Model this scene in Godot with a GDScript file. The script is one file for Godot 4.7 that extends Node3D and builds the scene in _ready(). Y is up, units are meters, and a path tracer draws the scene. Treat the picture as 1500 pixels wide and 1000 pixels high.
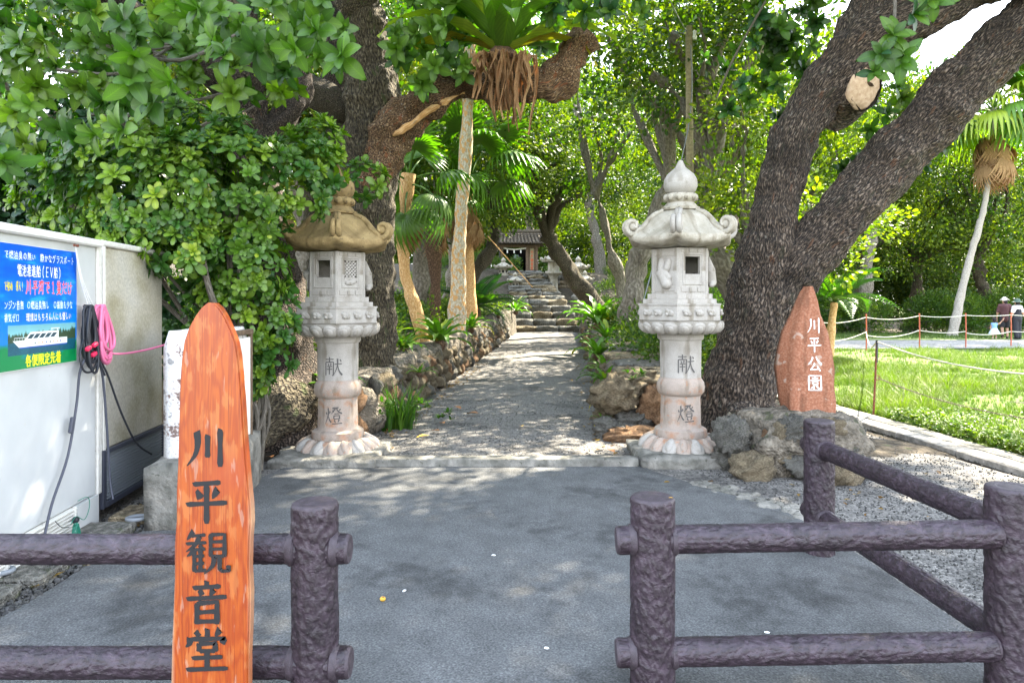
extends Node3D
# A shaded approach to a small hall among old trees: forecourt, two stone lanterns, gravel path, log fence, field.
# Units are metres, y up, the camera looks along -z. depth "d" below always means -z.

class MB:
	var v := PackedVector3Array()
	var n := PackedVector3Array()
	var t := PackedVector2Array()
	var c := PackedColorArray()
	var i := PackedInt32Array()

	func loft(rows: Array, wrap: bool, us := 1.0, vs := 1.0, col := Color.WHITE) -> void:
		var base := v.size()
		var R := rows.size()
		var C: int = rows[0].size()
		var run := 0.0
		for r in R:
			var row: PackedVector3Array = rows[r]
			var up: PackedVector3Array = rows[mini(r + 1, R - 1)]
			var dn: PackedVector3Array = rows[maxi(r - 1, 0)]
			if r > 0:
				run += (row[0].distance_to(dn[0]) + row[C / 2].distance_to(dn[C / 2])) * 0.5
			for k in C:
				var du: Vector3
				if wrap:
					du = row[(k + 1) if k < C - 1 else 1] - row[(k - 1) if k > 0 else C - 2]
				else:
					du = row[mini(k + 1, C - 1)] - row[maxi(k - 1, 0)]
				var dv := up[k] - dn[k]
				var nn := dv.cross(du)
				if nn.length_squared() < 1e-16:
					nn = Vector3.UP if up[k].y >= dn[k].y else Vector3.DOWN
				v.append(row[k])
				n.append(nn.normalized())
				t.append(Vector2(float(k) / (C - 1) * us, run * vs))
				c.append(col)
		for r in R - 1:
			for k in C - 1:
				var a := base + r * C + k
				i.append_array([a, a + 1, a + C, a + 1, a + C + 1, a + C])

	func poly(pts: Array, centre: Vector3, col := Color.WHITE) -> void:
		# a flat convex face turned away from the point centre
		var nn: Vector3 = (pts[2] - pts[0]).cross(pts[1] - pts[0])
		if nn.length_squared() < 1e-18:
			return
		nn = nn.normalized()
		var flip: bool = nn.dot(pts[0] - centre) < 0.0
		if flip:
			nn = -nn
		var b := v.size()
		for p in pts:
			v.append(p)
			n.append(nn)
			t.append(Vector2(p.x + p.z, p.y))
			c.append(col)
		for k in range(1, pts.size() - 1):
			if flip:
				i.append_array([b, b + k + 1, b + k])
			else:
				i.append_array([b, b + k, b + k + 1])

	func box(at: Vector3, size: Vector3, bev := 0.0, basis := Basis(), col := Color.WHITE) -> void:
		var h := size * 0.5
		var e := minf(bev, minf(h.x, minf(h.y, h.z)) * 0.49)
		var P := func(x, y, z): return at + basis * Vector3(x, y, z)
		for s in [-1.0, 1.0]:
			var a = h.x * s
			poly([P.call(a, -h.y + e, -h.z + e), P.call(a, h.y - e, -h.z + e), P.call(a, h.y - e, h.z - e), P.call(a, -h.y + e, h.z - e)], at, col)
			a = h.y * s
			poly([P.call(-h.x + e, a, -h.z + e), P.call(h.x - e, a, -h.z + e), P.call(h.x - e, a, h.z - e), P.call(-h.x + e, a, h.z - e)], at, col)
			a = h.z * s
			poly([P.call(-h.x + e, -h.y + e, a), P.call(h.x - e, -h.y + e, a), P.call(h.x - e, h.y - e, a), P.call(-h.x + e, h.y - e, a)], at, col)
		if e <= 0.0:
			return
		for s in [-1.0, 1.0]:
			for q in [-1.0, 1.0]:
				poly([P.call(h.x * s, (h.y - e) * q, -h.z + e), P.call((h.x - e) * s, h.y * q, -h.z + e), P.call((h.x - e) * s, h.y * q, h.z - e), P.call(h.x * s, (h.y - e) * q, h.z - e)], at, col)
				poly([P.call(h.x * s, -h.y + e, (h.z - e) * q), P.call((h.x - e) * s, -h.y + e, h.z * q), P.call((h.x - e) * s, h.y - e, h.z * q), P.call(h.x * s, h.y - e, (h.z - e) * q)], at, col)
				poly([P.call(-h.x + e, h.y * s, (h.z - e) * q), P.call(-h.x + e, (h.y - e) * s, h.z * q), P.call(h.x - e, (h.y - e) * s, h.z * q), P.call(h.x - e, h.y * s, (h.z - e) * q)], at, col)
				for w in [-1.0, 1.0]:
					poly([P.call(h.x * s, (h.y - e) * q, (h.z - e) * w), P.call((h.x - e) * s, h.y * q, (h.z - e) * w), P.call((h.x - e) * s, (h.y - e) * q, h.z * w)], at, col)

	func add(m: MB, x: Transform3D, col := Color.WHITE) -> void:
		var b := v.size()
		for k in m.v.size():
			v.append(x * m.v[k])
			n.append((x.basis * m.n[k]).normalized())
			t.append(m.t[k])
			c.append(m.c[k] * col)
		for k in m.i:
			i.append(b + k)

	func flip() -> MB:
		for k in n.size():
			n[k] = -n[k]
		for k in range(0, i.size(), 3):
			var q := i[k + 1]
			i[k + 1] = i[k + 2]
			i[k + 2] = q
		return self

	func mesh() -> ArrayMesh:
		var a := []
		a.resize(Mesh.ARRAY_MAX)
		a[Mesh.ARRAY_VERTEX] = v
		a[Mesh.ARRAY_NORMAL] = n
		a[Mesh.ARRAY_TEX_UV] = t
		a[Mesh.ARRAY_COLOR] = c
		a[Mesh.ARRAY_INDEX] = i
		var m := ArrayMesh.new()
		m.add_surface_from_arrays(Mesh.PRIMITIVE_TRIANGLES, a)
		return m

var rng := RandomNumberGenerator.new()
var used := {}
var M := {}
var lump := FastNoiseLite.new()
var plate := FastNoiseLite.new()   # flakes of bark
var plate_amp := 0.0

func rf(a: float, b: float) -> float: return rng.randf_range(a, b)
func lin(r: float, g: float, b: float) -> Color: return Color(r, g, b).linear_to_srgb()

func numbered(called: String, parent: Node = null) -> String:
	var key := called if parent == null else str(parent.get_instance_id()) + called
	if not used.has(key):
		used[key] = 0
		return called
	used[key] += 1
	return "%s_%03d" % [called, used[key]]

func thing(called: String, label: String, category: String, at := Vector3.ZERO, turn := 0.0, group := "") -> Node3D:
	var o := Node3D.new()
	o.name = numbered(called)
	add_child(o, true)
	o.position = at
	o.rotation.y = turn
	tag(o, label, category, group)
	return o

func tag(o: Node, label: String, category: String, group := "") -> void:
	o.set_meta("label", label)
	o.set_meta("category", category)
	if group:
		o.set_meta("group", group)

func part(called: String, mesh, mat: Material, parent: Node = self, at := Transform3D()) -> MeshInstance3D:
	var o := MeshInstance3D.new()
	o.name = numbered(called, null if parent == self else parent)
	o.mesh = mesh.mesh() if mesh is MB else mesh
	o.material_override = mat
	o.transform = at
	parent.add_child(o, true)
	return o

func struct(called: String, mesh, mat: Material, kind := "structure", label := "") -> MeshInstance3D:
	var o := part(called, mesh, mat)
	o.set_meta("kind", kind)
	if label:
		o.set_meta("label", label)
	return o

func many(called: String, mesh: Mesh, mat: Material, xf: Array, cols: PackedColorArray, parent: Node = self) -> MultiMeshInstance3D:
	var m := MultiMesh.new()
	m.transform_format = MultiMesh.TRANSFORM_3D
	m.use_colors = true
	m.mesh = mesh
	m.instance_count = xf.size()
	for k in xf.size():
		m.set_instance_transform(k, xf[k])
		m.set_instance_color(k, cols[k])
	var o := MultiMeshInstance3D.new()
	o.name = numbered(called, null if parent == self else parent)
	o.multimesh = m
	o.material_override = mat
	o.set_meta("kind", "stuff")
	parent.add_child(o, true)
	return o

# ---------- shapes ----------
func spline(p: Array, steps: int) -> PackedVector3Array:
	var out := PackedVector3Array()
	for k in p.size() - 1:
		var a: Vector3 = p[maxi(k - 1, 0)]
		var d: Vector3 = p[mini(k + 2, p.size() - 1)]
		for s in steps:
			out.append(p[k].cubic_interpolate(p[k + 1], a, d, float(s) / steps))
	out.append(p[p.size() - 1])
	return out

func spline1(r: Array, steps: int) -> PackedFloat32Array:
	var out := PackedFloat32Array()
	for k in r.size() - 1:
		for s in steps:
			out.append(lerpf(r[k], r[k + 1], smoothstep(0.0, 1.0, float(s) / steps)))
	out.append(r[r.size() - 1])
	return out

func tube(m: MB, path: PackedVector3Array, radii: PackedFloat32Array, sides: int, rough := 0.0, freq := 3.0, us := 1.0, vs := 1.0, caps := true, col := Color.WHITE, oval := 1.0) -> void:
	var rows := []
	var side := Vector3.ZERO
	for k in path.size():
		var dir := (path[mini(k + 1, path.size() - 1)] - path[maxi(k - 1, 0)]).normalized()
		if side == Vector3.ZERO:
			side = dir.cross(Vector3.RIGHT if absf(dir.x) < 0.9 else Vector3.UP).normalized()
		side = (side - dir * side.dot(dir)).normalized()
		var other := dir.cross(side)
		var row := PackedVector3Array()
		for s in sides + 1:
			var a := -TAU * (s % sides) / sides
			var out := side * cos(a) * oval + other * sin(a)
			var q := path[k] + out * radii[k]
			if plate_amp > 0.0:
				var w := Vector3(q.x, q.y * 0.40, q.z) + Vector3.ONE * 0.03 * lump.get_noise_3dv(q * 700.0)
				q += out.normalized() * plate_amp * (clampf(plate.get_noise_3dv(w) + 1.0, 0.0, 0.55) - 0.3 + 0.25 * plate.get_noise_3dv(w * 2.7))
			if rough > 0.0:
				q += out * rough * (lump.get_noise_3dv(q * freq * 100.0) + 0.5 * lump.get_noise_3dv(q * freq * 260.0))
			row.append(q)
		rows.append(row)
	if caps:
		for e in [0, path.size() - 1]:
			var r: PackedVector3Array = rows[e]
			var inner: Vector3 = path[clampi(e, 1, path.size() - 2)] if path.size() > 2 else path[1 - e]
			for s in sides:
				m.poly([path[e], r[s], r[s + 1]], inner, col)
	m.loft(rows, true, us, vs, col)

func simple_tube(p: Array, r: float, sides := 8, steps := 6) -> MB:
	var m := MB.new()
	var q := spline(p, steps)
	var rr := PackedFloat32Array()
	rr.resize(q.size())
	rr.fill(r)
	tube(m, q, rr, sides)
	return m

func lathe(m: MB, prof: Array, sides: int, at := Vector3.ZERO, col := Color.WHITE) -> void:
	# prof: [radius, height] upwards; corners sharper than 40 degrees stay sharp
	var segs := []
	for k in prof.size() - 1:
		segs.append(Vector2(prof[k + 1][1] - prof[k][1], -(prof[k + 1][0] - prof[k][0])).normalized())
	for k in segs.size():
		var b := m.v.size()
		for e in 2:
			var nn: Vector2 = segs[k]
			var o := k - 1 + e * 2
			if o >= 0 and o < segs.size() and nn.dot(segs[o]) > 0.76:
				nn = (nn + segs[o]).normalized()
			for s in sides + 1:
				var a := TAU * s / sides
				m.v.append(at + Vector3(cos(a) * prof[k + e][0], prof[k + e][1], sin(a) * prof[k + e][0]))
				m.n.append(Vector3(cos(a) * nn.x, nn.y, sin(a) * nn.x))
				m.t.append(Vector2(float(s) / sides, prof[k + e][1]))
				m.c.append(col)
		for s in sides:
			m.i.append_array([b + s, b + s + 1, b + sides + 1 + s, b + s + 1, b + sides + 2 + s, b + sides + 1 + s])

func prism(m: MB, out: PackedVector2Array, z0: float, z1: float, x := Transform3D()) -> void:
	# an outline in x, y given depth along z
	var mid := Vector2.ZERO
	for p in out:
		mid += p / out.size()
	for f in 2:
		var z := z1 if f == 0 else z0
		var nn := x.basis * Vector3(0, 0, 1 if f == 0 else -1)
		var b := m.v.size()
		for p in out:
			m.v.append(x * Vector3(p.x, p.y, z))
			m.n.append(nn)
			m.t.append(p)
			m.c.append(Color.WHITE)
		var tri := Geometry2D.triangulate_polygon(out)
		for k in range(0, tri.size(), 3):
			var A := out[tri[k]]
			var B := out[tri[k + 1]]
			var D := out[tri[k + 2]]
			var ccw := (B - A).cross(D - A) > 0.0
			if ccw == (f == 0):
				m.i.append_array([b + tri[k], b + tri[k + 2], b + tri[k + 1]])
			else:
				m.i.append_array([b + tri[k], b + tri[k + 1], b + tri[k + 2]])
	var turn := 0.0
	for k in out.size():
		turn += out[k].cross(out[(k + 1) % out.size()])
	for k in out.size():
		var A := out[k]
		var B := out[(k + 1) % out.size()]
		var e := (B - A)
		var o2 := Vector2(e.y, -e.x) * (1.0 if turn > 0.0 else -1.0)
		var c := Vector3((A.x + B.x) * 0.5 - o2.x, (A.y + B.y) * 0.5 - o2.y, (z0 + z1) * 0.5)
		m.poly([x * Vector3(A.x, A.y, z0), x * Vector3(B.x, B.y, z0), x * Vector3(B.x, B.y, z1), x * Vector3(A.x, A.y, z1)], x * c)

func sheet(pts: Array, y: float) -> MB:
	# a flat patch of ground from [x, depth] corners
	var m := MB.new()
	var out := PackedVector2Array()
	for p in pts:
		out.append(Vector2(p[0], p[1]))
	for p in out:
		m.v.append(Vector3(p.x, y, -p.y))
		m.n.append(Vector3.UP)
		m.t.append(p)
		m.c.append(Color.WHITE)
	var tri := Geometry2D.triangulate_polygon(out)
	for k in range(0, tri.size(), 3):
		var A := out[tri[k]]
		if (out[tri[k + 1]] - A).cross(out[tri[k + 2]] - A) > 0.0:
			m.i.append_array([tri[k], tri[k + 2], tri[k + 1]])
		else:
			m.i.append_array([tri[k], tri[k + 1], tri[k + 2]])
	return m

func rock(seed_at: float, size: Vector3, rough := 0.22, lon := 12, lat := 8, boxy := 0.35) -> MB:
	var m := MB.new()
	var rows := []
	for a in lat + 1:
		var th := PI * a / lat
		var row := PackedVector3Array()
		for b in lon + 1:
			var ph := TAU * (b % lon) / lon
			var d := Vector3(sin(th) * cos(ph), -cos(th), sin(th) * sin(ph))
			var k := maxf(absf(d.x), maxf(absf(d.y), absf(d.z)))
			d = d * lerpf(1.0, 1.0 / k, boxy)
			var q := d + Vector3(seed_at, seed_at * 0.7, -seed_at)
			var s := 1.0 + rough * (lump.get_noise_3dv(q * 70.0) + 0.55 * lump.get_noise_3dv(q * 190.0))
			row.append(d * size * 0.5 * s)
		rows.append(row)
	m.loft(rows, true, 2.0, 2.0)
	return m

func chunk(sd: int, rough := 0.10, lon := 14, lat := 9) -> MB:
	# a broken stone about one metre across: a ball cut by random planes, pitted
	var r := RandomNumberGenerator.new()
	r.seed = sd
	var cuts := []
	for k in 11:
		cuts.append([Vector3(r.randfn(), r.randfn(), r.randfn()).normalized(), r.randf_range(0.58, 0.88)])
	var m := MB.new()
	var rows := []
	for a in lat + 1:
		var th := PI * a / lat
		var row := PackedVector3Array()
		for b in lon + 1:
			var ph := TAU * (b % lon) / lon
			var d := Vector3(sin(th) * cos(ph), -cos(th), sin(th) * sin(ph))
			var s := 1.0
			for q in cuts:
				s = minf(s, q[1] / maxf(d.dot(q[0]), 0.02))
			var p := d + Vector3(sd * 3.7, sd * 1.3, -sd * 2.1)
			s *= 1.0 + rough * (lump.get_noise_3dv(p * 160.0) + 0.9 * lump.get_noise_3dv(p * 420.0) + 0.7 * lump.get_noise_3dv(p * 900.0))
			row.append(d * s * 0.62)
		rows.append(row)
	m.loft(rows, true, 2.0, 2.0)
	return m

func hexring(r: float, y: float, turn := 0.0) -> Array:
	var out := []
	for k in 6:
		var a := TAU * k / 6.0 + turn
		out.append(Vector3(cos(a) * r, y, sin(a) * r))
	return out

func hexslab(m: MB, r0: float, y0: float, r1: float, y1: float) -> void:
	var a := hexring(r0, y0)
	var b := hexring(r1, y1)
	var c := Vector3(0, (y0 + y1) * 0.5, 0)
	m.poly(a, c)
	m.poly(b, c)
	for k in 6:
		m.poly([a[k], a[(k + 1) % 6], b[(k + 1) % 6], b[k]], c)

# A body as one skin: smooth union of tapered capsules, meshed by surface nets. bones: [a, b, ra, rb]
func nets(m: MB, bones: Array, cell: float, k := 0.04, col := Color.WHITE) -> void:
	var lo: Vector3 = bones[0][0]
	var hi: Vector3 = lo
	for b in bones:
		var r: float = maxf(b[2], b[3]) + cell * 3.0
		for e in 2:
			lo = lo.min(b[e] - Vector3.ONE * r)
			hi = hi.max(b[e] + Vector3.ONE * r)
	var N := Vector3i(((hi - lo) / cell).ceil()) + Vector3i.ONE
	var f := PackedFloat32Array()
	f.resize(N.x * N.y * N.z)
	f.fill(1.0)
	for b in bones:
		var A: Vector3 = b[0]
		var B: Vector3 = b[1]
		var r: float = maxf(b[2], b[3]) + k + cell * 2.0
		var l := Vector3i(((A.min(B) - Vector3.ONE * r - lo) / cell).floor()).clamp(Vector3i.ZERO, N - Vector3i.ONE)
		var h := Vector3i(((A.max(B) + Vector3.ONE * r - lo) / cell).ceil()).clamp(Vector3i.ZERO, N - Vector3i.ONE)
		var ab := B - A
		var q := maxf(ab.length_squared(), 1e-9)
		for z in range(l.z, h.z + 1):
			for y in range(l.y, h.y + 1):
				for x in range(l.x, h.x + 1):
					var p := lo + Vector3(x, y, z) * cell
					var s := clampf((p - A).dot(ab) / q, 0.0, 1.0)
					var d: float = p.distance_to(A + ab * s) - lerpf(b[2], b[3], s)
					var at := (z * N.y + y) * N.x + x
					var w := maxf(k - absf(f[at] - d), 0.0) / k
					f[at] = minf(f[at], d) - w * w * k * 0.25
	var ids := {}
	var st := [1, N.x, N.x * N.y]
	for z in N.z - 1:
		for y in N.y - 1:
			for x in N.x - 1:
				var at := (z * N.y + y) * N.x + x
				var sum := Vector3.ZERO
				var cnt := 0
				var inside := 0
				for e in 8:
					if f[at + (e & 1) + ((e >> 1) & 1) * N.x + (e >> 2) * st[2]] < 0.0:
						inside += 1
				if inside == 0 or inside == 8:
					continue
				for ax in 3:
					for e in 4:
						var u := e & 1
						var w := e >> 1
						var off: Vector3i = [Vector3i(0, u, w), Vector3i(u, 0, w), Vector3i(u, w, 0)][ax]
						var i0: int = at + off.x + off.y * N.x + off.z * st[2]
						var f0: float = f[i0]
						var f1: float = f[i0 + st[ax]]
						if (f0 < 0.0) != (f1 < 0.0):
							var pp := Vector3(off)
							pp[ax] += f0 / (f0 - f1)
							sum += pp
							cnt += 1
				ids[at] = m.v.size()
				m.v.append(lo + (Vector3(x, y, z) + sum / cnt) * cell)
				m.n.append(Vector3(f[at + 1] - f[at], f[at + N.x] - f[at], f[at + st[2]] - f[at]).normalized())
				m.t.append(Vector2.ZERO)
				m.c.append(col)
	for at in ids:
		var x: int = at % N.x
		var y: int = (at / N.x) % N.y
		var z: int = at / st[2]
		for ax in 3:
			if [x, y, z][ax] >= [N.x, N.y, N.z][ax] - 2:
				continue
			var s1: int = st[(ax + 1) % 3]
			var s2: int = st[(ax + 2) % 3]
			var in0 := f[at] < 0.0
			var in1: bool = f[at + st[ax]] < 0.0
			if in0 == in1 or not (ids.has(at - s1) and ids.has(at - s2) and ids.has(at - s1 - s2)):
				continue
			var q := [ids[at], ids[at - s1], ids[at - s1 - s2], ids[at - s2]]
			if in0:
				m.i.append_array([q[0], q[3], q[2], q[0], q[2], q[1]])
			else:
				m.i.append_array([q[0], q[1], q[2], q[0], q[2], q[3]])

# ---------- textures ----------
func noise(size: int, type: int, freq: float, sd: int, oct := 4, cell := FastNoiseLite.RETURN_DISTANCE, sx := 1.0) -> PackedByteArray:
	var f := FastNoiseLite.new()
	f.noise_type = type
	f.seed = sd
	f.frequency = freq
	f.fractal_octaves = oct
	f.fractal_type = FastNoiseLite.FRACTAL_FBM if oct > 1 else FastNoiseLite.FRACTAL_NONE
	f.cellular_return_type = cell
	if sx != 1.0:
		f.domain_warp_enabled = true
		f.domain_warp_amplitude = sx
		f.domain_warp_frequency = freq * 0.7
	var im := f.get_seamless_image(size, size)
	im.convert(Image.FORMAT_L8)
	return im.get_data()

func grey_tex(size: int, a: PackedByteArray) -> ImageTexture:
	var im := Image.create_from_data(size, size, false, Image.FORMAT_L8, a)
	im.generate_mipmaps()
	return ImageTexture.create_from_image(im)

func paint(size: int, a: PackedByteArray, stops: Array, layers := []) -> Image:
	# base colours (linear) along noise a; layers: [noise, from, to, linear colour, strength] blend over, or [noise, amount] scales brightness
	var g := Gradient.new()
	g.offsets = PackedFloat32Array(stops.map(func(s): return s[0]))
	g.colors = PackedColorArray(stops.map(func(s): return s[1]))
	var pal := []
	for k in 256:
		pal.append(g.sample(k / 255.0))
	var out := PackedByteArray()
	out.resize(size * size * 3)
	for k in size * size:
		var col: Color = pal[a[k]]
		for l in layers:
			if l.size() == 2:
				col *= 1.0 + (l[0][k] / 127.5 - 1.0) * l[1]
			else:
				var w := clampf((l[0][k] - l[1]) / (l[2] - l[1]), 0.0, 1.0) * float(l[4])
				if w > 0.0:
					col = col.lerp(l[3], w)
		col = col.clamp().linear_to_srgb()
		out[k * 3] = col.r8
		out[k * 3 + 1] = col.g8
		out[k * 3 + 2] = col.b8
	return Image.create_from_data(size, size, false, Image.FORMAT_RGB8, out)

func pic(im: Image) -> ImageTexture:
	return ImageTexture.create_from_image(im)

func mat(key: String, tex, rough := 0.9, uv := 1.0, bump = null, depth := 0.0, mode := "world") -> StandardMaterial3D:
	# mode: world or object triplanar, or uv
	var m := StandardMaterial3D.new()
	m.resource_name = key
	if tex is Color:
		m.albedo_color = tex
	elif tex != null:
		m.albedo_texture = tex if tex is Texture2D else pic(tex)
	m.roughness = rough
	m.uv1_scale = Vector3.ONE * uv
	if mode != "uv":
		m.uv1_triplanar = true
		m.uv1_world_triplanar = mode == "world"
		m.uv1_triplanar_sharpness = 4.0
	if bump != null:
		m.heightmap_enabled = true
		m.heightmap_texture = bump
		m.heightmap_scale = depth
	M[key] = m
	return m

func weather(keys: Array, tex: Texture2D, scale: float, world := true) -> void:
	# a broad second layer of stains over a material, many times the size of its grain
	for k in keys:
		var m: StandardMaterial3D = M[k]
		m.detail_enabled = true
		m.detail_blend_mode = BaseMaterial3D.BLEND_MODE_MUL
		m.detail_albedo = tex
		m.detail_uv_layer = BaseMaterial3D.DETAIL_UV_2
		m.uv2_triplanar = true
		m.uv2_world_triplanar = world
		m.uv2_scale = Vector3.ONE * scale

func leafmat(key: String, rough: float, back: Color) -> StandardMaterial3D:
	var m := StandardMaterial3D.new()
	m.resource_name = key
	m.vertex_color_use_as_albedo = true
	m.albedo_texture = M.leaf_tex
	m.roughness = rough
	m.metallic_specular = 0.5
	m.cull_mode = BaseMaterial3D.CULL_DISABLED
	m.backlight_enabled = true
	m.backlight = back
	M[key] = m
	return m

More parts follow.
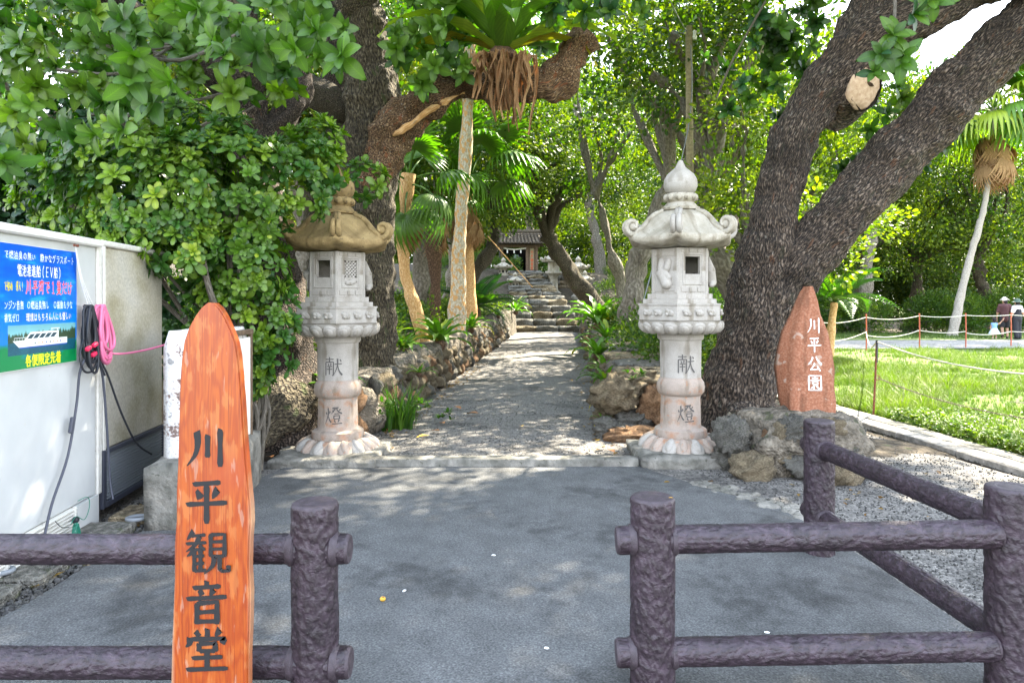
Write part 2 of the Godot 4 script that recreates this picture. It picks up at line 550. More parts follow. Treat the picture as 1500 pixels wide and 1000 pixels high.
# ---------- lettering: strokes in a 100 x 100 square, y down; p = tapering stroke, n = swelling stroke ----------
const STROKES := {
	"川": "p28,12 30,40 24,68 6,94;52,20 52,74;80,6 80,96",
	"平": "20,16 80,12;n28,28 38,46;p74,26 62,46;6,58 94,54;50,16 50,98",
	"観": "p20,4 6,24;14,15 46,12;p34,14 24,34 4,50;4,32 48,29;p22,40 16,52 6,60;22,45 22,94;34,34 38,42;22,45 46,43;22,60 44,58;22,76 44,74;22,92 48,90;36,44 36,92;58,10 58,60;58,11 88,10 88,60;58,27 86,26;58,43 86,42;58,59 88,58;p66,60 62,80 44,98;78,60 78,86 84,92 97,90 97,78",
	"音": "50,2 50,14;18,18 82,14;34,22 40,34;p66,20 58,36;4,42 96,37;28,52 28,98;28,52 74,48 74,98;28,72 72,69;28,92 74,91",
	"堂": "50,2 50,20;24,8 32,20;p78,4 68,20;p12,24 10,36 2,44;12,26 90,24 82,36;32,36 32,54;32,36 68,35 68,54;32,53 68,52;16,69 84,66;50,54 50,92;4,95 96,92",
	"公": "p38,10 30,32 6,58;n58,8 70,32 96,56;p50,46 40,66 20,86;20,86 80,82;66,66 78,82 86,94",
	"園": "10,8 10,96;10,8 90,8 90,96;30,22 70,22;50,14 50,34;20,34 80,34;34,44 34,58;34,44 66,44 66,58;34,58 66,58;p50,58 40,70 20,84;42,68 42,86;p68,62 58,70;n54,66 66,78 82,86;10,92 90,92",
	"献": "8,14 54,13;31,2 31,26;10,28 10,96;10,28 52,27 52,92 46,96;24,36 28,46;p40,34 36,46;18,50 46,49;16,64 46,63;31,50 31,90;p74,10 72,50 52,96;58,38 96,36;n74,42 82,72 98,94;86,14 92,24",
	"燈": "10,34 14,46;p34,28 28,42;p22,12 22,50 4,96;n24,56 30,74 40,86;p46,14 62,12 52,28 38,44;46,24 54,32;p78,8 68,16;p90,18 78,28;n66,6 76,28 98,42;56,42 80,41;54,52 54,68;54,52 84,51 84,68;54,68 84,67;56,74 62,86;p82,72 76,86;44,94 98,91",
	"で": "10,22 86,16 56,36 44,60 56,84 78,86;70,46 76,56;84,42 90,52",
	"の": "52,22 48,60 30,80 14,66 22,34 52,18 82,34 84,62 60,88",
	"い": "18,26 20,62 32,80 40,66;70,30 82,66",
	"か": "12,36 60,32 58,76 46,88 38,80;40,10 32,56 14,90;76,26 90,54",
	"な": "12,26 50,22;34,8 26,40 10,62;66,24 86,36;62,44 64,80 46,90 36,80 50,70 88,88",
	"グ": "34,12 12,50;30,26 74,24 60,62 28,92;72,6 78,16;86,2 92,12",
	"ラ": "22,16 78,14;14,38 84,36 70,66 34,92",
	"ス": "18,18 76,16 56,52 12,90;54,54 88,90",
	"ボ": "12,34 86,32;50,10 50,92 42,86;30,52 12,78;68,52 86,76;74,6 80,16;88,4 94,14",
	"ー": "12,50 88,50",
	"ト": "40,8 40,92;42,40 76,58",
	"電": "18,10 82,10;10,22 10,38;10,22 90,22 88,36;50,10 50,44;24,30 40,30;24,40 40,40;60,30 76,30;60,40 76,40;22,52 22,80;22,52 78,52 78,80;22,66 78,66;22,80 78,80;50,52 50,92 92,92 92,82",
	"池": "10,14 20,24;6,38 18,48;8,92 26,62;34,40 88,30 88,62 78,60;60,8 60,72;44,20 44,84 50,92 92,92 92,78",
	"推": "8,28 40,26;26,6 26,88 16,84;6,62 42,52;56,6 42,40;50,26 50,94;72,10 76,24;50,28 94,26;50,48 90,47;50,68 90,67;50,90 96,89;72,28 72,90",
	"進": "14,10 24,22;6,42 24,40 20,72 6,86;18,76 40,92 96,94;50,6 36,34;44,24 44,78;66,8 70,20;44,26 90,24;44,42 86,41;44,58 86,57;44,76 92,75;66,26 66,76",
	"船": "24,4 16,18;12,18 12,60 4,94;12,18 42,18 42,92 34,92;4,50 48,48;26,26 28,38;26,56 28,70;64,10 60,32 50,46;78,8 84,30 96,42;56,58 56,92;56,58 88,58 88,92;56,90 88,90",
	"（": "66,4 46,30 46,70 66,96",
	"）": "34,4 54,30 54,70 34,96",
	"Ｅ": "28,10 28,90;28,12 76,12;28,50 70,50;28,88 76,88",
	"Ｖ": "20,10 50,90;50,90 80,10",
	"初": "24,4 28,16;6,24 40,22 6,60;24,40 24,94;28,48 44,64;40,36 30,48;50,20 92,18 88,84 74,90;68,20 64,60 44,92",
	"め": "24,22 40,78;66,12 52,60 28,84 14,64 34,38 66,30 86,50 76,80 58,88",
	"導": "16,8 24,16;6,30 20,28 18,46 6,54;18,50 40,56 92,56;52,4 58,12;78,2 70,12;34,16 94,15;46,24 46,50;46,24 84,24 84,50;46,36 84,36;46,49 84,49;10,70 92,68;66,58 66,94 54,92;28,76 36,86",
	"入": "38,10 50,12 48,40 10,90;50,40 90,90",
	"！": "50,8 50,66;50,84 50,92",
	"湾": "10,12 20,22;6,36 16,46;6,92 22,62;60,2 60,12;30,14 94,13;52,14 42,34;68,14 68,32;38,20 32,32;82,20 90,32;36,44 84,43 84,56 36,57 34,72 86,71 82,92 70,94",
	"１": "36,24 52,10 52,90;34,90 70,90",
	"隻": "32,2 16,28;26,16 26,56;54,4 58,14;26,18 86,17;26,30 80,30;26,42 80,42;26,55 88,55;54,18 54,54;18,66 76,64 50,84 10,96;28,70 60,88 94,96",
	"だ": "8,26 52,24;32,6 12,88;54,48 84,44;50,68 60,86 90,84;76,18 82,28;90,12 96,24",
	"け": "18,14 14,60 20,88 28,72;42,34 92,32;70,10 70,62 52,92",
	"ン": "16,22 38,36;14,84 58,70 88,28",
	"ジ": "20,14 42,24;12,40 32,50;16,88 60,72 86,36;70,8 76,20;84,4 90,16",
	"無": "26,4 10,30;22,16 84,15;4,40 96,39;4,62 96,61;26,16 26,62;44,16 44,62;60,16 60,62;78,16 78,62;14,74 8,92;36,74 40,90;60,74 66,90;82,72 94,90",
	"燃": "10,30 14,44;32,24 26,40;20,8 20,50 4,88;22,54 36,74;52,6 38,36;48,18 64,17 56,42 38,64;48,30 54,36;66,26 96,25;80,8 78,36 62,62;80,34 96,60;84,10 90,18;44,76 38,94;56,76 60,90;72,76 76,90;88,74 98,92",
	"油": "10,12 20,22;6,38 18,48;6,92 24,62;38,30 38,94;38,30 92,30 92,94;38,60 92,60;38,90 92,90;64,6 64,90",
	"臭": "48,2 40,12;24,14 24,58;24,14 76,14 76,58;24,28 76,28;24,43 76,43;24,57 76,57;8,70 92,69;50,58 44,80 10,96;54,70 90,96",
	"静": "6,14 46,13;8,26 44,25;4,38 48,37;26,4 26,38;12,48 12,92;12,48 42,48 42,90 36,92;12,62 42,62;12,76 42,76;64,4 52,24;60,14 80,14 72,26;54,28 88,28 88,70;50,49 98,48;54,70 88,70;72,28 72,92 62,90",
	"し": "30,10 30,70 46,88 84,66",
	"振": "8,28 36,26;24,6 24,88 14,84;4,62 38,52;44,12 92,11;44,12 44,60 32,94;54,28 86,27;50,44 94,43;56,44 56,90 72,80;72,44 96,92;88,52 74,64",
	"動": "46,4 16,10;4,22 56,20;14,30 14,58;14,30 48,30 48,58;14,44 48,44;14,58 48,58;30,8 30,88;8,72 54,71;4,90 58,86;62,30 94,28 90,84 78,90;76,8 74,50 58,92",
	"も": "40,6 36,70 52,90 78,80 80,60;20,30 64,28;18,52 64,50",
	"少": "50,4 50,58 40,54;26,24 10,50;70,20 90,44;80,48 54,78 14,94",
	"排": "8,28 36,26;24,6 24,88 14,84;4,62 38,52;54,6 54,50 40,94;40,24 54,23;40,44 54,43;38,66 54,63;74,6 74,96;74,24 94,23;74,44 94,43;74,64 98,63",
	"気": "26,4 8,32;22,16 88,15;22,30 78,29;14,44 76,43 78,76 92,94 96,78;54,52 20,90;24,58 60,86",
	"ゼ": "8,44 88,34 66,58;34,14 34,78 46,88 84,86;70,12 76,22;86,8 92,18",
	"ロ": "18,18 18,86;18,18 82,18 82,86;18,84 82,84",
	"○": "50,14 78,24 88,50 78,76 50,86 22,76 12,50 22,24 50,14",
	"環": "6,14 36,13;8,44 34,43;4,80 38,72;22,14 22,76;44,8 44,30;44,8 94,8 94,30;44,30 94,30;60,8 60,30;76,8 76,30;40,40 98,39;52,48 52,62;52,48 86,48 86,62;52,62 86,62;66,64 40,84;56,74 56,94 68,86;72,68 96,94;88,66 76,76",
	"境": "6,32 34,31;20,10 20,78;4,84 36,74;66,2 66,12;42,14 94,13;54,16 58,28;80,14 74,28;38,30 98,29;48,38 48,64;48,38 88,38 88,64;48,51 88,51;48,64 88,64;58,64 54,82 38,94;74,64 74,88 96,90 96,80",
	"は": "18,12 14,60 20,88 26,74;42,32 92,30;68,10 70,78 54,90 42,78 58,68 92,86",
	"ち": "16,28 80,24;44,8 28,60 58,46 80,62 66,84 36,92",
	"ろ": "26,16 74,14 22,62 58,44 82,62 70,86 40,92",
	"ん": "52,8 14,90 36,56 50,60 56,86 72,84 88,62",
	"人": "50,6 46,44 8,92;50,40 92,92",
	"に": "18,12 14,60 20,88 26,74;48,30 84,28;44,66 54,82 90,80",
	"優": "26,4 6,42;18,28 18,94;36,8 96,7;64,8 60,18;44,18 44,44;44,18 86,18 86,44;44,27 86,27;44,36 86,36;34,52 34,46 96,46 94,54;40,58 36,66;52,54 54,66 74,66;80,56 86,64;58,66 36,84;50,74 82,73 60,90 32,98;52,80 94,97",
	"各": "40,2 12,38;32,16 76,16 52,40 8,60;34,26 94,58;28,62 28,94;28,62 74,62 74,94;28,92 74,92",
	"便": "26,4 6,42;18,28 18,94;36,12 96,11;44,24 44,58;44,24 88,24 88,58;44,40 88,40;44,57 88,57;66,12 62,68 36,94;44,66 96,94",
	"限": "8,10 8,96;8,10 34,10 24,36 36,56 20,66;48,10 48,92 66,80;48,10 88,10 88,44;48,27 88,27;48,44 88,44;64,46 96,92;92,52 76,66",
	"定": "50,2 50,12;10,16 10,30;10,16 90,16 88,30;24,36 78,35;52,36 52,90;52,60 82,59;32,52 26,76 6,94;28,78 52,92 96,94",
	"先": "26,6 12,34;22,22 82,21;50,2 50,48;6,48 94,47;36,50 30,78 6,94;62,50 62,86 72,92 94,90 94,76",
	"着": "30,2 36,12;68,0 62,12;16,16 84,15;22,28 78,27;8,40 94,39;50,16 50,40;44,40 8,80;34,52 34,96;34,52 80,52 80,96;34,66 80,66;34,80 80,80;34,95 80,95",
}

func stroke_paths(ch: String) -> Array:
	var out := []
	for s in STROKES[ch].split(";"):
		var style := ""
		if s[0] == "p" or s[0] == "n":
			style = s[0]
			s = s.substr(1)
		var pts := []
		for q in s.split(" "):
			var xy: PackedStringArray = q.split(",")
			pts.append(Vector2(float(xy[0]) / 100.0, float(xy[1]) / 100.0))
		out.append([style, pts])
	return out

# brush lettering as thin raised strokes; place turns (right, down, lift) in glyph units into a point
func brush(ch: String, place: Callable, weight: float, lift := 0.001, step := 0.0003) -> MB:
	var m := MB.new()
	var lv := lift
	for st in stroke_paths(ch):
		var pts: Array = st[1]
		var fine := []
		for k in pts.size() - 1:
			var cnt := 7
			for e in cnt:
				var f := float(e) / cnt
				if st[0] == "" and pts.size() > 2:
					fine.append(pts[k].lerp(pts[k + 1], f))
				else:
					fine.append(pts[k].cubic_interpolate(pts[k + 1], pts[maxi(k - 1, 0)], pts[mini(k + 2, pts.size() - 1)], f))
		fine.append(pts[-1])
		var rows := []
		for k in fine.size():
			var f := float(k) / (fine.size() - 1)
			var d: Vector2 = (fine[mini(k + 1, fine.size() - 1)] - fine[maxi(k - 1, 0)]).normalized()
			var w := 1.0 - 0.25 * sin(f * PI)
			if k == 0: w *= 0.6
			if k == fine.size() - 1: w *= 0.6
			if st[0] == "p": w = lerpf(1.05, 0.12, f * f)
			if st[0] == "n": w = lerpf(0.45, 1.3, f) * (0.25 if k == fine.size() - 1 else 1.0)
			w *= weight * (0.82 if absf(d.x) > absf(d.y) * 2.0 and st[0] == "" else 1.0)
			w *= 1.0 + 0.12 * lump.get_noise_2d(fine[k].x * 900.0, fine[k].y * 900.0)
			var px := Vector2(d.y, -d.x) * w * 0.5
			# slanted brush ends
			if k == 0: px += d * w * 0.2 * signf(px.y + 0.0001)
			var a: Vector2 = fine[k] - px
			var b: Vector2 = fine[k] + px
			rows.append(PackedVector3Array([place.call(a.x, a.y, lv), place.call(b.x, b.y, lv)]))
		m.loft(rows, false)
		lv += step
	return m

func print_text(im: Image, text: String, x0: float, x1: float, yc: float, h: float, col: Color, w: float, edge = null, ew := 2.0) -> void:
	# flat print on a poster: text spread from x0 to x1
	var each := (x1 - x0) / text.length()
	for pass_no in 2:
		if pass_no == 0 and edge == null:
			continue
		var cc: Color = edge if pass_no == 0 else col
		var ww: float = w + ew * 2.0 if pass_no == 0 else w
		for k in text.length():
			if not STROKES.has(text[k]):
				continue
			var gw := each * 0.9
			for st in stroke_paths(text[k]):
				var pts: Array = st[1]
				for e in pts.size() - 1:
					var a := Vector2(x0 + each * k + pts[e].x * gw, yc + (pts[e].y - 0.5) * h)
					var b := Vector2(x0 + each * k + pts[e + 1].x * gw, yc + (pts[e + 1].y - 0.5) * h)
					var cnt := int(a.distance_to(b) / 1.5) + 1
					for s in cnt + 1:
						var q := a.lerp(b, float(s) / cnt)
						im.fill_rect(Rect2i(int(q.x - ww / 2), int(q.y - ww / 2), int(maxf(ww, 1)), int(maxf(ww, 1))), cc)

# ---------- materials ----------
func make_materials() -> void:
	var S := 512
	var fbm := noise(S, FastNoiseLite.TYPE_SIMPLEX_SMOOTH, 0.008, 11, 5)
	var fbm2 := noise(S, FastNoiseLite.TYPE_SIMPLEX_SMOOTH, 0.02, 12, 5)
	var fine := noise(S, FastNoiseLite.TYPE_SIMPLEX_SMOOTH, 0.16, 13, 3)
	var grit := noise(S, FastNoiseLite.TYPE_VALUE, 0.45, 14, 1)
	var cells := noise(S, FastNoiseLite.TYPE_CELLULAR, 0.05, 15, 1, FastNoiseLite.RETURN_DISTANCE2_SUB)
	var pits := noise(S, FastNoiseLite.TYPE_CELLULAR, 0.07, 16, 2, FastNoiseLite.RETURN_DISTANCE)
	var pebble := noise(S, FastNoiseLite.TYPE_CELLULAR, 0.055, 17, 1, FastNoiseLite.RETURN_DISTANCE)
	var pebtone := noise(S, FastNoiseLite.TYPE_CELLULAR, 0.055, 17, 1, FastNoiseLite.RETURN_CELL_VALUE)
	var scaly := noise(S, FastNoiseLite.TYPE_CELLULAR, 0.035, 18, 2, FastNoiseLite.RETURN_DISTANCE2_SUB, 14.0)
	var mid := noise(S, FastNoiseLite.TYPE_SIMPLEX_SMOOTH, 0.06, 33, 4)
	var flaky := PackedByteArray()
	flaky.resize(S * S)
	for k in S * S:
		flaky[k] = clampi(int((scaly[k] * 0.6 + mid[k] * 0.8 - 120.0) * 1.7 + 90.0), 0, 255)
	var ridged := noise(S, FastNoiseLite.TYPE_SIMPLEX_SMOOTH, 0.02, 19, 4, 0, 30.0)
	var grit_b := grey_tex(S, grit)
	var pits_b := grey_tex(S, pits)
	var fbm2_b := grey_tex(S, fbm2)
	# asphalt: dark binder, pale stone specks
	mat("asphalt", paint(S, fine, [[0.0, Color(.044, .049, .052)], [0.55, Color(.086, .092, .097)], [1.0, Color(.138, .143, .147)]], [[grit, 0.45], [fbm, 0.22], [pits, 232, 250, Color(.42, .42, .40), 0.7]]), 0.85, 0.85, grit_b, 0.25)
	# fine grey gravel
	var gm := paint(S, pebtone, [[0.0, Color(.075, .073, .07)], [0.5, Color(.135, .133, .128)], [1.0, Color(.24, .235, .225)]], [[fine, 0.25], [pebble, 150, 235, Color(.05, .05, .055), 0.85], [fbm, 0.12]])
	var peb_inv := PackedByteArray()
	peb_inv.resize(S * S)
	for k in S * S:
		peb_inv[k] = 255 - pebble[k]
	mat("gravel", gm, 0.95, 2.2, grey_tex(S, peb_inv), 1.0)
	mat("pebble", lin(.30, .295, .29), 0.9).vertex_color_use_as_albedo = true
	mat("earth", paint(S, fbm2, [[0.0, Color(.022, .016, .010)], [0.5, Color(.046, .035, .021)], [1.0, Color(.08, .064, .042)]], [[grit, 0.3], [fbm, 150, 210, Color(.05, .07, .02), 0.6]]), 1.0, 0.6, fbm2_b, 3.0)
	mat("lawn", paint(S, fbm2, [[0.0, Color(.06, .09, .02)], [0.5, Color(.12, .17, .035)], [1.0, Color(.22, .23, .08)]], [[fine, 0.35], [fbm, 165, 215, Color(.23, .19, .11), 0.6]]), 1.0, 0.35, grit_b, 2.0)
	mat("concrete", paint(S, fbm2, [[0.0, Color(.11, .11, .10)], [0.5, Color(.25, .245, .23)], [1.0, Color(.38, .37, .345)]], [[grit, 0.15], [fbm, 150, 215, Color(.06, .062, .045), 0.75], [pits, 225, 250, Color(.05, .05, .05), 0.8]]), 0.92, 0.8, pits_b, 0.35)
	mat("old_concrete", paint(S, fbm, [[0.0, Color(.07, .072, .06)], [0.5, Color(.17, .17, .155)], [1.0, Color(.30, .295, .27)]], [[fine, 0.22], [fbm2, 150, 215, Color(.04, .045, .03), 0.75], [pits, 218, 245, Color(.35, .34, .31), 0.5]]), 0.95, 1.1, fbm2_b, 1.2)
	# pale granite of the lanterns: speckle, faint rain marks
	var speck := [[grit, 0.17], [fine, 0.10]]
	mat("granite", paint(S, fbm, [[0.0, Color(.285, .265, .235)], [1.0, Color(.37, .35, .315)]], speck + [[fbm2, 175, 230, Color(.34, .33, .30), 0.45], [pits, 236, 252, Color(.12, .12, .12), 0.7]]), 0.85, 1.6, grit_b, 0.12, "object")
	mat("granite_roof", paint(S, fbm, [[0.0, Color(.23, .205, .15)], [1.0, Color(.42, .39, .33)]], speck + [[fbm2, 150, 210, Color(.12, .11, .08), 0.7], [pits, 232, 250, Color(.05, .05, .045), 0.9], [scaly, 190, 240, Color(.40, .24, .14), 0.4]]), 0.9, 1.5, fbm2_b, 0.5, "object")
	mat("granite_ochre", paint(S, fbm, [[0.0, Color(.17, .115, .045)], [1.0, Color(.36, .265, .12)]], speck + [[fbm2, 145, 205, Color(.10, .075, .04), 0.75], [pits, 228, 248, Color(.45, .42, .36), 0.6]]), 0.92, 1.5, fbm2_b, 0.6, "object")
	mat("granite_rust", paint(S, fbm, [[0.0, Color(.28, .235, .195)], [0.55, Color(.33, .275, .23)], [1.0, Color(.33, .165, .085)]], speck + [[fbm2, 150, 215, Color(.46, .20, .09), 0.55], [scaly, 195, 240, Color(.2, .19, .17), 0.5]]), 0.9, 1.5, grit_b, 0.2, "object")
	mat("carved", lin(.085, .08, .075), 0.95)
	# coral rock of the walls
	var cor := [[grit, 0.2], [pits, 205, 245, Color(.03, .028, .02), 0.85]]
	mat("coral_a", paint(S, fbm2, [[0.0, Color(.075, .060, .038)], [0.5, Color(.20, .165, .105)], [1.0, Color(.34, .29, .20)]], cor + [[fbm, 155, 210, Color(.07, .085, .03), 0.6]]), 0.97, 1.6, pits_b, 2.0, "object")
	mat("coral_b", paint(S, fbm2, [[0.0, Color(.10, .055, .03)], [0.5, Color(.26, .15, .075)], [1.0, Color(.36, .25, .15)]], cor), 0.97, 1.6, pits_b, 2.0, "object")
	mat("coral_c", paint(S, fbm2, [[0.0, Color(.06, .06, .052)], [0.5, Color(.14, .14, .125)], [1.0, Color(.26, .255, .235)]], cor + [[fbm, 140, 200, Color(.05, .065, .02), 0.6]]), 0.97, 1.6, pits_b, 2.0, "object")
	mat("wall_core", paint(S, fbm2, [[0.0, Color(.05, .045, .034)], [0.5, Color(.14, .125, .10)], [1.0, Color(.25, .23, .19)]], [[pits, 200, 245, Color(.025, .025, .02), 0.8], [fbm, 145, 205, Color(.055, .07, .025), 0.7]]), 0.98, 0.9, pits_b, 3.0)
	mat("red_stone", paint(S, mid, [[0.0, Color(.17, .055, .024)], [0.5, Color(.26, .10, .05)], [1.0, Color(.31, .165, .105)]], [[fine, 0.22], [grit, 0.15], [fbm, 130, 205, Color(.36, .27, .21), 0.75], [scaly, 200, 245, Color(.20, .055, .02), 0.4]]), 0.8, 1.1, fbm2_b, 0.4, "object")
	# barks
	var scb := grey_tex(S, flaky)
	mat("bark_dark", paint(S, flaky, [[0.0, Color(.008, .006, .005)], [0.30, Color(.028, .021, .016)], [0.55, Color(.066, .050, .038)], [0.8, Color(.125, .098, .078)], [1.0, Color(.20, .165, .135)]], [[grit, 0.3], [fbm, 150, 215, Color(.15, .075, .042), 0.55], [fbm2, 180, 215, Color(.27, .26, .235), 0.6], [fbm, 95, 50, Color(.035, .036, .022), 0.6]]), 0.95, 1.0, scb, 3.0, "uv")
	mat("bark_mossy", paint(S, flaky, [[0.0, Color(.014, .011, .007)], [0.3, Color(.050, .041, .026)], [0.7, Color(.098, .084, .052)], [1.0, Color(.17, .15, .105)]], [[grit, 0.25], [fbm, 150, 205, Color(.055, .075, .022), 0.7], [fbm2, 190, 225, Color(.30, .29, .24), 0.5]]), 0.96, 1.0, scb, 3.0, "uv")
	mat("bark_red", paint(S, flaky, [[0.0, Color(.028, .017, .009)], [0.35, Color(.11, .062, .030)], [0.7, Color(.21, .125, .060)], [1.0, Color(.33, .23, .13)]], [[grit, 0.25], [fbm, 150, 200, Color(.25, .09, .035), 0.75], [fbm2, 185, 218, Color(.40, .38, .33), 0.65]]), 0.9, 1.0, scb, 2.5, "uv")
	mat("bark_grey", paint(S, fbm2, [[0.0, Color(.07, .06, .045)], [0.5, Color(.16, .14, .11)], [1.0, Color(.28, .26, .22)]], [[fine, 0.3], [fbm, 160, 215, Color(.06, .075, .03), 0.5]]), 0.95, 1.0, fbm2_b, 1.5, "uv")
	mat("bark_palm", paint(S, fbm2, [[0.0, Color(.24, .19, .11)], [0.5, Color(.44, .38, .27)], [1.0, Color(.56, .52, .43)]], [[grit, 0.2], [fbm, 105, 150, Color(.50, .26, .07), 0.85], [fine, 0.25]]), 0.9, 1.0, fbm2_b, 0.8, "uv")
	mat("bark_pale", paint(S, fbm2, [[0.0, Color(.20, .17, .14)], [0.5, Color(.32, .29, .25)], [1.0, Color(.42, .39, .35)]], [[grit, 0.2], [fine, 0.2]]), 0.9, 1.0, fbm2_b, 0.8, "uv")
	mat("bark_tan", paint(S, ridged, [[0.0, Color(.32, .16, .05)], [0.5, Color(.54, .31, .12)], [1.0, Color(.66, .48, .26)]], [[grit, 0.2], [fbm, 160, 215, Color(.16, .12, .07), 0.5]]), 0.85, 1.0, fbm2_b, 0.6, "uv")
	mat("fibre", paint(S, ridged, [[0.0, Color(.05, .028, .018)], [0.6, Color(.15, .085, .05)], [1.0, Color(.28, .18, .11)]], [[grit, 0.4]]), 1.0, 1.0, scb, 2.5, "uv")
	mat("cut_wood", paint(S, ridged, [[0.0, Color(.33, .22, .13)], [1.0, Color(.52, .40, .28)]], [[fbm2, 150, 215, Color(.25, .13, .07), 0.6], [grit, 0.1]]), 0.85, 1.4, null, 0.0, "object")
	# purple-brown painted concrete logs
	mat("log_paint", paint(S, ridged, [[0.0, Color(.012, .007, .009)], [0.5, Color(.029, .019, .028)], [1.0, Color(.054, .038, .054)]], [[grit, 0.12], [fbm, 0.12]]), 0.52, 1.0, grey_tex(S, ridged), 0.5, "uv")
	mat("log_end", paint(S, fbm2, [[0.0, Color(.026, .018, .022)], [1.0, Color(.055, .040, .050)]], [[grit, 0.12]]), 0.6, 3.0, grit_b, 0.1, "object")
	mat("paint_black", lin(.009, .009, .010), 0.75)
	mat("paint_white", lin(.78, .77, .74), 0.7)
	# varnished orange board with grain along its length
	var W := 256
	var H := 1024
	var wim := Image.create(W, H, false, Image.FORMAT_RGB8)
	var gn := FastNoiseLite.new()
	gn.seed = 5
	gn.frequency = 1.0
	gn.fractal_octaves = 4
	for y in H:
		for x in W:
			var u := x / float(W)
			var w := y / float(H)
			var warp := gn.get_noise_2d(u * 2.0, w * 2.2) * 0.35
			var g := 0.5 + 0.5 * sin((u + warp) * 46.0 + gn.get_noise_2d(u * 9.0, w * 1.5) * 5.0)
			var streak := gn.get_noise_2d(u * 55.0, w * 2.6)
			var blot := gn.get_noise_2d(u * 4.0 + 9.0, w * 9.0)
			var q := Color(.25, .034, .002).lerp(Color(.35, .072, .005), g * 0.7 + 0.15)
			q = q.lerp(Color(.15, .019, .002), clampf(-streak * 1.6 - 0.15, 0.0, 0.8))
			q = q.lerp(Color(.46, .20, .06), clampf(blot * 2.4 - 0.55 + streak * 0.9, 0.0, 0.28))
			q = q.lerp(Color(.30, .05, .01), clampf(1.0 - Vector2((u - 0.72) * 2.6, (w - 0.40) * 16.0).length(), 0.0, 0.75))
			q = q.lerp(Color(.50, .36, .22), clampf((absf(u - 0.5) - 0.43) * 11.0, 0.0, 0.75))
			q = q.lerp(Color(.46, .40, .32), clampf(gn.get_noise_2d(u * 8.0, w * 7.0 + 30.0) * 2.2 - 0.9, 0.0, 0.22))
			wim.set_pixel(x, y, q.clamp().linear_to_srgb())
	mat("board", wim, 0.42, 1.0, null, 0.0, "uv").clearcoat_enabled = true
	M.board.clearcoat = 0.25
	M.board.clearcoat_roughness = 0.3
	# painted sheet metal of the cabinets
	var streaks := noise(S, FastNoiseLite.TYPE_SIMPLEX_SMOOTH, 0.03, 23, 4, 0, 10.0)
	mat("cabinet", paint(S, fbm, [[0.0, Color(.47, .485, .48)], [1.0, Color(.55, .565, .555)]], [[streaks, 175, 235, Color(.50, .47, .38), 0.4], [fbm2, 200, 240, Color(.40, .37, .28), 0.4]]), 0.45, 0.7, null, 0.0, "object")
	mat("cabinet_dirty", paint(S, fbm, [[0.0, Color(.52, .50, .45)], [0.5, Color(.45, .42, .34)], [1.0, Color(.29, .26, .16)]], [[fine, 0.18], [mid, 150, 235, Color(.20, .18, .09), 0.5], [grit, 0.1], [fbm2, 180, 235, Color(.22, .19, .09), 0.5]]), 0.6, 0.42, null, 0.0, "object")
	mat("cabinet_trim", paint(S, fbm2, [[0.0, Color(.60, .58, .52)], [1.0, Color(.72, .71, .67)]], [[pits, 215, 240, Color(.10, .06, .03), 0.85]]), 0.5, 2.0, null, 0.0, "object")
	mat("vent_dark", lin(.03, .04, .055), 0.6)
	mat("grille", lin(.62, .61, .56), 0.5)
	mat("slot_black", lin(.012, .012, .012), 0.8)
	var peel := PackedByteArray()
	peel.resize(S * S)
	for k in S * S:
		peel[k] = clampi(int((fbm[k] * 0.6 + mid[k] * 0.4 - 128.0) * 1.5 + 150.0), 0, 255)
	mat("peeling", paint(S, peel, [[0.0, Color(.09, .08, .075)], [0.30, Color(.22, .15, .125)], [0.36, Color(.44, .40, .37)], [0.42, Color(.60, .585, .565)], [1.0, Color(.70, .69, .67)]], [[fine, 0.15], [fbm, 120, 200, Color(.13, .125, .115), 0.7], [fbm2, 40, 10, Color(.25, .10, .06), 0.5], [grit, 0.12]]), 0.9, 1.1, grey_tex(S, peel), 0.5)
	mat("cable_black", lin(.016, .018, .024), 0.5)
	mat("cable_slate", lin(.045, .05, .07), 0.5)
	mat("cable_pink", lin(.68, .16, .30), 0.45)
	mat("cord_white", lin(.70, .69, .66), 0.8)
	mat("wire_green", lin(.02, .20, .13), 0.5)
	mat("plastic_grey", lin(.20, .22, .24), 0.5)
	mat("plastic_red", lin(.62, .02, .08), 0.45)
	mat("rope", lin(.62, .58, .48), 0.95)
	mat("chain", lin(.12, .085, .06), 0.8)
	mat("rust", paint(S, fbm2, [[0.0, Color(.06, .02, .012)], [1.0, Color(.26, .075, .035)]]), 0.8, 3.0)
	mat("stake_red", lin(.42, .10, .05), 0.7)
	mat("post_wood", paint(S, ridged, [[0.0, Color(.17, .14, .075)], [1.0, Color(.34, .29, .17)]], [[grit, 0.15]]), 0.9, 1.5, null, 0.0, "object")
	mat("shrine_wood", paint(S, ridged, [[0.0, Color(.07, .045, .028)], [1.0, Color(.19, .13, .08)]], [[grit, 0.15]]), 0.9, 1.0)
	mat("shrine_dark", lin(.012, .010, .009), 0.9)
	mat("tile", paint(S, fbm2, [[0.0, Color(.045, .036, .026)], [1.0, Color(.16, .13, .095)]], [[fbm, 150, 205, Color(.16, .08, .05), 0.6]]), 0.9, 1.2)
	mat("sign_red", lin(.50, .09, .03), 0.7)
	mat("banner", lin(.85, .14, .01), 0.7)
	mat("dead_leaf", paint(S, ridged, [[0.0, Color(.22, .12, .05)], [1.0, Color(.50, .33, .17)]], [[grit, 0.2]]), 0.9, 1.0, null, 0.0, "uv")
	M.dead_leaf.cull_mode = BaseMaterial3D.CULL_DISABLED
	M.dead_leaf.backlight_enabled = true
	M.dead_leaf.backlight = Color(.7, .5, .3)
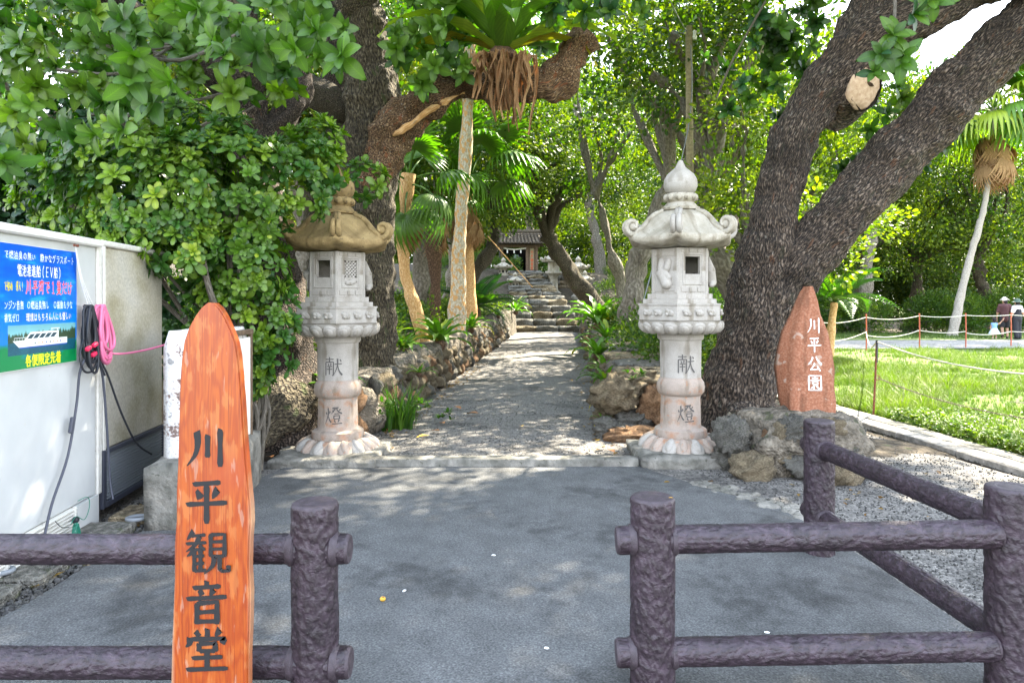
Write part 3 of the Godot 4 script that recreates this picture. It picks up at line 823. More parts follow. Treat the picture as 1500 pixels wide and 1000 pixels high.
	for q in [["fallen_yellow", .55, .33, .04], ["fallen_brown", .30, .13, .045], ["fallen_orange", .52, .20, .05], ["fallen_green", .12, .26, .03]]:
		mat(q[0], lin(q[1], q[2], q[3]), 0.7).cull_mode = BaseMaterial3D.CULL_DISABLED
	# broad stains
	var bl := PackedByteArray()
	var run := PackedByteArray()
	var ro := PackedByteArray()
	for y in S:
		for x in S:
			var k := y * S + x
			var a := fbm[k] / 255.0
			var b := mid[k] / 255.0
			var s := clampf(1.10 - 0.42 * smoothstep(0.40, 1.0, a * 0.75 + b * 0.35), 0.0, 1.0)
			bl.append_array([int(255 * s), int(250 * s), int(244 * s)])
			var st := fbm2[(y / 9) * S + x] / 255.0
			var d := clampf(1.12 - 0.36 * smoothstep(0.45, 0.95, st * 0.7 + a * 0.4), 0.0, 1.0)
			run.append_array([int(255 * d), int(255 * pow(d, 1.12)), int(255 * pow(d, 1.35))])
	var stains := pic(Image.create_from_data(S, S, false, Image.FORMAT_RGB8, bl))
	var runs := pic(Image.create_from_data(S, S, false, Image.FORMAT_RGB8, run))
	weather(["asphalt", "gravel", "concrete", "old_concrete", "bark_dark", "bark_mossy"], stains, 0.22)
	weather(["coral_a", "coral_b", "coral_c", "wall_core", "log_paint"], stains, 0.9)
	weather(["granite", "granite_rust", "granite_roof", "granite_ochre", "red_stone"], runs, 0.75, false)
	# leaf: pale midrib, faint side veins
	var lim := Image.create(64, 128, false, Image.FORMAT_RGB8)
	for y in 128:
		for x in 64:
			var u := absf(x - 31.5) / 31.5
			var vein := 0.5 + 0.5 * sin((y + u * 34.0) * 0.62)
			var q := Color(1, 1, 1) * (0.86 + 0.10 * vein * (1.0 - u * 0.5) - 0.06 * u)
			q = q.lerp(Color(1.0, 1.0, 0.75), clampf(1.0 - u * 12.0, 0.0, 1.0))
			if u < 0.07:
				q = Color(1, 1, 0.8)
			lim.set_pixel(x, y, q)
	M.leaf_tex = pic(lim)
	leafmat("leaf_glossy", 0.34, Color(.80, .95, .28))
	leafmat("leaf_soft", 0.5, Color(1.0, 1.0, .30))
	leafmat("frond", 0.42, Color(.75, .9, .25))
	leafmat("grass_blade", 0.6, Color(.7, .85, .3))
	# single leaves (each its own part) in a few tones
	for k in 7:
		var q = [[.062, .155, .024], [.088, .205, .025], [.125, .255, .028], [.036, .12, .045], [.15, .31, .034], [.40, .52, .05], [.50, .40, .03]][k]
		var m := StandardMaterial3D.new()
		m.resource_name = "leaf_tone_%d" % k
		m.albedo_color = lin(q[0], q[1], q[2])
		m.albedo_texture = M.leaf_tex
		m.roughness = 0.42
		m.cull_mode = BaseMaterial3D.CULL_DISABLED
		m.backlight_enabled = true
		m.backlight = Color(.80, .95, .28)
		M["leaf_tone_%d" % k] = m
	# people
	mat("skin", lin(.42, .24, .155), 0.55)
	for q in [["shirt_brown", .075, .028, .030], ["white_cloth", .72, .72, .72], ["black_cloth", .014, .015, .020], ["green_hat", .06, .10, .075], ["blue_top", .20, .36, .66], ["pale_skirt", .52, .62, .72], ["hair", .012, .009, .008], ["cap_white", .70, .64, .58], ["sandal", .5, .4, .36]]:
		mat(q[0], lin(q[1], q[2], q[3]), 0.85)

# ---------- leaves and plants ----------
var leaf_oval: MB
var leaf_spoon: MB
var leaf_far: MB
var rosette_near: ArrayMesh
var rosette_spoon: ArrayMesh
var spray: ArrayMesh
var spray_far: ArrayMesh

func leaf_shape(widths: Array, droop := 0.18, fold := 0.12) -> MB:
	# a leaf of length 1 along +z with a folded blade
	var m := MB.new()
	var rows := []
	for k in widths.size():
		var f := float(k) / (widths.size() - 1)
		var w: float = widths[k]
		var y := -droop * f * f + 0.05 * sin(f * PI)
		rows.append(PackedVector3Array([Vector3(-w, y + fold * w, f), Vector3(0, y, f), Vector3(w, y + fold * w, f)]))
	m.loft(rows, false, 1.0, 1.0)
	for k in m.t.size():
		m.t[k].y = m.v[k].z
	return m

func aim(dir: Vector3, spin: float, s: float) -> Basis:
	var z := dir.normalized()
	var x := (Vector3.UP.cross(z) if absf(z.y) < 0.98 else Vector3.RIGHT).normalized()
	var b := Basis(x, z.cross(x), z)
	return b * Basis(Vector3(0, 0, 1), spin) * Basis.from_scale(Vector3.ONE * s)

func make_leaves() -> void:
	leaf_oval = leaf_shape([0.025, 0.13, 0.20, 0.235, 0.235, 0.19, 0.10, 0.0], 0.22)
	leaf_spoon = leaf_shape([0.02, 0.06, 0.12, 0.19, 0.22, 0.17, 0.0], 0.22)
	leaf_far = leaf_shape([0.0, 0.22, 0.24, 0.0])
	rosette_near = rosette(leaf_oval, 11, 15.0, 70.0).mesh()
	rosette_spoon = rosette(leaf_spoon, 14, 5.0, 72.0).mesh()
	spray = spray_mesh(40, 0.27).mesh()
	spray_far = spray_mesh(48, 0.24).mesh()

func rosette(leaf: MB, count: int, low: float, high: float) -> MB:
	# leaves round a shoot that points along +z
	var m := MB.new()
	for k in count:
		var f := float(k) / (count - 1)
		var a := k * 2.399 + rf(-0.3, 0.3)
		var e := deg_to_rad(lerpf(low, high, f) + rf(-9, 9))
		var d := Vector3(cos(a) * cos(e), sin(a) * cos(e), sin(e))
		var up := Vector3(0, 0, 1)
		var x := up.cross(d).normalized()
		var b := Basis(x, d.cross(x), d)
		var s := lerpf(1.0, 0.62, f) * rf(0.8, 1.1)
		m.add(leaf, Transform3D(b * Basis(Vector3(0, 0, 1), rf(-0.4, 0.4)) * Basis.from_scale(Vector3.ONE * s), Vector3(0, 0, 0.12 * f)), Color(1, 1, 1) * rf(0.75, 1.15))
	return m

func spray_mesh(count: int, size: float) -> MB:
	var m := MB.new()
	for k in count:
		var p := Vector3(rf(-1, 1), rf(-0.6, 0.6), rf(-0.2, 1.2)) * 0.75
		var d := (p.normalized() + Vector3(rf(-.5, .5), rf(-.3, .6), 0.5)).normalized()
		m.add(leaf_far, Transform3D(aim(d, rf(-1.2, 1.2), size * rf(0.7, 1.2)), p), Color(1, 1, 1) * rf(0.7, 1.2))
	return m

func blob_xf(blobs: Array, size: float, density: float, tone_a: Color, tone_b: Color, xf: Array, cols: PackedColorArray, shell := 0.45, upward := 0.5) -> void:
	# leaf sprays through lumps of crown: [centre, radii]
	for b in blobs:
		var r: Vector3 = b[1]
		var cnt := int(density * (r.x * r.y + r.y * r.z + r.x * r.z) / (size * size))
		for k in cnt:
			var d := Vector3(rf(-1, 1), rf(-1, 1), rf(-1, 1))
			if d.length() < 0.05:
				continue
			d = d.normalized()
			var q := lerpf(shell, 1.0, pow(rng.randf(), 0.6)) * (1.0 + 0.25 * lump.get_noise_3dv((b[0] + d) * 80.0))
			xf.append(Transform3D(aim(d + Vector3(0, upward, 0) + Vector3(rf(-.5, .5), rf(-.5, .5), rf(-.5, .5)), rf(0, TAU), size * rf(0.75, 1.2)), b[0] + d * r * q))
			var f := pow(rng.randf(), 2.0)
			cols.append(tone_a.lerp(tone_b, f))

func limb(m: MB, a: Vector3, b: Vector3, ra: float, rb: float, sides := 8, sag := 0.25) -> void:
	var l := a.distance_to(b)
	var p := [a, a.lerp(b, 0.35) + Vector3(rf(-.1, .1) * l, sag * l * 0.5, rf(-.1, .1) * l), a.lerp(b, 0.7) + Vector3(rf(-.08, .08) * l, sag * l * 0.4, rf(-.08, .08) * l), b]
	var q := spline(p, 5)
	var rr := PackedFloat32Array()
	for k in q.size():
		rr.append(lerpf(ra, rb, pow(float(k) / (q.size() - 1), 0.8)))
	tube(m, q, rr, sides, 0.12, 1.6, 1.0, 1.0, false)

# a tree in the middle distance or beyond: wavering trunk, limbs to each lump of the crown
func tree(label: String, at: Vector3, h: float, spread: float, lean: Vector3, r0: float, cfg := {}) -> Node3D:
	var o := thing(cfg.get("name", "broadleaf_tree"), label, "tree", at, 0.0, cfg.get("group", "trees behind the path and the field"))
	var bark: Material = M[cfg.get("bark", "bark_grey")]
	var tm := MB.new()
	var fork: float = cfg.get("fork", 0.45)
	var top := Vector3(lean.x, h * fork, lean.z)
	var p := [Vector3(0, -0.2, 0), top * 0.35 + Vector3(rf(-.25, .25), 0, rf(-.25, .25)), top * 0.7 + Vector3(rf(-.3, .3), 0, rf(-.3, .3)), top]
	var q := spline(p, 7)
	var rr := PackedFloat32Array()
	for k in q.size():
		var f := float(k) / (q.size() - 1)
		rr.append(r0 * (lerpf(1.0, 0.62, f) + 0.5 * exp(-f * 9.0)))
	tube(tm, q, rr, 14, 0.22, 1.2, 2.0, 0.7, false)
	part("trunk", tm, bark, o)
	var blobs := []
	var nb: int = cfg.get("lumps", 13)
	for k in nb:
		var a := TAU * k / nb + rf(-.4, .4)
		var f := rng.randf()
		var c := top + Vector3(cos(a) * spread * rf(0.35, 0.8), h * (1.0 - fork) * lerpf(cfg.get("low", 0.0), 0.85, f), sin(a) * spread * rf(0.35, 0.8))
		var r := spread * rf(0.30, 0.46)
		blobs.append([c, Vector3(r, r * 0.72, r)])
	blobs.append([top + Vector3(0, h * (1.0 - fork) * 0.75, 0), Vector3.ONE * spread * 0.42])
	for k in blobs.size():
		if k % 2 == 0 or k < 4:
			var lm := MB.new()
			limb(lm, q[q.size() - 1 - (k % 3)] - Vector3(0, 0.1, 0), blobs[k][0], r0 * 0.52, r0 * 0.10, 8)
			part("limb", lm, bark, o)
	var xf := []
	var cols := PackedColorArray()
	blob_xf(blobs, cfg.get("size", 0.55), cfg.get("density", 2.6), cfg.get("dark", Color(.055, .145, .018)), cfg.get("light", Color(.30, .42, .035)), xf, cols)
	many("crown", cfg.get("mesh", spray), M[cfg.get("mat", "leaf_soft")], xf, cols, o)
	return o

# rosettes of big leaves close to the camera: the nearest become single leaf parts, the rest one mass
func leafy(o: Node3D, shoots: Array, size: float, leaf: MB, count: int, single: int, mass: Mesh, tones: Array, dark: Color, light: Color, low := 5.0, high := 72.0) -> void:
	var eye := Vector3(0, 1.5, 0) - o.position
	shoots.sort_custom(func(a, b): return a[0].distance_squared_to(eye) < b[0].distance_squared_to(eye))
	var shared := leaf.mesh()
	var xf := []
	var cols := PackedColorArray()
	var made := 0
	for s in shoots:
		var d: Vector3 = s[1]
		var sz: float = size * rf(0.75, 1.2)
		# in front of the lens and inside its view?
		var q: Vector3 = s[0] + o.position - Vector3(0, 1.5, 0)
		var seen: bool = q.z < -0.5 and absf(q.x) < -q.z * 0.76 and q.y < -q.z * 0.46
		if seen and made + count <= single:
			var base := Transform3D(aim(d, rf(0, TAU), sz), s[0])
			var tone: int = tones[rng.randi() % tones.size()]
			for k in count:
				var f := float(k) / (count - 1)
				var a := k * 2.399 + rf(-0.35, 0.35)
				var e := deg_to_rad(lerpf(low, high, f) + rf(-10, 10))
				var dd := Vector3(cos(a) * cos(e), sin(a) * cos(e), sin(e))
				var x := Vector3(0, 0, 1).cross(dd).normalized()
				var b := Basis(x, dd.cross(x), dd) * Basis(Vector3(0, 0, 1), rf(-.4, .4)) * Basis.from_scale(Vector3.ONE * lerpf(1.0, 0.6, f) * rf(0.8, 1.12))
				var tk := tone if rng.randf() < 0.75 else tones[rng.randi() % tones.size()] as int
				part("leaf", shared, M["leaf_tone_%d" % tk], o, base * Transform3D(b, Vector3(0, 0, 0.12 * f)))
			made += count
		else:
			xf.append(Transform3D(aim(d, rf(0, TAU), sz), s[0]))
			cols.append(dark.lerp(light, pow(rng.randf(), 2.2)))
	if xf.size():
		many("foliage", mass, M.leaf_glossy, xf, cols, o)

# a bird's nest fern: a funnel of strap fronds
func nest_fern(label: String, at: Vector3, size: float, count: int, group := "bird's nest ferns along the path", light := 0.5, called := "nest_fern") -> Node3D:
	var o := thing(called, label, "fern", at, rf(0, TAU), group)
	var heart := MB.new()
	lathe(heart, [[0.02, -0.1 * size], [0.10 * size, -0.06 * size], [0.14 * size, 0.04 * size], [0.07 * size, 0.12 * size], [0.0, 0.12 * size]], 9)
	part("root_clump", heart, M.fibre, o)
	for k in count:
		var f := float(k) / count
		var el := deg_to_rad(lerpf(22, 74, f) + rf(-8, 8))
		var az := k * 2.399 + rf(-.25, .25)
		var L := size * rf(0.75, 1.1) * lerpf(1.0, 0.75, f)
		var w := L * rf(0.075, 0.10)
		var pos := Vector3.ZERO
		var m := MB.new()
		var rows := []
		var ph := rf(0, 6)
		for s in 10:
			var u := s / 9.0
			var e := el - u * u * rf(0.9, 1.1) * (1.5 - f * 0.6)
			if s > 0:
				pos += Vector3(0, sin(e), cos(e)) * L / 9.0
			var ww := w * (sin(PI * clampf(u * 0.92 + 0.10, 0, 1)) * 0.9 + 0.1) * (1.0 if s < 9 else 0.1)
			var nrm := Vector3(0, cos(e), -sin(e))
			var rip := 0.014 * size * sin(u * 24.0 + ph)
			rows.append(PackedVector3Array([pos + Vector3(-ww, 0, 0) + nrm * (ww * 0.35 + rip), pos, pos + Vector3(ww, 0, 0) + nrm * (ww * 0.35 - rip)]))
		m.loft(rows, false, 1.0, 1.0 / L)
		var tone := 4 if rng.randf() < light else (2 if rng.randf() < 0.6 else 5)
		if k < 2:
			tone = 6 if rng.randf() < 0.5 else tone
		part("frond", m, M["leaf_tone_%d" % tone], o, Transform3D(Basis(Vector3.UP, az), Vector3(0, 0.06 * size, 0)))
	return o

# one fan leaf of a fan palm: petiole along +z, then pleated segments with drooping tips
func fan_leaf(stalk: float, r: float, droop: float, segs := 22, open := 2.2) -> MB:
	var m := MB.new()
	var st := spline([Vector3.ZERO, Vector3(0, 0.06 * stalk, stalk * 0.5), Vector3(0, -0.02 * stalk, stalk)], 3)
	var rr := PackedFloat32Array()
	for k in st.size():
		rr.append(lerpf(0.022, 0.012, float(k) / st.size()))
	tube(m, st, rr, 5, 0.0, 1.0, 1, 1, false, Color(1.3, 1.25, 0.9))
	for s in segs:
		var a := lerpf(-open, open, (s + 0.5) / segs)
		var d := Vector3(sin(a), 0, cos(a))
		var sd := Vector3(cos(a), 0, -sin(a))
		var L := r * (1.0 - 0.18 * absf(a) / 2.2) * rf(0.92, 1.06)
		var rows := []
		for q in 5:
			var u := q / 4.0
			var w: float = [0.015, 0.05, 0.055, 0.03, 0.004][q] * r * (1.15 if open > 1.0 else 0.62)
			var p := Vector3(0, 0, stalk) + d * L * u * (1.0 - 0.25 * droop * u * u) + Vector3(0, -droop * L * pow(u, 2.6) * 0.8, 0)
			rows.append(PackedVector3Array([p - sd * w + Vector3(0, 0.012, 0), p, p + sd * w + Vector3(0, 0.012, 0)]))
		m.loft(rows, false, 1.0, 1.0, Color(1, 1, 1) * rf(0.8, 1.2))
	return m

func feather_leaf(L: float, droop: float, pairs := 26) -> MB:
	var m := MB.new()
	var pts := PackedVector3Array()
	var rr := PackedFloat32Array()
	for k in pairs + 1:
		var u := float(k) / pairs
		pts.append(Vector3(0, -droop * L * u * u, L * u * (1.0 - 0.2 * droop * u)))
		rr.append(lerpf(0.02, 0.004, u))
	tube(m, pts, rr, 5, 0, 1, 1, 1, false, Color(1.3, 1.2, 0.7))
	for k in range(3, pairs + 1):
		var u := float(k) / pairs
		for s in [-1.0, 1.0]:
			var l := L * 0.30 * sin(PI * clampf(u * 0.85 + 0.12, 0, 1))
			var d := Vector3(s, 0.25, 0.55).normalized()
			var p := pts[k]
			var w := Vector3(0, 0, 0.018 * L)
			m.loft([PackedVector3Array([p - w * 0.4, p + w * 0.4]), PackedVector3Array([p + d * l * 0.5 - w, p + d * l * 0.5 + w]), PackedVector3Array([p + d * l + Vector3(0, -0.35 * l, 0), p + d * l + Vector3(0, -0.35 * l, 0.004)])], false, 1, 1, Color(1, 1, 1) * rf(0.8, 1.2))
	return m

func _ready() -> void:
	rng.seed = 20240
	lump.seed = 7
	lump.frequency = 0.01
	lump.fractal_octaves = 3
	plate.seed = 4
	plate.noise_type = FastNoiseLite.TYPE_CELLULAR
	plate.cellular_return_type = FastNoiseLite.RETURN_DISTANCE2_SUB
	plate.fractal_type = FastNoiseLite.FRACTAL_NONE
	plate.frequency = 11.0
	var cam := Camera3D.new()
	cam.name = "camera"
	cam.projection = Camera3D.PROJECTION_FRUSTUM
	cam.near = 0.05
	cam.far = 900.0
	cam.size = 0.05
	cam.frustum_offset = Vector2(0, -0.057 * 0.05)
	cam.position = Vector3(0, 1.5, 0)
	add_child(cam)
	var sm := ProceduralSkyMaterial.new()
	sm.sky_top_color = Color(.74, .80, .90)
	sm.sky_horizon_color = Color(.99, .98, .96)
	sm.sky_curve = 0.22
	sm.sky_energy_multiplier = 1.0
	sm.ground_bottom_color = Color(.20, .20, .17)
	sm.ground_horizon_color = Color(.55, .56, .54)
	sm.sun_angle_max = 12.0
	var sky := Sky.new()
	sky.sky_material = sm
	var env := Environment.new()
	env.background_mode = Environment.BG_SKY
	env.sky = sky
	env.background_energy_multiplier = 1.0
	env.tonemap_mode = Environment.TONE_MAPPER_LINEAR
	env.tonemap_exposure = 7.4
	env.sdfgi_enabled = true
	env.ssao_enabled = true
	env.ssil_enabled = true
	var we := WorldEnvironment.new()
	we.name = "environment"
	we.environment = env
	add_child(we)
	var sun := DirectionalLight3D.new()
	sun.name = "sun"
	sun.light_energy = 1.6
	sun.light_color = Color(1.0, .955, .87)
	sun.light_angular_distance = 0.53
	sun.shadow_enabled = true
	add_child(sun)
	sun.look_at_from_position(Vector3(0.46, 0.76, -0.50), Vector3.ZERO)
	make_materials()
	make_leaves()
	build_ground()
	build_stairs_and_hall()
	build_walls()
	build_background_trees()
	build_near_trees()
	build_palms()
	build_lanterns()
	build_cabinets()
	build_pillar()
	build_marker()
	build_fences()
	build_sign()
	build_shrubs()
	build_field()
	build_people()
	build_small_things()

# ---------- ground ----------
func pc(d: float) -> float: return -0.22 + 0.08 * (d - 7.4)
func rp(d: float) -> float: return 0.02 + 0.2 * smoothstep(7.0, 30.0, d)

func height(x: float, d: float) -> float:
	var s := x - pc(d)
	var far := smoothstep(29.0, 42.0, d)
	var h := 0.0
	# the bank on the left of the path, held by its wall
	var front := smoothstep(7.3, 8.1, d)
	var left := smoothstep(-1.55, -1.85, s) * front
	h += left * (0.52 + 0.45 * smoothstep(-1.8, -6.0, s))
	# the narrow bank on the right
	var right := smoothstep(1.45, 1.8, s) * (1.0 - smoothstep(2.6, 4.2, s)) * smoothstep(8.6, 9.6, d)
	h += right * 0.42
	# the rise to the hall
	h += far * 2.9 * (1.0 - smoothstep(5.0, 12.0, s))
	var inside := (1.0 - smoothstep(1.35, 1.6, absf(s))) * smoothstep(6.6, 7.4, d)
	if d < 30.5:
		h = lerpf(h, rp(d) - 0.05, inside)
	var open := smoothstep(6.2, 6.8, d)
	h += (0.05 * lump.get_noise_2d(x * 60.0, d * 60.0)) * open * (1.0 - inside) * 1.2
	return h - 0.05 + (0.045 * open * (1.0 - inside))

func on_ground(x: float, d: float) -> Vector3: return Vector3(x, height(x, d), -d)

func build_ground() -> void:
	var m := MB.new()
	var rows := []
	var d := -8.0
	while d < 76.0:
		var row := PackedVector3Array()
		var x := -40.0
		while x <= 60.0:
			row.append(Vector3(x, height(x, d), -d))
			x += 0.22 if absf(x - 1.0) < 6.5 else 0.9
		rows.append(row)
		d += 0.3 if d > 5.0 and d < 20.0 else 0.7
	m.loft(rows, false)
	struct("ground", m.flip(), M.earth, "structure", "bare earth under the trees")
	var far := MB.new()
	far.loft([PackedVector3Array([Vector3(-500, -0.3, 60), Vector3(500, -0.3, 60)]), PackedVector3Array([Vector3(-500, -0.3, -500), Vector3(500, -0.3, -500)])], false)
	struct("distant_ground", far.flip(), M.lawn)
	# field of grass on the right with its far path
	struct("field", sheet([[5.0, 5.4], [4.55, 10.2], [4.6, 21.0], [40, 23.5], [40, 5.4]], 0.022), M.lawn, "structure", "sunlit rough lawn beyond the paving strip")
	struct("field_path", sheet([[3.2, 21.2], [40, 23.6], [40, 27.6], [3.2, 26.2]], 0.034), M.concrete, "structure", "pale path across the far side of the field")
	struct("field_verge", sheet([[3.4, 26.4], [40, 27.8], [40, 33.0], [3.6, 31.5]], 0.026), M.lawn)
	# forecourt
	struct("forecourt_pavement", sheet([[-2.45, -6], [-2.47, 2.6], [-2.42, 3.6], [-2.46, 4.3], [-2.30, 5.2], [-2.05, 6.3], [0, 6.32], [1.2, 6.32], [1.24, 6.12], [1.45, 5.75], [1.62, 5.45], [1.95, 5.0], [2.02, 4.6], [2.07, 4.0], [2.10, 3.2], [2.2, 2.0], [2.3, -6]], 0.0), M.asphalt, "structure", "dark asphalt forecourt")
	struct("gravel_ground", sheet([[1.0, -6], [1.0, 6.9], [1.9, 7.6], [3.6, 8.6], [4.0, 8.4], [4.45, 5.6], [5.6, 1.0], [7.0, -6]], -0.012), M.gravel, "structure", "loose grey gravel beside the asphalt")
	struct("gravel_verge", sheet([[-6, -6], [-6, 6.6], [-1.5, 6.9], [-1.5, 6.2], [-2.3, 4.0], [-2.3, -6]], -0.014), M.gravel)
	var pm := MB.new()
	rows = []
	d = 6.34
	while d < 30.6:
		var row := PackedVector3Array()
		for k in 15:
			var s := -1.75 + 3.5 * k / 14.0
			row.append(Vector3(pc(d) + s, rp(d) + 0.012 * lump.get_noise_2d(s * 220.0, d * 220.0) - 0.02 * absf(s) , -d))
		rows.append(row)
		d += 0.3
	pm.loft(rows, false)
	struct("gravel_path", pm.flip(), M.gravel, "structure", "grey gravel path leading to the stone steps")
	# a worn concrete kerb where the path meets the asphalt
	var kb := MB.new()
	rows = []
	for k in 31:
		var x := -1.34 + 2.5 * k / 30.0
		var j := 0.008 * lump.get_noise_2d(x * 500.0, 3.0)
		rows.append(PackedVector3Array([Vector3(x, -0.02, -6.24 + j), Vector3(x, 0.055 + j, -6.25 + j), Vector3(x, 0.068 + j, -6.28), Vector3(x, 0.066 + j, -6.40), Vector3(x, 0.0, -6.44)]))
	kb.loft(rows, false)
	struct("kerb", kb, M.old_concrete, "structure", "worn concrete kerb across the mouth of the path")
	# paving strip beside the lawn: two lines of slabs
	var strip := Node3D.new()
	strip.name = "paving_strip"
	strip.set_meta("kind", "structure")
	add_child(strip)
	for line in 2:
		var q := 0.0
		while q < 9.0:
			var L := rf(0.78, 0.95)
			var a := Vector3(4.86 - 0.24 * line - 0.075 * (q + L * 0.5), 0.012, -(5.0 + q + L * 0.5))
			var sl := MB.new()
			sl.box(Vector3.ZERO, Vector3(0.225, 0.07, L - 0.012), 0.008)
			part("slab", sl, M.concrete if rng.randf() < 0.6 else M.old_concrete, strip, Transform3D(Basis(Vector3.UP, 0.075) * Basis(Vector3.RIGHT, rf(-.008, .008)), a + Vector3(0, rf(-.006, .006), 0)))
			q += L
	# loose stones lying on the gravel
	var xf := []
	var cols := PackedColorArray()
	for k in 9000:
		var dd := rf(2.2, 8.2)
		var x := rf(1.35, 4.5)
		if dd < 5.0 and x < 2.12: continue
		if x < 1.5 + (6.3 - dd) * 0.45 and dd > 5.0: continue
		var g := rf(.13, .27)
		xf.append(Transform3D(Basis.from_euler(Vector3(rf(0, 6), rf(0, 6), 0)) * Basis.from_scale(Vector3(1, .6, .8) * rf(.004, .009)), Vector3(x, rf(-.012, -.004), -dd)))
		cols.append(Color(g, g, g * rf(.9, 1.02)))
	for k in 2200:
		var dd := rf(2.6, 5.6)
		var x := -2.46 - absf(rng.randfn(0.0, 0.16)) + 0.03
		var g := rf(.08, .26)
		xf.append(Transform3D(Basis.from_euler(Vector3(rf(0, 6), rf(0, 6), 0)) * Basis.from_scale(Vector3(1, .6, .8) * rf(.007, .02)), Vector3(x, rf(-.01, .006), -dd)))
		cols.append(Color(g, g, g * rf(.9, 1.02)))
	for k in 1600:
		var dd := 6.5 + pow(rng.randf(), 2.0) * 4.0
		var s := rf(-1.5, 1.45)
		var g := rf(.08, .20)
		xf.append(Transform3D(Basis.from_euler(Vector3(rf(0, 6), rf(0, 6), 0)) * Basis.from_scale(Vector3(1, .6, .8) * rf(.004, .010)), Vector3(pc(dd) + s, rp(dd) - 0.02 * absf(s), -dd)))
		cols.append(Color(g, g, g * rf(.92, 1.02)))
	many("gravel", rock(1.0, Vector3.ONE * 2.0, 0.2, 6, 4).mesh(), M.pebble, xf, cols)
	# broken edge of the asphalt by the right lantern
	var eb := MB.new()
	for k in 46:
		var f := rng.randf()
		var r := rock(40.0 + k, Vector3(rf(.05, .16), rf(.03, .06), rf(.05, .13)), 0.3, 7, 5)
		eb.add(r, Transform3D(Basis(Vector3.UP, rf(0, 6)), Vector3(lerpf(1.5, 2.08, f) + rf(-.04, .16), -0.012, -lerpf(5.7, 4.7, f) + rf(-.12, .08))))
	struct("broken_edge", eb, M.old_concrete, "stuff", "crumbled asphalt edge by the gravel")

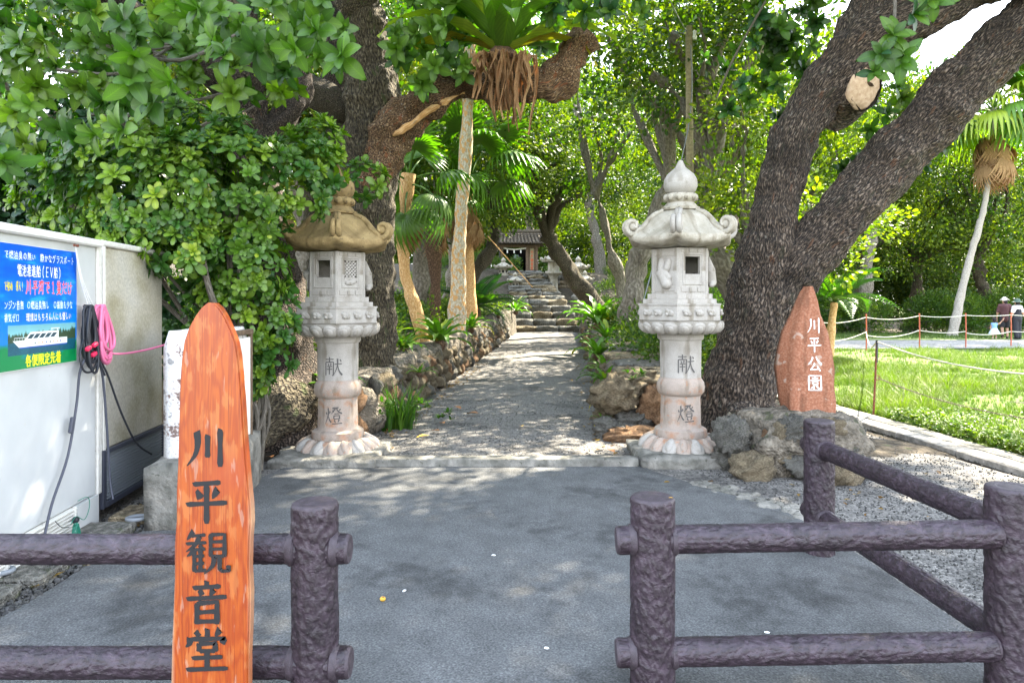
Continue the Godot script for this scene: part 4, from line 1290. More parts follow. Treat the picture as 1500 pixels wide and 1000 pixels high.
# ---------- steps, hall, terrace wall and far lanterns ----------
func build_stairs_and_hall() -> void:
	var st := Node3D.new()
	st.name = "stone_steps"
	st.set_meta("kind", "structure")
	st.set_meta("label", "rough stone steps climbing to the small hall")
	add_child(st)
	var y := 0.16
	var d := 30.0
	for k in 14:
		var w := lerpf(3.1, 1.9, k / 13.0)
		var rise := 0.30 if k < 5 else 0.19
		var cx := pc(30.0) - 0.02 - 0.065 * k
		var n := 3 if k < 8 else 2
		var x := cx - w * 0.5
		for q in n:
			var ww := w / n * rf(0.92, 1.06)
			part("step", rock(k * 3.1 + q * 1.7, Vector3(ww * 1.06, rise + 0.12, 1.25), 0.20, 22, 12, 0.9), M.coral_c if (k + q) % 3 else M.coral_a, st, Transform3D(Basis(Vector3.UP, rf(-.05, .05)), Vector3(x + ww * 0.5, y + rise * 0.5 - 0.06, -d - 0.5 + rf(-.05, .05))))
			x += w / n
		y += rise
		d += 0.75
	# terrace wall on the right of the upper steps
	var tw := thing("terrace_wall", "dry stone terrace wall beside the top of the steps", "stone wall", Vector3(2.75, 1.9, -38.6))
	var cor := MB.new()
	cor.box(Vector3(0, 0.55, -0.3), Vector3(3.4, 1.5, 0.6), 0.05)
	part("core", cor, M.wall_core, tw)
	var stones := []
	for k in 5:
		stones.append(chunk(200 + k, 0.1, 10, 7).mesh())
	for r in 5:
		var x := -1.75
		while x < 1.7:
			var w := rf(0.28, 0.5)
			part("stone", stones[rng.randi() % 5], [M.coral_a, M.coral_c][rng.randi() % 2], tw, Transform3D(Basis.from_euler(Vector3(rf(0, 3), 0, rf(-.2, .2))) * Basis.from_scale(Vector3(w * 1.15, .34, .34)), Vector3(x + w * 0.5, -0.15 + r * 0.29, 0.04)))
			x += w
	# the hall: a small gate-like front with a tiled roof
	var hl := thing("small_hall", "little timber hall with tiled roof at the top of the steps", "building", Vector3(0.42, 3.15, -42.5), 0.06)
	var pl := MB.new()
	pl.box(Vector3(0, -0.2, -1.0), Vector3(3.0, 0.4, 3.0), 0.03)
	part("platform", pl, M.old_concrete, hl)
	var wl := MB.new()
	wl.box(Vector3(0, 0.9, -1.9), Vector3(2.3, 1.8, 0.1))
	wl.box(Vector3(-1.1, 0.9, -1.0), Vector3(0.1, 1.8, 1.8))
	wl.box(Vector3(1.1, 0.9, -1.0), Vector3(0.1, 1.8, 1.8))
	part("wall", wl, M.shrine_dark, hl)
	for x in [-1.05, 0.52, 1.12]:
		var ps := MB.new()
		ps.box(Vector3(x, 0.95, 0), Vector3(0.16, 1.9, 0.16), 0.015)
		part("post", ps, M.shrine_wood, hl)
	var pn := MB.new()
	pn.box(Vector3(0.82, 0.9, -0.02), Vector3(0.46, 1.8, 0.06), 0.01)
	part("side_panel", pn, M.shrine_wood, hl)
	var bm := MB.new()
	bm.box(Vector3(0, 1.86, 0.02), Vector3(2.6, 0.16, 0.2), 0.015)
	part("beam", bm, M.shrine_wood, hl)
	var tb := MB.new()
	tb.box(Vector3(0.82, 1.05, 0.03), Vector3(0.26, 1.35, 0.03), 0.008)
	part("name_board", tb, M.post_wood, hl)
	var yy := 1.6
	for ch in "川平観音堂":
		var y0 := yy
		var pl2 := func(u, v, l): return Vector3(0.82 + (u - 0.5) * 0.2, y0 - v * 0.22, 0.046 + l)
		part("character", brush(ch, pl2, 0.17, 0.002, 0.0006), M.sign_red, hl)
		yy -= 0.25
	var rp2 := simple_tube([Vector3(-0.95, 1.72, 0.12), Vector3(-0.3, 1.64, 0.14), Vector3(0.45, 1.72, 0.12)], 0.045, 7)
	part("straw_rope", rp2, M.rope, hl)
	for k in 3:
		var pz := MB.new()
		pz.box(Vector3(-0.72 + k * 0.42, 1.52, 0.14), Vector3(0.08, 0.2, 0.01))
		part("paper_streamer", pz, M.paint_white, hl)
	var bell := MB.new()
	lathe(bell, [[0.0, 1.05], [0.16, 1.08], [0.17, 1.25], [0.10, 1.34], [0.0, 1.36]], 12, Vector3(-0.15, 0, -0.1))
	part("bell", bell, M.plastic_grey, hl)
	# tiled roof: sagging slope with rows of round tiles
	var rf_ := MB.new()
	for s in [1.0, -1.0]:
		rf_.loft([PackedVector3Array([Vector3(-1.75 * s, 2.0, -0.6 + 1.15 * s), Vector3(1.75 * s, 2.0, -0.6 + 1.15 * s)]), PackedVector3Array([Vector3(-1.6 * s, 2.3, -0.6 + 0.6 * s), Vector3(1.6 * s, 2.3, -0.6 + 0.6 * s)]), PackedVector3Array([Vector3(-1.5 * s, 2.78, -0.6), Vector3(1.5 * s, 2.78, -0.6)])], false)
	var roof := part("roof", rf_.flip(), M.tile, hl)
	var tm := MB.new()
	for s in [1.0, -1.0]:
		for k in 15:
			var x := -1.6 + 3.2 * k / 14.0
			for e in 5:
				var f := e / 5.0
				tm.box(Vector3(x * (1.0 - f * 0.12), lerpf(2.04, 2.74, pow(f, 1.2)) + 0.05, -0.6 + s * lerpf(1.12, 0.12, f)), Vector3(0.13, 0.09, 0.26), 0.04, Basis(Vector3.RIGHT, 0.5 * s))
	part("roof_tile", tm, M.tile, roof).set_meta("kind", "stuff")
	var rd := simple_tube([Vector3(-1.75, 2.98, -0.6), Vector3(-1.2, 2.86, -0.6), Vector3(1.2, 2.86, -0.6), Vector3(1.75, 2.98, -0.6)], 0.12, 8)
	part("ridge", rd, M.tile, roof)
	# old lanterns along the steps and on the terrace
	far_lantern("old mossy stone lantern left of the steps, nearest the path", Vector3(0.17, 1.42, -36.5), 1.0)
	far_lantern("taller old stone lantern behind the mossy one, before the hall door", Vector3(-0.50, 2.1, -39.0), 1.15)
	far_lantern("old stone lantern in front of the terrace wall by the upper steps", Vector3(2.3, 1.9, -37.7), 1.55)
	far_lantern("old stone lantern right of the steps, beside the bright ferns", Vector3(3.72, 1.42, -34.8), 1.0)
	far_lantern("rear stone lantern right of the steps, half behind its neighbour", Vector3(3.55, 1.75, -36.6), 1.3)

var far_proto: Node3D
func far_lantern(label: String, at: Vector3, s: float) -> void:
	var o: Node3D
	if far_proto == null:
		o = thing("old_lantern", label, "stone lantern", at, 0.0, "old lanterns by the steps")
		far_proto = o
		var m := MB.new()
		lathe(m, [[0.30, -0.3], [0.30, 0.06], [0.22, 0.12], [0.15, 0.2], [0.14, 0.62], [0.2, 0.72], [0.30, 0.78], [0.30, 0.86], [0.0, 0.86]], 12)
		part("stand", m, M.granite_roof, o)
		m = MB.new()
		hexslab(m, 0.21, 0.86, 0.21, 1.16)
		part("fire_box", m, M.granite_roof, o)
		for k in 3:
			var wm := MB.new()
			wm.box(Vector3.ZERO, Vector3(0.10, 0.13, 0.012))
			var a := PI / 6.0 + k * PI / 3.0
			part("window", wm, M.shrine_dark, o, Transform3D(Basis(Vector3.UP, PI / 2 - a), Vector3(cos(a) * 0.184, 1.02, sin(a) * 0.184)))
		m = MB.new()
		lathe(m, [[0.2, 1.16], [0.42, 1.19], [0.45, 1.27], [0.38, 1.30], [0.22, 1.40], [0.10, 1.47], [0.0, 1.47]], 12)
		for k in 6:
			var a := TAU * k / 6.0
			m.add(rock(k, Vector3(.12, .13, .12), 0.05, 7, 5), Transform3D(Basis(), Vector3(cos(a) * .44, 1.30, sin(a) * .44)))
		part("roof", m, M.granite_roof, o)
		m = MB.new()
		lathe(m, [[0.06, 1.46], [0.11, 1.52], [0.12, 1.60], [0.05, 1.68], [0.0, 1.74]], 10)
		part("finial", m, M.granite_roof, o)
	else:
		o = far_proto.duplicate()
		o.name = numbered("old_lantern")
		add_child(o, true)
		tag(o, label, "stone lantern", "old lanterns by the steps")
	o.position = at
	o.rotation.y = 0.4 * s + at.x
	o.scale = Vector3.ONE * s

# ---------- walls of coral rock along the path ----------
func wall_run(o: Node3D, side: float, d0: float, d1: float, h0: float, h1: float, thick: float, seedv: float) -> void:
	var rows := []
	var d := d0
	while d <= d1:
		var f := (d - d0) / (d1 - d0)
		var h := lerpf(h0, h1, f) * (1.0 + 0.12 * lump.get_noise_2d(d * 120.0, seedv)) * smoothstep(-0.3, 0.35, d - d0 + 0.1)
		var x0 := pc(d) + side * (1.38 + 0.10 * lump.get_noise_2d(d * 140.0, seedv + 40.0))
		if d - d0 < 0.8:
			x0 += side * (0.5 - 0.5 * sqrt(clampf((d - d0) / 0.8, 0.0, 1.0)))
		var row := PackedVector3Array()
		for k in 9:
			var u: float = [0.0, 0.05, 0.09, 0.12, 0.17, 0.35, 0.6, 0.85, 1.0][k]
			var yy: float = [-0.1, 0.3, 0.65, 0.92, 1.0, 1.03, 1.02, 0.98, 0.5][k]
			var p := Vector3(x0 + side * u * thick, rp(d) + h * yy, -d)
			p += Vector3(1, 1, 0.3) * 0.05 * lump.get_noise_3dv(p * 330.0)
			row.append(p - o.position)
		rows.append(row if side < 0 else rev(row))
		d += 0.10
	var m := MB.new()
	m.loft(rows, false)
	# close the near end
	var c := Vector3.ZERO
	for p in rows[0]: c += p / 9.0
	for k in 8:
		m.poly([c, rows[0][k], rows[0][k + 1]], c + Vector3(0, 0, -0.5))
	part("core", m, M.wall_core, o)

func rev(r: PackedVector3Array) -> PackedVector3Array:
	var q := r.duplicate()
	q.reverse()
	return q

func build_walls() -> void:
	var stones := []
	for k in 9:
		stones.append(chunk(k + 1, 0.22, 20, 13).mesh())
	var mats := [M.coral_a, M.coral_a, M.coral_a, M.coral_c, M.coral_b]
	var o := thing("coral_wall", "long low coral rock wall holding the bank left of the path", "stone wall", Vector3(-1.6, 0, -7.5))
	wall_run(o, -1.0, 7.45, 30.5, 0.60, 0.95, 0.75, 3.0)
	for row in 3:
		var d := 7.6 + row * 0.13
		while d < 25.0:
			var w := rf(0.20, 0.42) * (1.0 + (d - 7.0) * 0.02)
			var p := Vector3(pc(d) - 1.40 - row * 0.025 + (-0.32 if d < 7.9 else 0.0) + rf(-.03, .02), rp(d) + 0.10 + row * 0.19 + rf(-.03, .03), -d)
			part("stone", stones[rng.randi() % 9], mats[rng.randi() % 5], o, Transform3D(Basis.from_euler(Vector3(rf(-.3, .3), rf(-.5, .5), rf(-.2, .2))) * Basis.from_scale(Vector3(rf(.16, .24), rf(.17, .25), w)), p - o.position))
			d += w * rf(0.85, 1.3)
	# rounded near end behind the left lantern
	for k in 26:
		var f := rng.randf()
		var p := Vector3(lerpf(-1.75, -2.75, f), rf(0.06, 0.50), -7.42 - 0.12 * sin(f * PI) + rf(-.05, .08))
		part("stone", stones[k % 9], mats[(k * 3) % 5], o, Transform3D(Basis.from_euler(Vector3(rf(-.4, .4), rf(0, 6), rf(-.3, .3))) * Basis.from_scale(Vector3(rf(.2, .38), rf(.15, .26), rf(.2, .3))), p - o.position))
	var eb := MB.new()
	eb.add(rock(71.0, Vector3(1.5, 0.62, 0.7), 0.16, 20, 12, 0.6), Transform3D(Basis(), Vector3(-2.25, 0.24, -7.85) - o.position))
	part("end_mound", eb, M.wall_core, o)
	# right wall: blocky end by the right lantern, then a low ledge
	var r := thing("coral_ledge", "low coral rock ledge edging the right of the path", "stone wall", Vector3(1.5, 0, -8.2))
	wall_run(r, 1.0, 8.3, 30.5, 0.50, 0.80, 1.0, 9.0)
	for q in [[1.28, .42, 8.10, .46, .32, .42, 1], [1.42, .13, 8.02, .36, .22, .3, 2], [1.20, .10, 8.35, .3, .26, .4, 0], [1.52, .50, 8.55, .62, .26, .5, 0], [1.75, .26, 8.1, .4, .34, .4, 3], [1.15, .03, 7.75, .42, .20, .5, 2], [1.38, .02, 7.5, .5, .18, .36, 3], [1.95, .1, 7.95, .3, .22, .3, 1], [1.22, .33, 8.6, .3, .26, .5, 2]]:
		part("stone", chunk(40 + int(q[2] * 100), 0.30, 30, 20), mats[q[6] + 1], r, Transform3D(Basis(Vector3.UP, rf(-.4, .4)) * Basis.from_scale(Vector3(q[3], q[4], q[5]) * 1.25), Vector3(q[0], q[1], -q[2]) - r.position))
	for row in 2:
		var d := 8.9 + row * 0.15
		while d < 24.0:
			var w := rf(0.24, 0.5) * (1.0 + (d - 7.0) * 0.02)
			var p := Vector3(pc(d) + 1.42 + row * 0.03 + rf(-.03, .03), rp(d) + 0.12 + row * 0.22 + rf(-.03, .03), -d)
			part("stone", stones[rng.randi() % 9], mats[rng.randi() % 5], r, Transform3D(Basis.from_euler(Vector3(rf(-.3, .3), rf(-.5, .5), rf(-.2, .2))) * Basis.from_scale(Vector3(rf(.16, .26), rf(.2, .28), w)), p - r.position))
			d += w * rf(0.9, 1.4)
	for k in 9:
		# flat cap slabs of the ledge
		var d := 9.2 + k * 1.15
		part("cap_slab", rock(90.0 + k, Vector3(rf(.8, 1.0), 0.15, rf(1.0, 1.25)), 0.22, 20, 10, 0.85), M.coral_c if k % 2 else M.coral_a, r, Transform3D(Basis(Vector3.UP, rf(-.15, .15)), Vector3(pc(d) + 1.95, rp(d) + 0.50 + 0.018 * k, -d) - r.position))
	# loose blocks at the foot of the bank behind the right lantern
	for q in [["squared ochre stone block lying right of the right lantern base", 2.26, .06, 7.05, .26, .15, .2, "coral_b"], ["grey rock at the grass edge on the far side of the field", 11.3, .3, 31.0, 1.2, .9, .9, "coral_c"], ["long pale rock beside the grey one beyond the far path", 13.1, .2, 31.5, 1.5, .6, .8, "coral_a"]]:
		var b := part("loose_rock", rock(q[3], Vector3(q[4], q[5], q[6]), 0.14, 14, 9, 0.6), M[q[7]], self, Transform3D(Basis(Vector3.UP, 0.3), Vector3(q[1], q[2], -q[3])))
		tag(b, q[0], "rock")

# ---------- trees ----------
func bark_tube(pts: Array, radii: Array, steps: int, sides: int, rough: float, us := 3.0, vs := 1.0, caps := false, flakes := 0.0) -> MB:
	var m := MB.new()
	plate_amp = flakes
	tube(m, spline(pts, steps), spline1(radii, steps), sides, rough, 1.3, us, vs, caps)
	plate_amp = 0.0
	return m

func build_background_trees() -> void:
	var g1 := "trees behind the path"
	# [label, x, depth, height, spread, lean x, trunk radius, options]
	var list := [
		["dark leaning tree left of the steps", -1.9, 24.0, 9.0, 3.6, Vector3(1.3, 0, -1.0), .30, {"bark": "bark_mossy", "low": 0.1}],
		["grey twin-stemmed tree on the right bank, nearer stem", 2.75, 16.2, 9.0, 3.0, Vector3(1.0, 0, 0.2), .24, {"low": 0.3, "density": 2.4, "lumps": 6}],
		["grey twin-stemmed tree on the right bank, farther stem", 3.3, 17.0, 8.6, 3.0, Vector3(1.5, 0, 0.4), .22, {"low": 0.3, "density": 2.4, "lumps": 6}],
		["crooked tree right of the steps arching left over them", 4.3, 27.0, 9.0, 4.0, Vector3(-3.0, 0, 0.8), .38, {"bark": "bark_mossy", "low": 0.05, "fork": 0.42, "density": 2.4, "lumps": 7}],
		["forked tree behind the right stone lantern", 4.35, 13.0, 9.5, 2.5, Vector3(-0.5, 0, 0.0), .24, {"low": 0.15, "density": 2.4, "lumps": 7}],
		["slim pale tree behind the wooden pole", 3.6, 20.0, 10.0, 2.2, Vector3(-1.2, 0, 0.0), .17, {"low": 0.1, "density": 2.4, "lumps": 7}],
		["leafy tree high behind the middle of the path", -3.0, 30.0, 12.0, 4.6, Vector3(1.0, 0, 0.0), .32, {"low": 0.0, "size": 0.62}],
		["tree rising behind the hall roof", 1.5, 48.0, 13.0, 5.5, Vector3(-0.5, 0, 0.0), .34, {"low": 0.05, "size": 0.8}],
		["tree behind the terrace wall", 5.8, 44.0, 13.0, 5.2, Vector3(-0.8, 0, 0.0), .32, {"low": 0.0, "size": 0.75}],
		["broad tree closing the view left of the hall", -5.5, 42.0, 14.0, 5.5, Vector3(0.8, 0, 0.0), .36, {"low": -0.15, "size": 0.75}],
		["bushy tree filling the gap behind the left palms", -4.6, 17.0, 8.0, 3.4, Vector3(-0.4, 0, 0.0), .26, {"low": -0.3, "bark": "bark_mossy"}],
		["tall tree behind the curved palm", -2.9, 21.0, 11.0, 3.8, Vector3(0.3, 0, 0.0), .28, {"low": -0.2}],
		["yellow-green tree behind the big left trunks", -6.5, 20.0, 12.0, 4.6, Vector3(0.8, 0, 0.0), .30, {"low": -0.2, "light": Color(.42, .48, .05), "dark": Color(.14, .24, .03)}],
		["pale-trunked tree behind the left thicket", -10.5, 22.0, 13.0, 5.2, Vector3(0.5, 0, 0.0), .30, {"low": -0.25, "light": Color(.40, .46, .05), "dark": Color(.12, .22, .03)}],
		["dense tree far behind the white cabinet", -15.0, 20.0, 12.0, 5.5, Vector3(0.3, 0, 0.0), .34, {"low": -0.4}],
		["bright leafy tree between the two leaning trunks", 8.0, 19.0, 8.2, 3.4, Vector3(-0.4, 0, 0.0), .24, {"low": 0.1, "light": Color(.34, .46, .04), "dark": Color(.10, .21, .025)}],
		["tall tree rising in the gap between the two leaning stems", 17.0, 33.0, 14.0, 4.2, Vector3(0.6, 0, 0.0), .3, {"low": 0.1, "size": 0.7}],
		["dense tree left of the small feather palm", 7.8, 27.0, 10.0, 3.4, Vector3(-0.8, 0, 0.0), .28, {"low": 0.0, "density": 2.4, "lumps": 7}],
		["bright young tree behind the right lantern roof", 4.5, 11.8, 5.6, 1.5, Vector3(-0.2, 0, 0.0), .12, {"low": -0.3, "size": 0.42, "light": Color(.40, .52, .04), "dark": Color(.14, .28, .03)}],
	]
	for k in list.size():
		var q = list[k]
		var cfg: Dictionary = q[7]
		cfg.group = g1
		tree(q[0], on_ground(q[1], q[2]), q[3], q[4], q[5], q[6], cfg)
	var g2 := "trees beyond the field"
	var names := ["dark tree beyond the field, nearest the small feather palm", "many-stemmed tree behind the long pale rock", "dense dark tree left of the tall field palm", "dark tree right behind the tall field palm", "thick-trunked tree behind the walking family", "tree past the family at the end of the hedge", "tall back-row tree behind the feather palm", "tall back-row tree above the field's middle", "tall back-row tree left of the tall palm's crown", "tall back-row tree right of the tall palm's crown"]
	var spots := [[10.5, 35.5, 10.5, 4.2], [13.8, 36.5, 11.0, 4.4], [17.2, 35.0, 9.8, 4.2], [21.5, 37.0, 9.5, 4.2], [24.5, 34.5, 9.5, 4.0], [29.5, 36.0, 9.5, 4.6], [11.0, 47.0, 13.5, 5.5], [18.5, 48.0, 13.0, 5.5], [25.0, 49.0, 12.5, 5.5], [33.0, 48.0, 12.0, 5.5]]
	for k in spots.size():
		var q = spots[k]
		tree(names[k], Vector3(q[0], 0, -q[1]), q[2], q[3], Vector3(rf(-1, 1), 0, rf(-.5, .5)), rf(.26, .36), {"group": g2, "low": -0.05, "fork": 0.42, "size": 0.75, "mesh": spray_far, "bark": "bark_mossy", "density": 2.2})
	# a far belt that reads as one mass of woodland
	var xf := []
	var cols := PackedColorArray()
	var blobs := []
	for k in 110:
		var a := lerpf(-0.95, 0.75, k / 109.0)
		var d := rf(56.0, 70.0)
		blobs.append([Vector3(sin(a) * d * 1.1, rf(0.5, 11.0), -d), Vector3(5.0, 4.2, 4.0)])
	blob_xf(blobs, 1.1, 3.6, Color(.06, .14, .022), Color(.27, .38, .04), xf, cols)
	many("woodland", spray_far, M.leaf_soft, xf, cols)
	# undergrowth on the banks beside the path
	var ux := []
	var uc := PackedColorArray()
	var ub := []
	for k in 120:
		var d := rf(9.6, 44.0)
		var s := -rf(2.6, 7.0) if k % 2 == 0 else (rf(2.5, 3.5) if d < 22.0 else rf(2.2, 7.0))
		var r := rf(0.35, 0.8)
		ub.append([on_ground(pc(d) + s, d) + Vector3(0, r * 0.5, 0), Vector3(r * 1.2, r * 0.8, r * 1.2)])
	blob_xf(ub, 0.30, 2.6, Color(.06, .16, .025), Color(.28, .42, .04), ux, uc)
	many("undergrowth", spray, M.leaf_soft, ux, uc)

func knot(o: Node3D, at: Vector3, dir: Vector3, r: float, l: float) -> void:
	# a sawn limb: short collar with a pale end
	var m := MB.new()
	var d := dir.normalized()
	tube(m, spline([at - d * l * 2.2, at - d * l, at, at + d * l], 3), spline1([r * 1.9, r * 1.45, r * 1.15, r * 1.0], 3), 20, 0.12, 1.2, 1.0, 1.0, false)
	part("knot_collar", m, M.bark_dark, o)
	var e := MB.new()
	e.add(rock(at.x + 2.0, Vector3(r * 2.0, r * 0.5, r * 2.05), 0.16, 28, 16, 0.12), Transform3D(Basis(), Vector3(0, -r * 0.14, 0)))
	part("sawn_face", e, M.cut_wood, o, Transform3D(Basis(Quaternion(Vector3.UP, d)), at + d * l))
	part("heart_crack", rock(at.y, Vector3(r * 0.5, r * 0.3, r * 0.22), 0.4, 10, 7, 0.0), M.bark_red, o, Transform3D(Basis(Quaternion(Vector3.UP, d)), at + d * (l + r * 0.07) + Vector3(r * .2, r * .25, 0)))

func build_near_trees() -> void:
	# the big right tree: one bole, two huge leaning stems
	var o := thing("big_leaning_tree", "huge dark-barked tree leaning right, split into two stems, by the carved red stone", "tree", Vector3(2.75, 0, -7.9))
	var B := o.position
	var P := func(px, y, z): return Vector3(px, y, z) - B
	part("trunk", bark_tube([P.call(2.52, -.4, -7.9), P.call(2.57, .0, -7.9), P.call(2.64, .45, -7.9), P.call(2.76, 1.05, -7.9), P.call(2.90, 1.6, -7.9), P.call(2.98, 2.1, -7.9), P.call(3.04, 2.63, -7.9), P.call(3.28, 3.42, -7.86), P.call(3.62, 3.97, -7.8), P.call(4.08, 4.45, -7.7), P.call(4.75, 4.83, -7.5), P.call(5.6, 5.12, -7.2), P.call(7.0, 5.9, -6.8)], [.60, .50, .43, .385, .37, .32, .265, .255, .28, .31, .27, .23, .16], 24, 150, 0.085, 3.0, 0.5, false, .030), M.bark_dark, o)
	part("stem", bark_tube([P.call(2.90, 1.0, -7.9), P.call(3.12, 1.65, -7.86), P.call(3.50, 2.2, -7.8), P.call(4.17, 2.95, -7.75), P.call(4.8, 3.64, -7.7), P.call(5.4, 4.3, -7.6), P.call(5.95, 4.95, -7.5), P.call(6.7, 5.9, -7.4), P.call(7.3, 7.0, -7.2)], [.26, .32, .315, .31, .305, .29, .27, .24, .16], 28, 140, 0.085, 3.0, 0.5, false, .030), M.bark_dark, o)
	part("limb", bark_tube([P.call(3.95, 4.4, -7.8), P.call(4.2, 5.0, -7.9), P.call(4.15, 5.7, -8.2), P.call(3.7, 6.6, -8.6), P.call(2.6, 7.6, -9.0)], [.26, .26, .23, .18, .08], 7, 24, 0.1, 3.0, 0.5), M.bark_dark, o)
	part("limb", bark_tube([P.call(4.5, 4.7, -7.6), P.call(4.5, 5.4, -7.0), P.call(3.8, 6.3, -5.8), P.call(2.6, 6.9, -4.4)], [.24, .22, .16, .07], 7, 20, 0.1, 3.0, 0.5), M.bark_dark, o)
	knot(o, P.call(3.88, 3.90, -7.66), Vector3(.30, -.30, .85), 0.22, 0.10)
	for q in [[2.3, 7.3, 2.0, 6.4], [3.6, 7.6, 1.75, 7.0]]:
		part("root", bark_tube([P.call(2.62, .30, -7.75), P.call(lerpf(2.62, q[0], .5), .16, -lerpf(7.7, q[1], .5)), P.call(q[0], -.02, -q[1])], [.26, .18, .07], 5, 18, 0.12, 1.5, 0.7), M.bark_dark, o)
	var xf := []
	var cols := PackedColorArray()
	var blobs := []
	for q in [[7.0, 7.4, -6.8, 2.0], [5.0, 7.8, -9.0, 1.9], [2.6, 8.2, -9.2, 2.0], [2.4, 7.4, -4.6, 1.8], [4.4, 7.4, -5.6, 1.8], [6.4, 8.0, -8.6, 2.2], [3.6, 8.6, -7.0, 2.0], [1.2, 7.9, -6.4, 1.5], [4.6, 7.3, -3.8, 1.5], [8.6, 8.2, -8.2, 2.0], [.7, 7.4, -3.8, 1.2], [6.2, 6.9, -4.6, 1.3], [5.6, 7.6, -6.4, 1.8], [7.8, 7.2, -5.4, 1.6], [3.2, 7.3, -2.8, 1.4], [5.4, 7.5, -2.6, 1.5], [7.4, 7.6, -3.4, 1.6], [2.5, 8.8, -9.6, 1.8], [4.0, 9.1, -9.8, 1.8], [5.5, 8.9, -9.4, 1.8], [3.4, 8.5, -8.0, 1.7], [6.4, 8.7, -10.6, 1.7], [1.6, 8.3, -8.4, 1.6], [4.8, 9.3, -11.0, 1.6], [7.0, 8.7, -8.0, 1.8], [8.2, 8.5, -9.8, 1.7], [7.2, 9.0, -11.4, 1.7], [8.8, 8.0, -7.4, 1.6], [6.6, 8.9, -9.8, 1.6], [8.6, 7.6, -5.6, 1.5], [8.0, 8.7, -11.6, 1.9], [8.8, 8.5, -12.4, 1.6]]:
		blobs.append([P.call(q[0], q[1], q[2]), Vector3(q[3], q[3] * 0.6, q[3])])
	blob_xf(blobs, 0.42, 2.2, Color(.035, .11, .022), Color(.16, .27, .03), xf, cols, 0.3)
	many("crown", spray, M.leaf_glossy, xf, cols, o)
	# hanging sprigs with big leaves in front of the stems
	var sh := []
	for q in [[3.12, 3.68, -5.6], [3.0, 3.52, -5.55], [3.2, 3.5, -5.6], [3.28, 3.86, -5.6], [3.45, 3.98, -5.6], [3.5, 3.72, -6.6]]:
		sh.append([P.call(q[0], q[1], q[2]), Vector3(rf(-.4, .4), rf(-.5, .3), 0.8)])
	for k in 76:
		var t := Vector3(rf(1.0, 3.0), rf(3.0, 4.4), -rf(8.4, 9.6))
		if k <= 20: t = Vector3(rf(2.5, 4.0), rf(3.9, 5.1), -rf(8.4, 9.6))
		if k > 20: t = Vector3(rf(3.9, 5.4), rf(3.2, 4.3), -rf(8.3, 9.3))
		if k > 46: t = Vector3(rf(2.9, 4.2), rf(4.5, 5.6), -rf(8.6, 9.8))
		elif k > 34: t = Vector3(rf(0.3, 1.6), rf(4.6, 5.3), -rf(7.6, 8.4))
		sh.append([t - B, Vector3(rf(-.5, .5), rf(-.6, .4), 0.7)])
	leafy(o, sh, 0.21, leaf_oval, 9, 290, rosette_near, [0, 1, 1, 2, 3], Color(.025, .085, .02), Color(.10, .19, .025), 5, 65)
	for q in [[[3.3, 4.5, -6.0], [3.2, 4.0, -5.7], [3.12, 3.68, -5.6]], [[3.6, 4.5, -6.0], [3.5, 4.2, -5.7], [3.3, 3.88, -5.62]], [[3.2, 5.3, -8.6], [2.9, 4.7, -8.9], [2.7, 4.2, -9.0]]]:
		var pts := []
		for e in q: pts.append(P.call(e[0], e[1], e[2]))
		part("twig", simple_tube(pts, 0.014, 6), M.bark_grey, o)

	# the big left tree: tall bole behind the left lantern, a sawn limb reaching right over the path
	var l := thing("big_left_tree", "massive mossy tree behind the left stone lantern with a sawn limb over the path", "tree", Vector3(-1.85, 0.6, -9.2))
	var LB := l.position
	var Q := func(x, y, z): return Vector3(x, y, z) - LB
	part("trunk", bark_tube([Q.call(-1.88, .2, -9.2), Q.call(-1.89, 1.0, -9.2), Q.call(-1.90, 1.9, -9.2), Q.call(-1.88, 2.8, -9.2), Q.call(-1.88, 3.5, -9.15), Q.call(-1.86, 4.1, -9.1), Q.call(-1.94, 4.8, -9.05), Q.call(-2.02, 5.6, -9.0), Q.call(-2.35, 7.0, -8.8)], [.40, .32, .29, .31, .42, .40, .30, .26, .2], 24, 110, 0.10, 3.0, 0.5, false, .026), M.bark_mossy, l)
	part("stem", bark_tube([Q.call(-1.86, 2.9, -9.25), Q.call(-2.12, 3.5, -9.4), Q.call(-2.42, 4.2, -9.6), Q.call(-2.48, 5.2, -9.7), Q.call(-2.6, 6.6, -9.9)], [.18, .22, .22, .21, .15], 8, 26, 0.1, 4.0, 1.1), M.bark_dark, l)
	part("limb", bark_tube([Q.call(-1.90, 2.95, -9.2), Q.call(-1.80, 3.35, -9.05), Q.call(-1.48, 3.78, -8.85), Q.call(-1.0, 4.06, -8.6), Q.call(-.6, 4.22, -8.55), Q.call(-.2, 4.14, -8.45), Q.call(.15, 4.23, -8.45), Q.call(.45, 4.19, -8.38), Q.call(.62, 4.38, -8.36), Q.call(.80, 4.62, -8.33), Q.call(.93, 4.74, -8.32)], [.25, .34, .31, .245, .20, .195, .18, .185, .20, .19, .165], 18, 70, 0.16, 3.0, 0.9, false, .022), M.bark_red, l)
	var ce := MB.new()
	lathe(ce, [[0.165, -0.02], [0.15, 0.015], [0.08, 0.04], [0.0, 0.02]], 16)
	part("sawn_face", ce, M.bark_red, l, Transform3D(Basis(Quaternion(Vector3.UP, Vector3(.73, .68, .1).normalized())), Q.call(.935, 4.745, -8.32)))
	part("wound", bark_tube([Q.call(-1.52, 3.62, -8.66), Q.call(-1.42, 3.64, -8.58), Q.call(-1.25, 3.74, -8.52), Q.call(-1.0, 3.90, -8.45), Q.call(-.8, 4.00, -8.42), Q.call(-.58, 4.08, -8.41)], [.03, .055, .06, .05, .045, .02], 6, 12, 0.06, 1.0, 0.7), M.bark_tan, l)
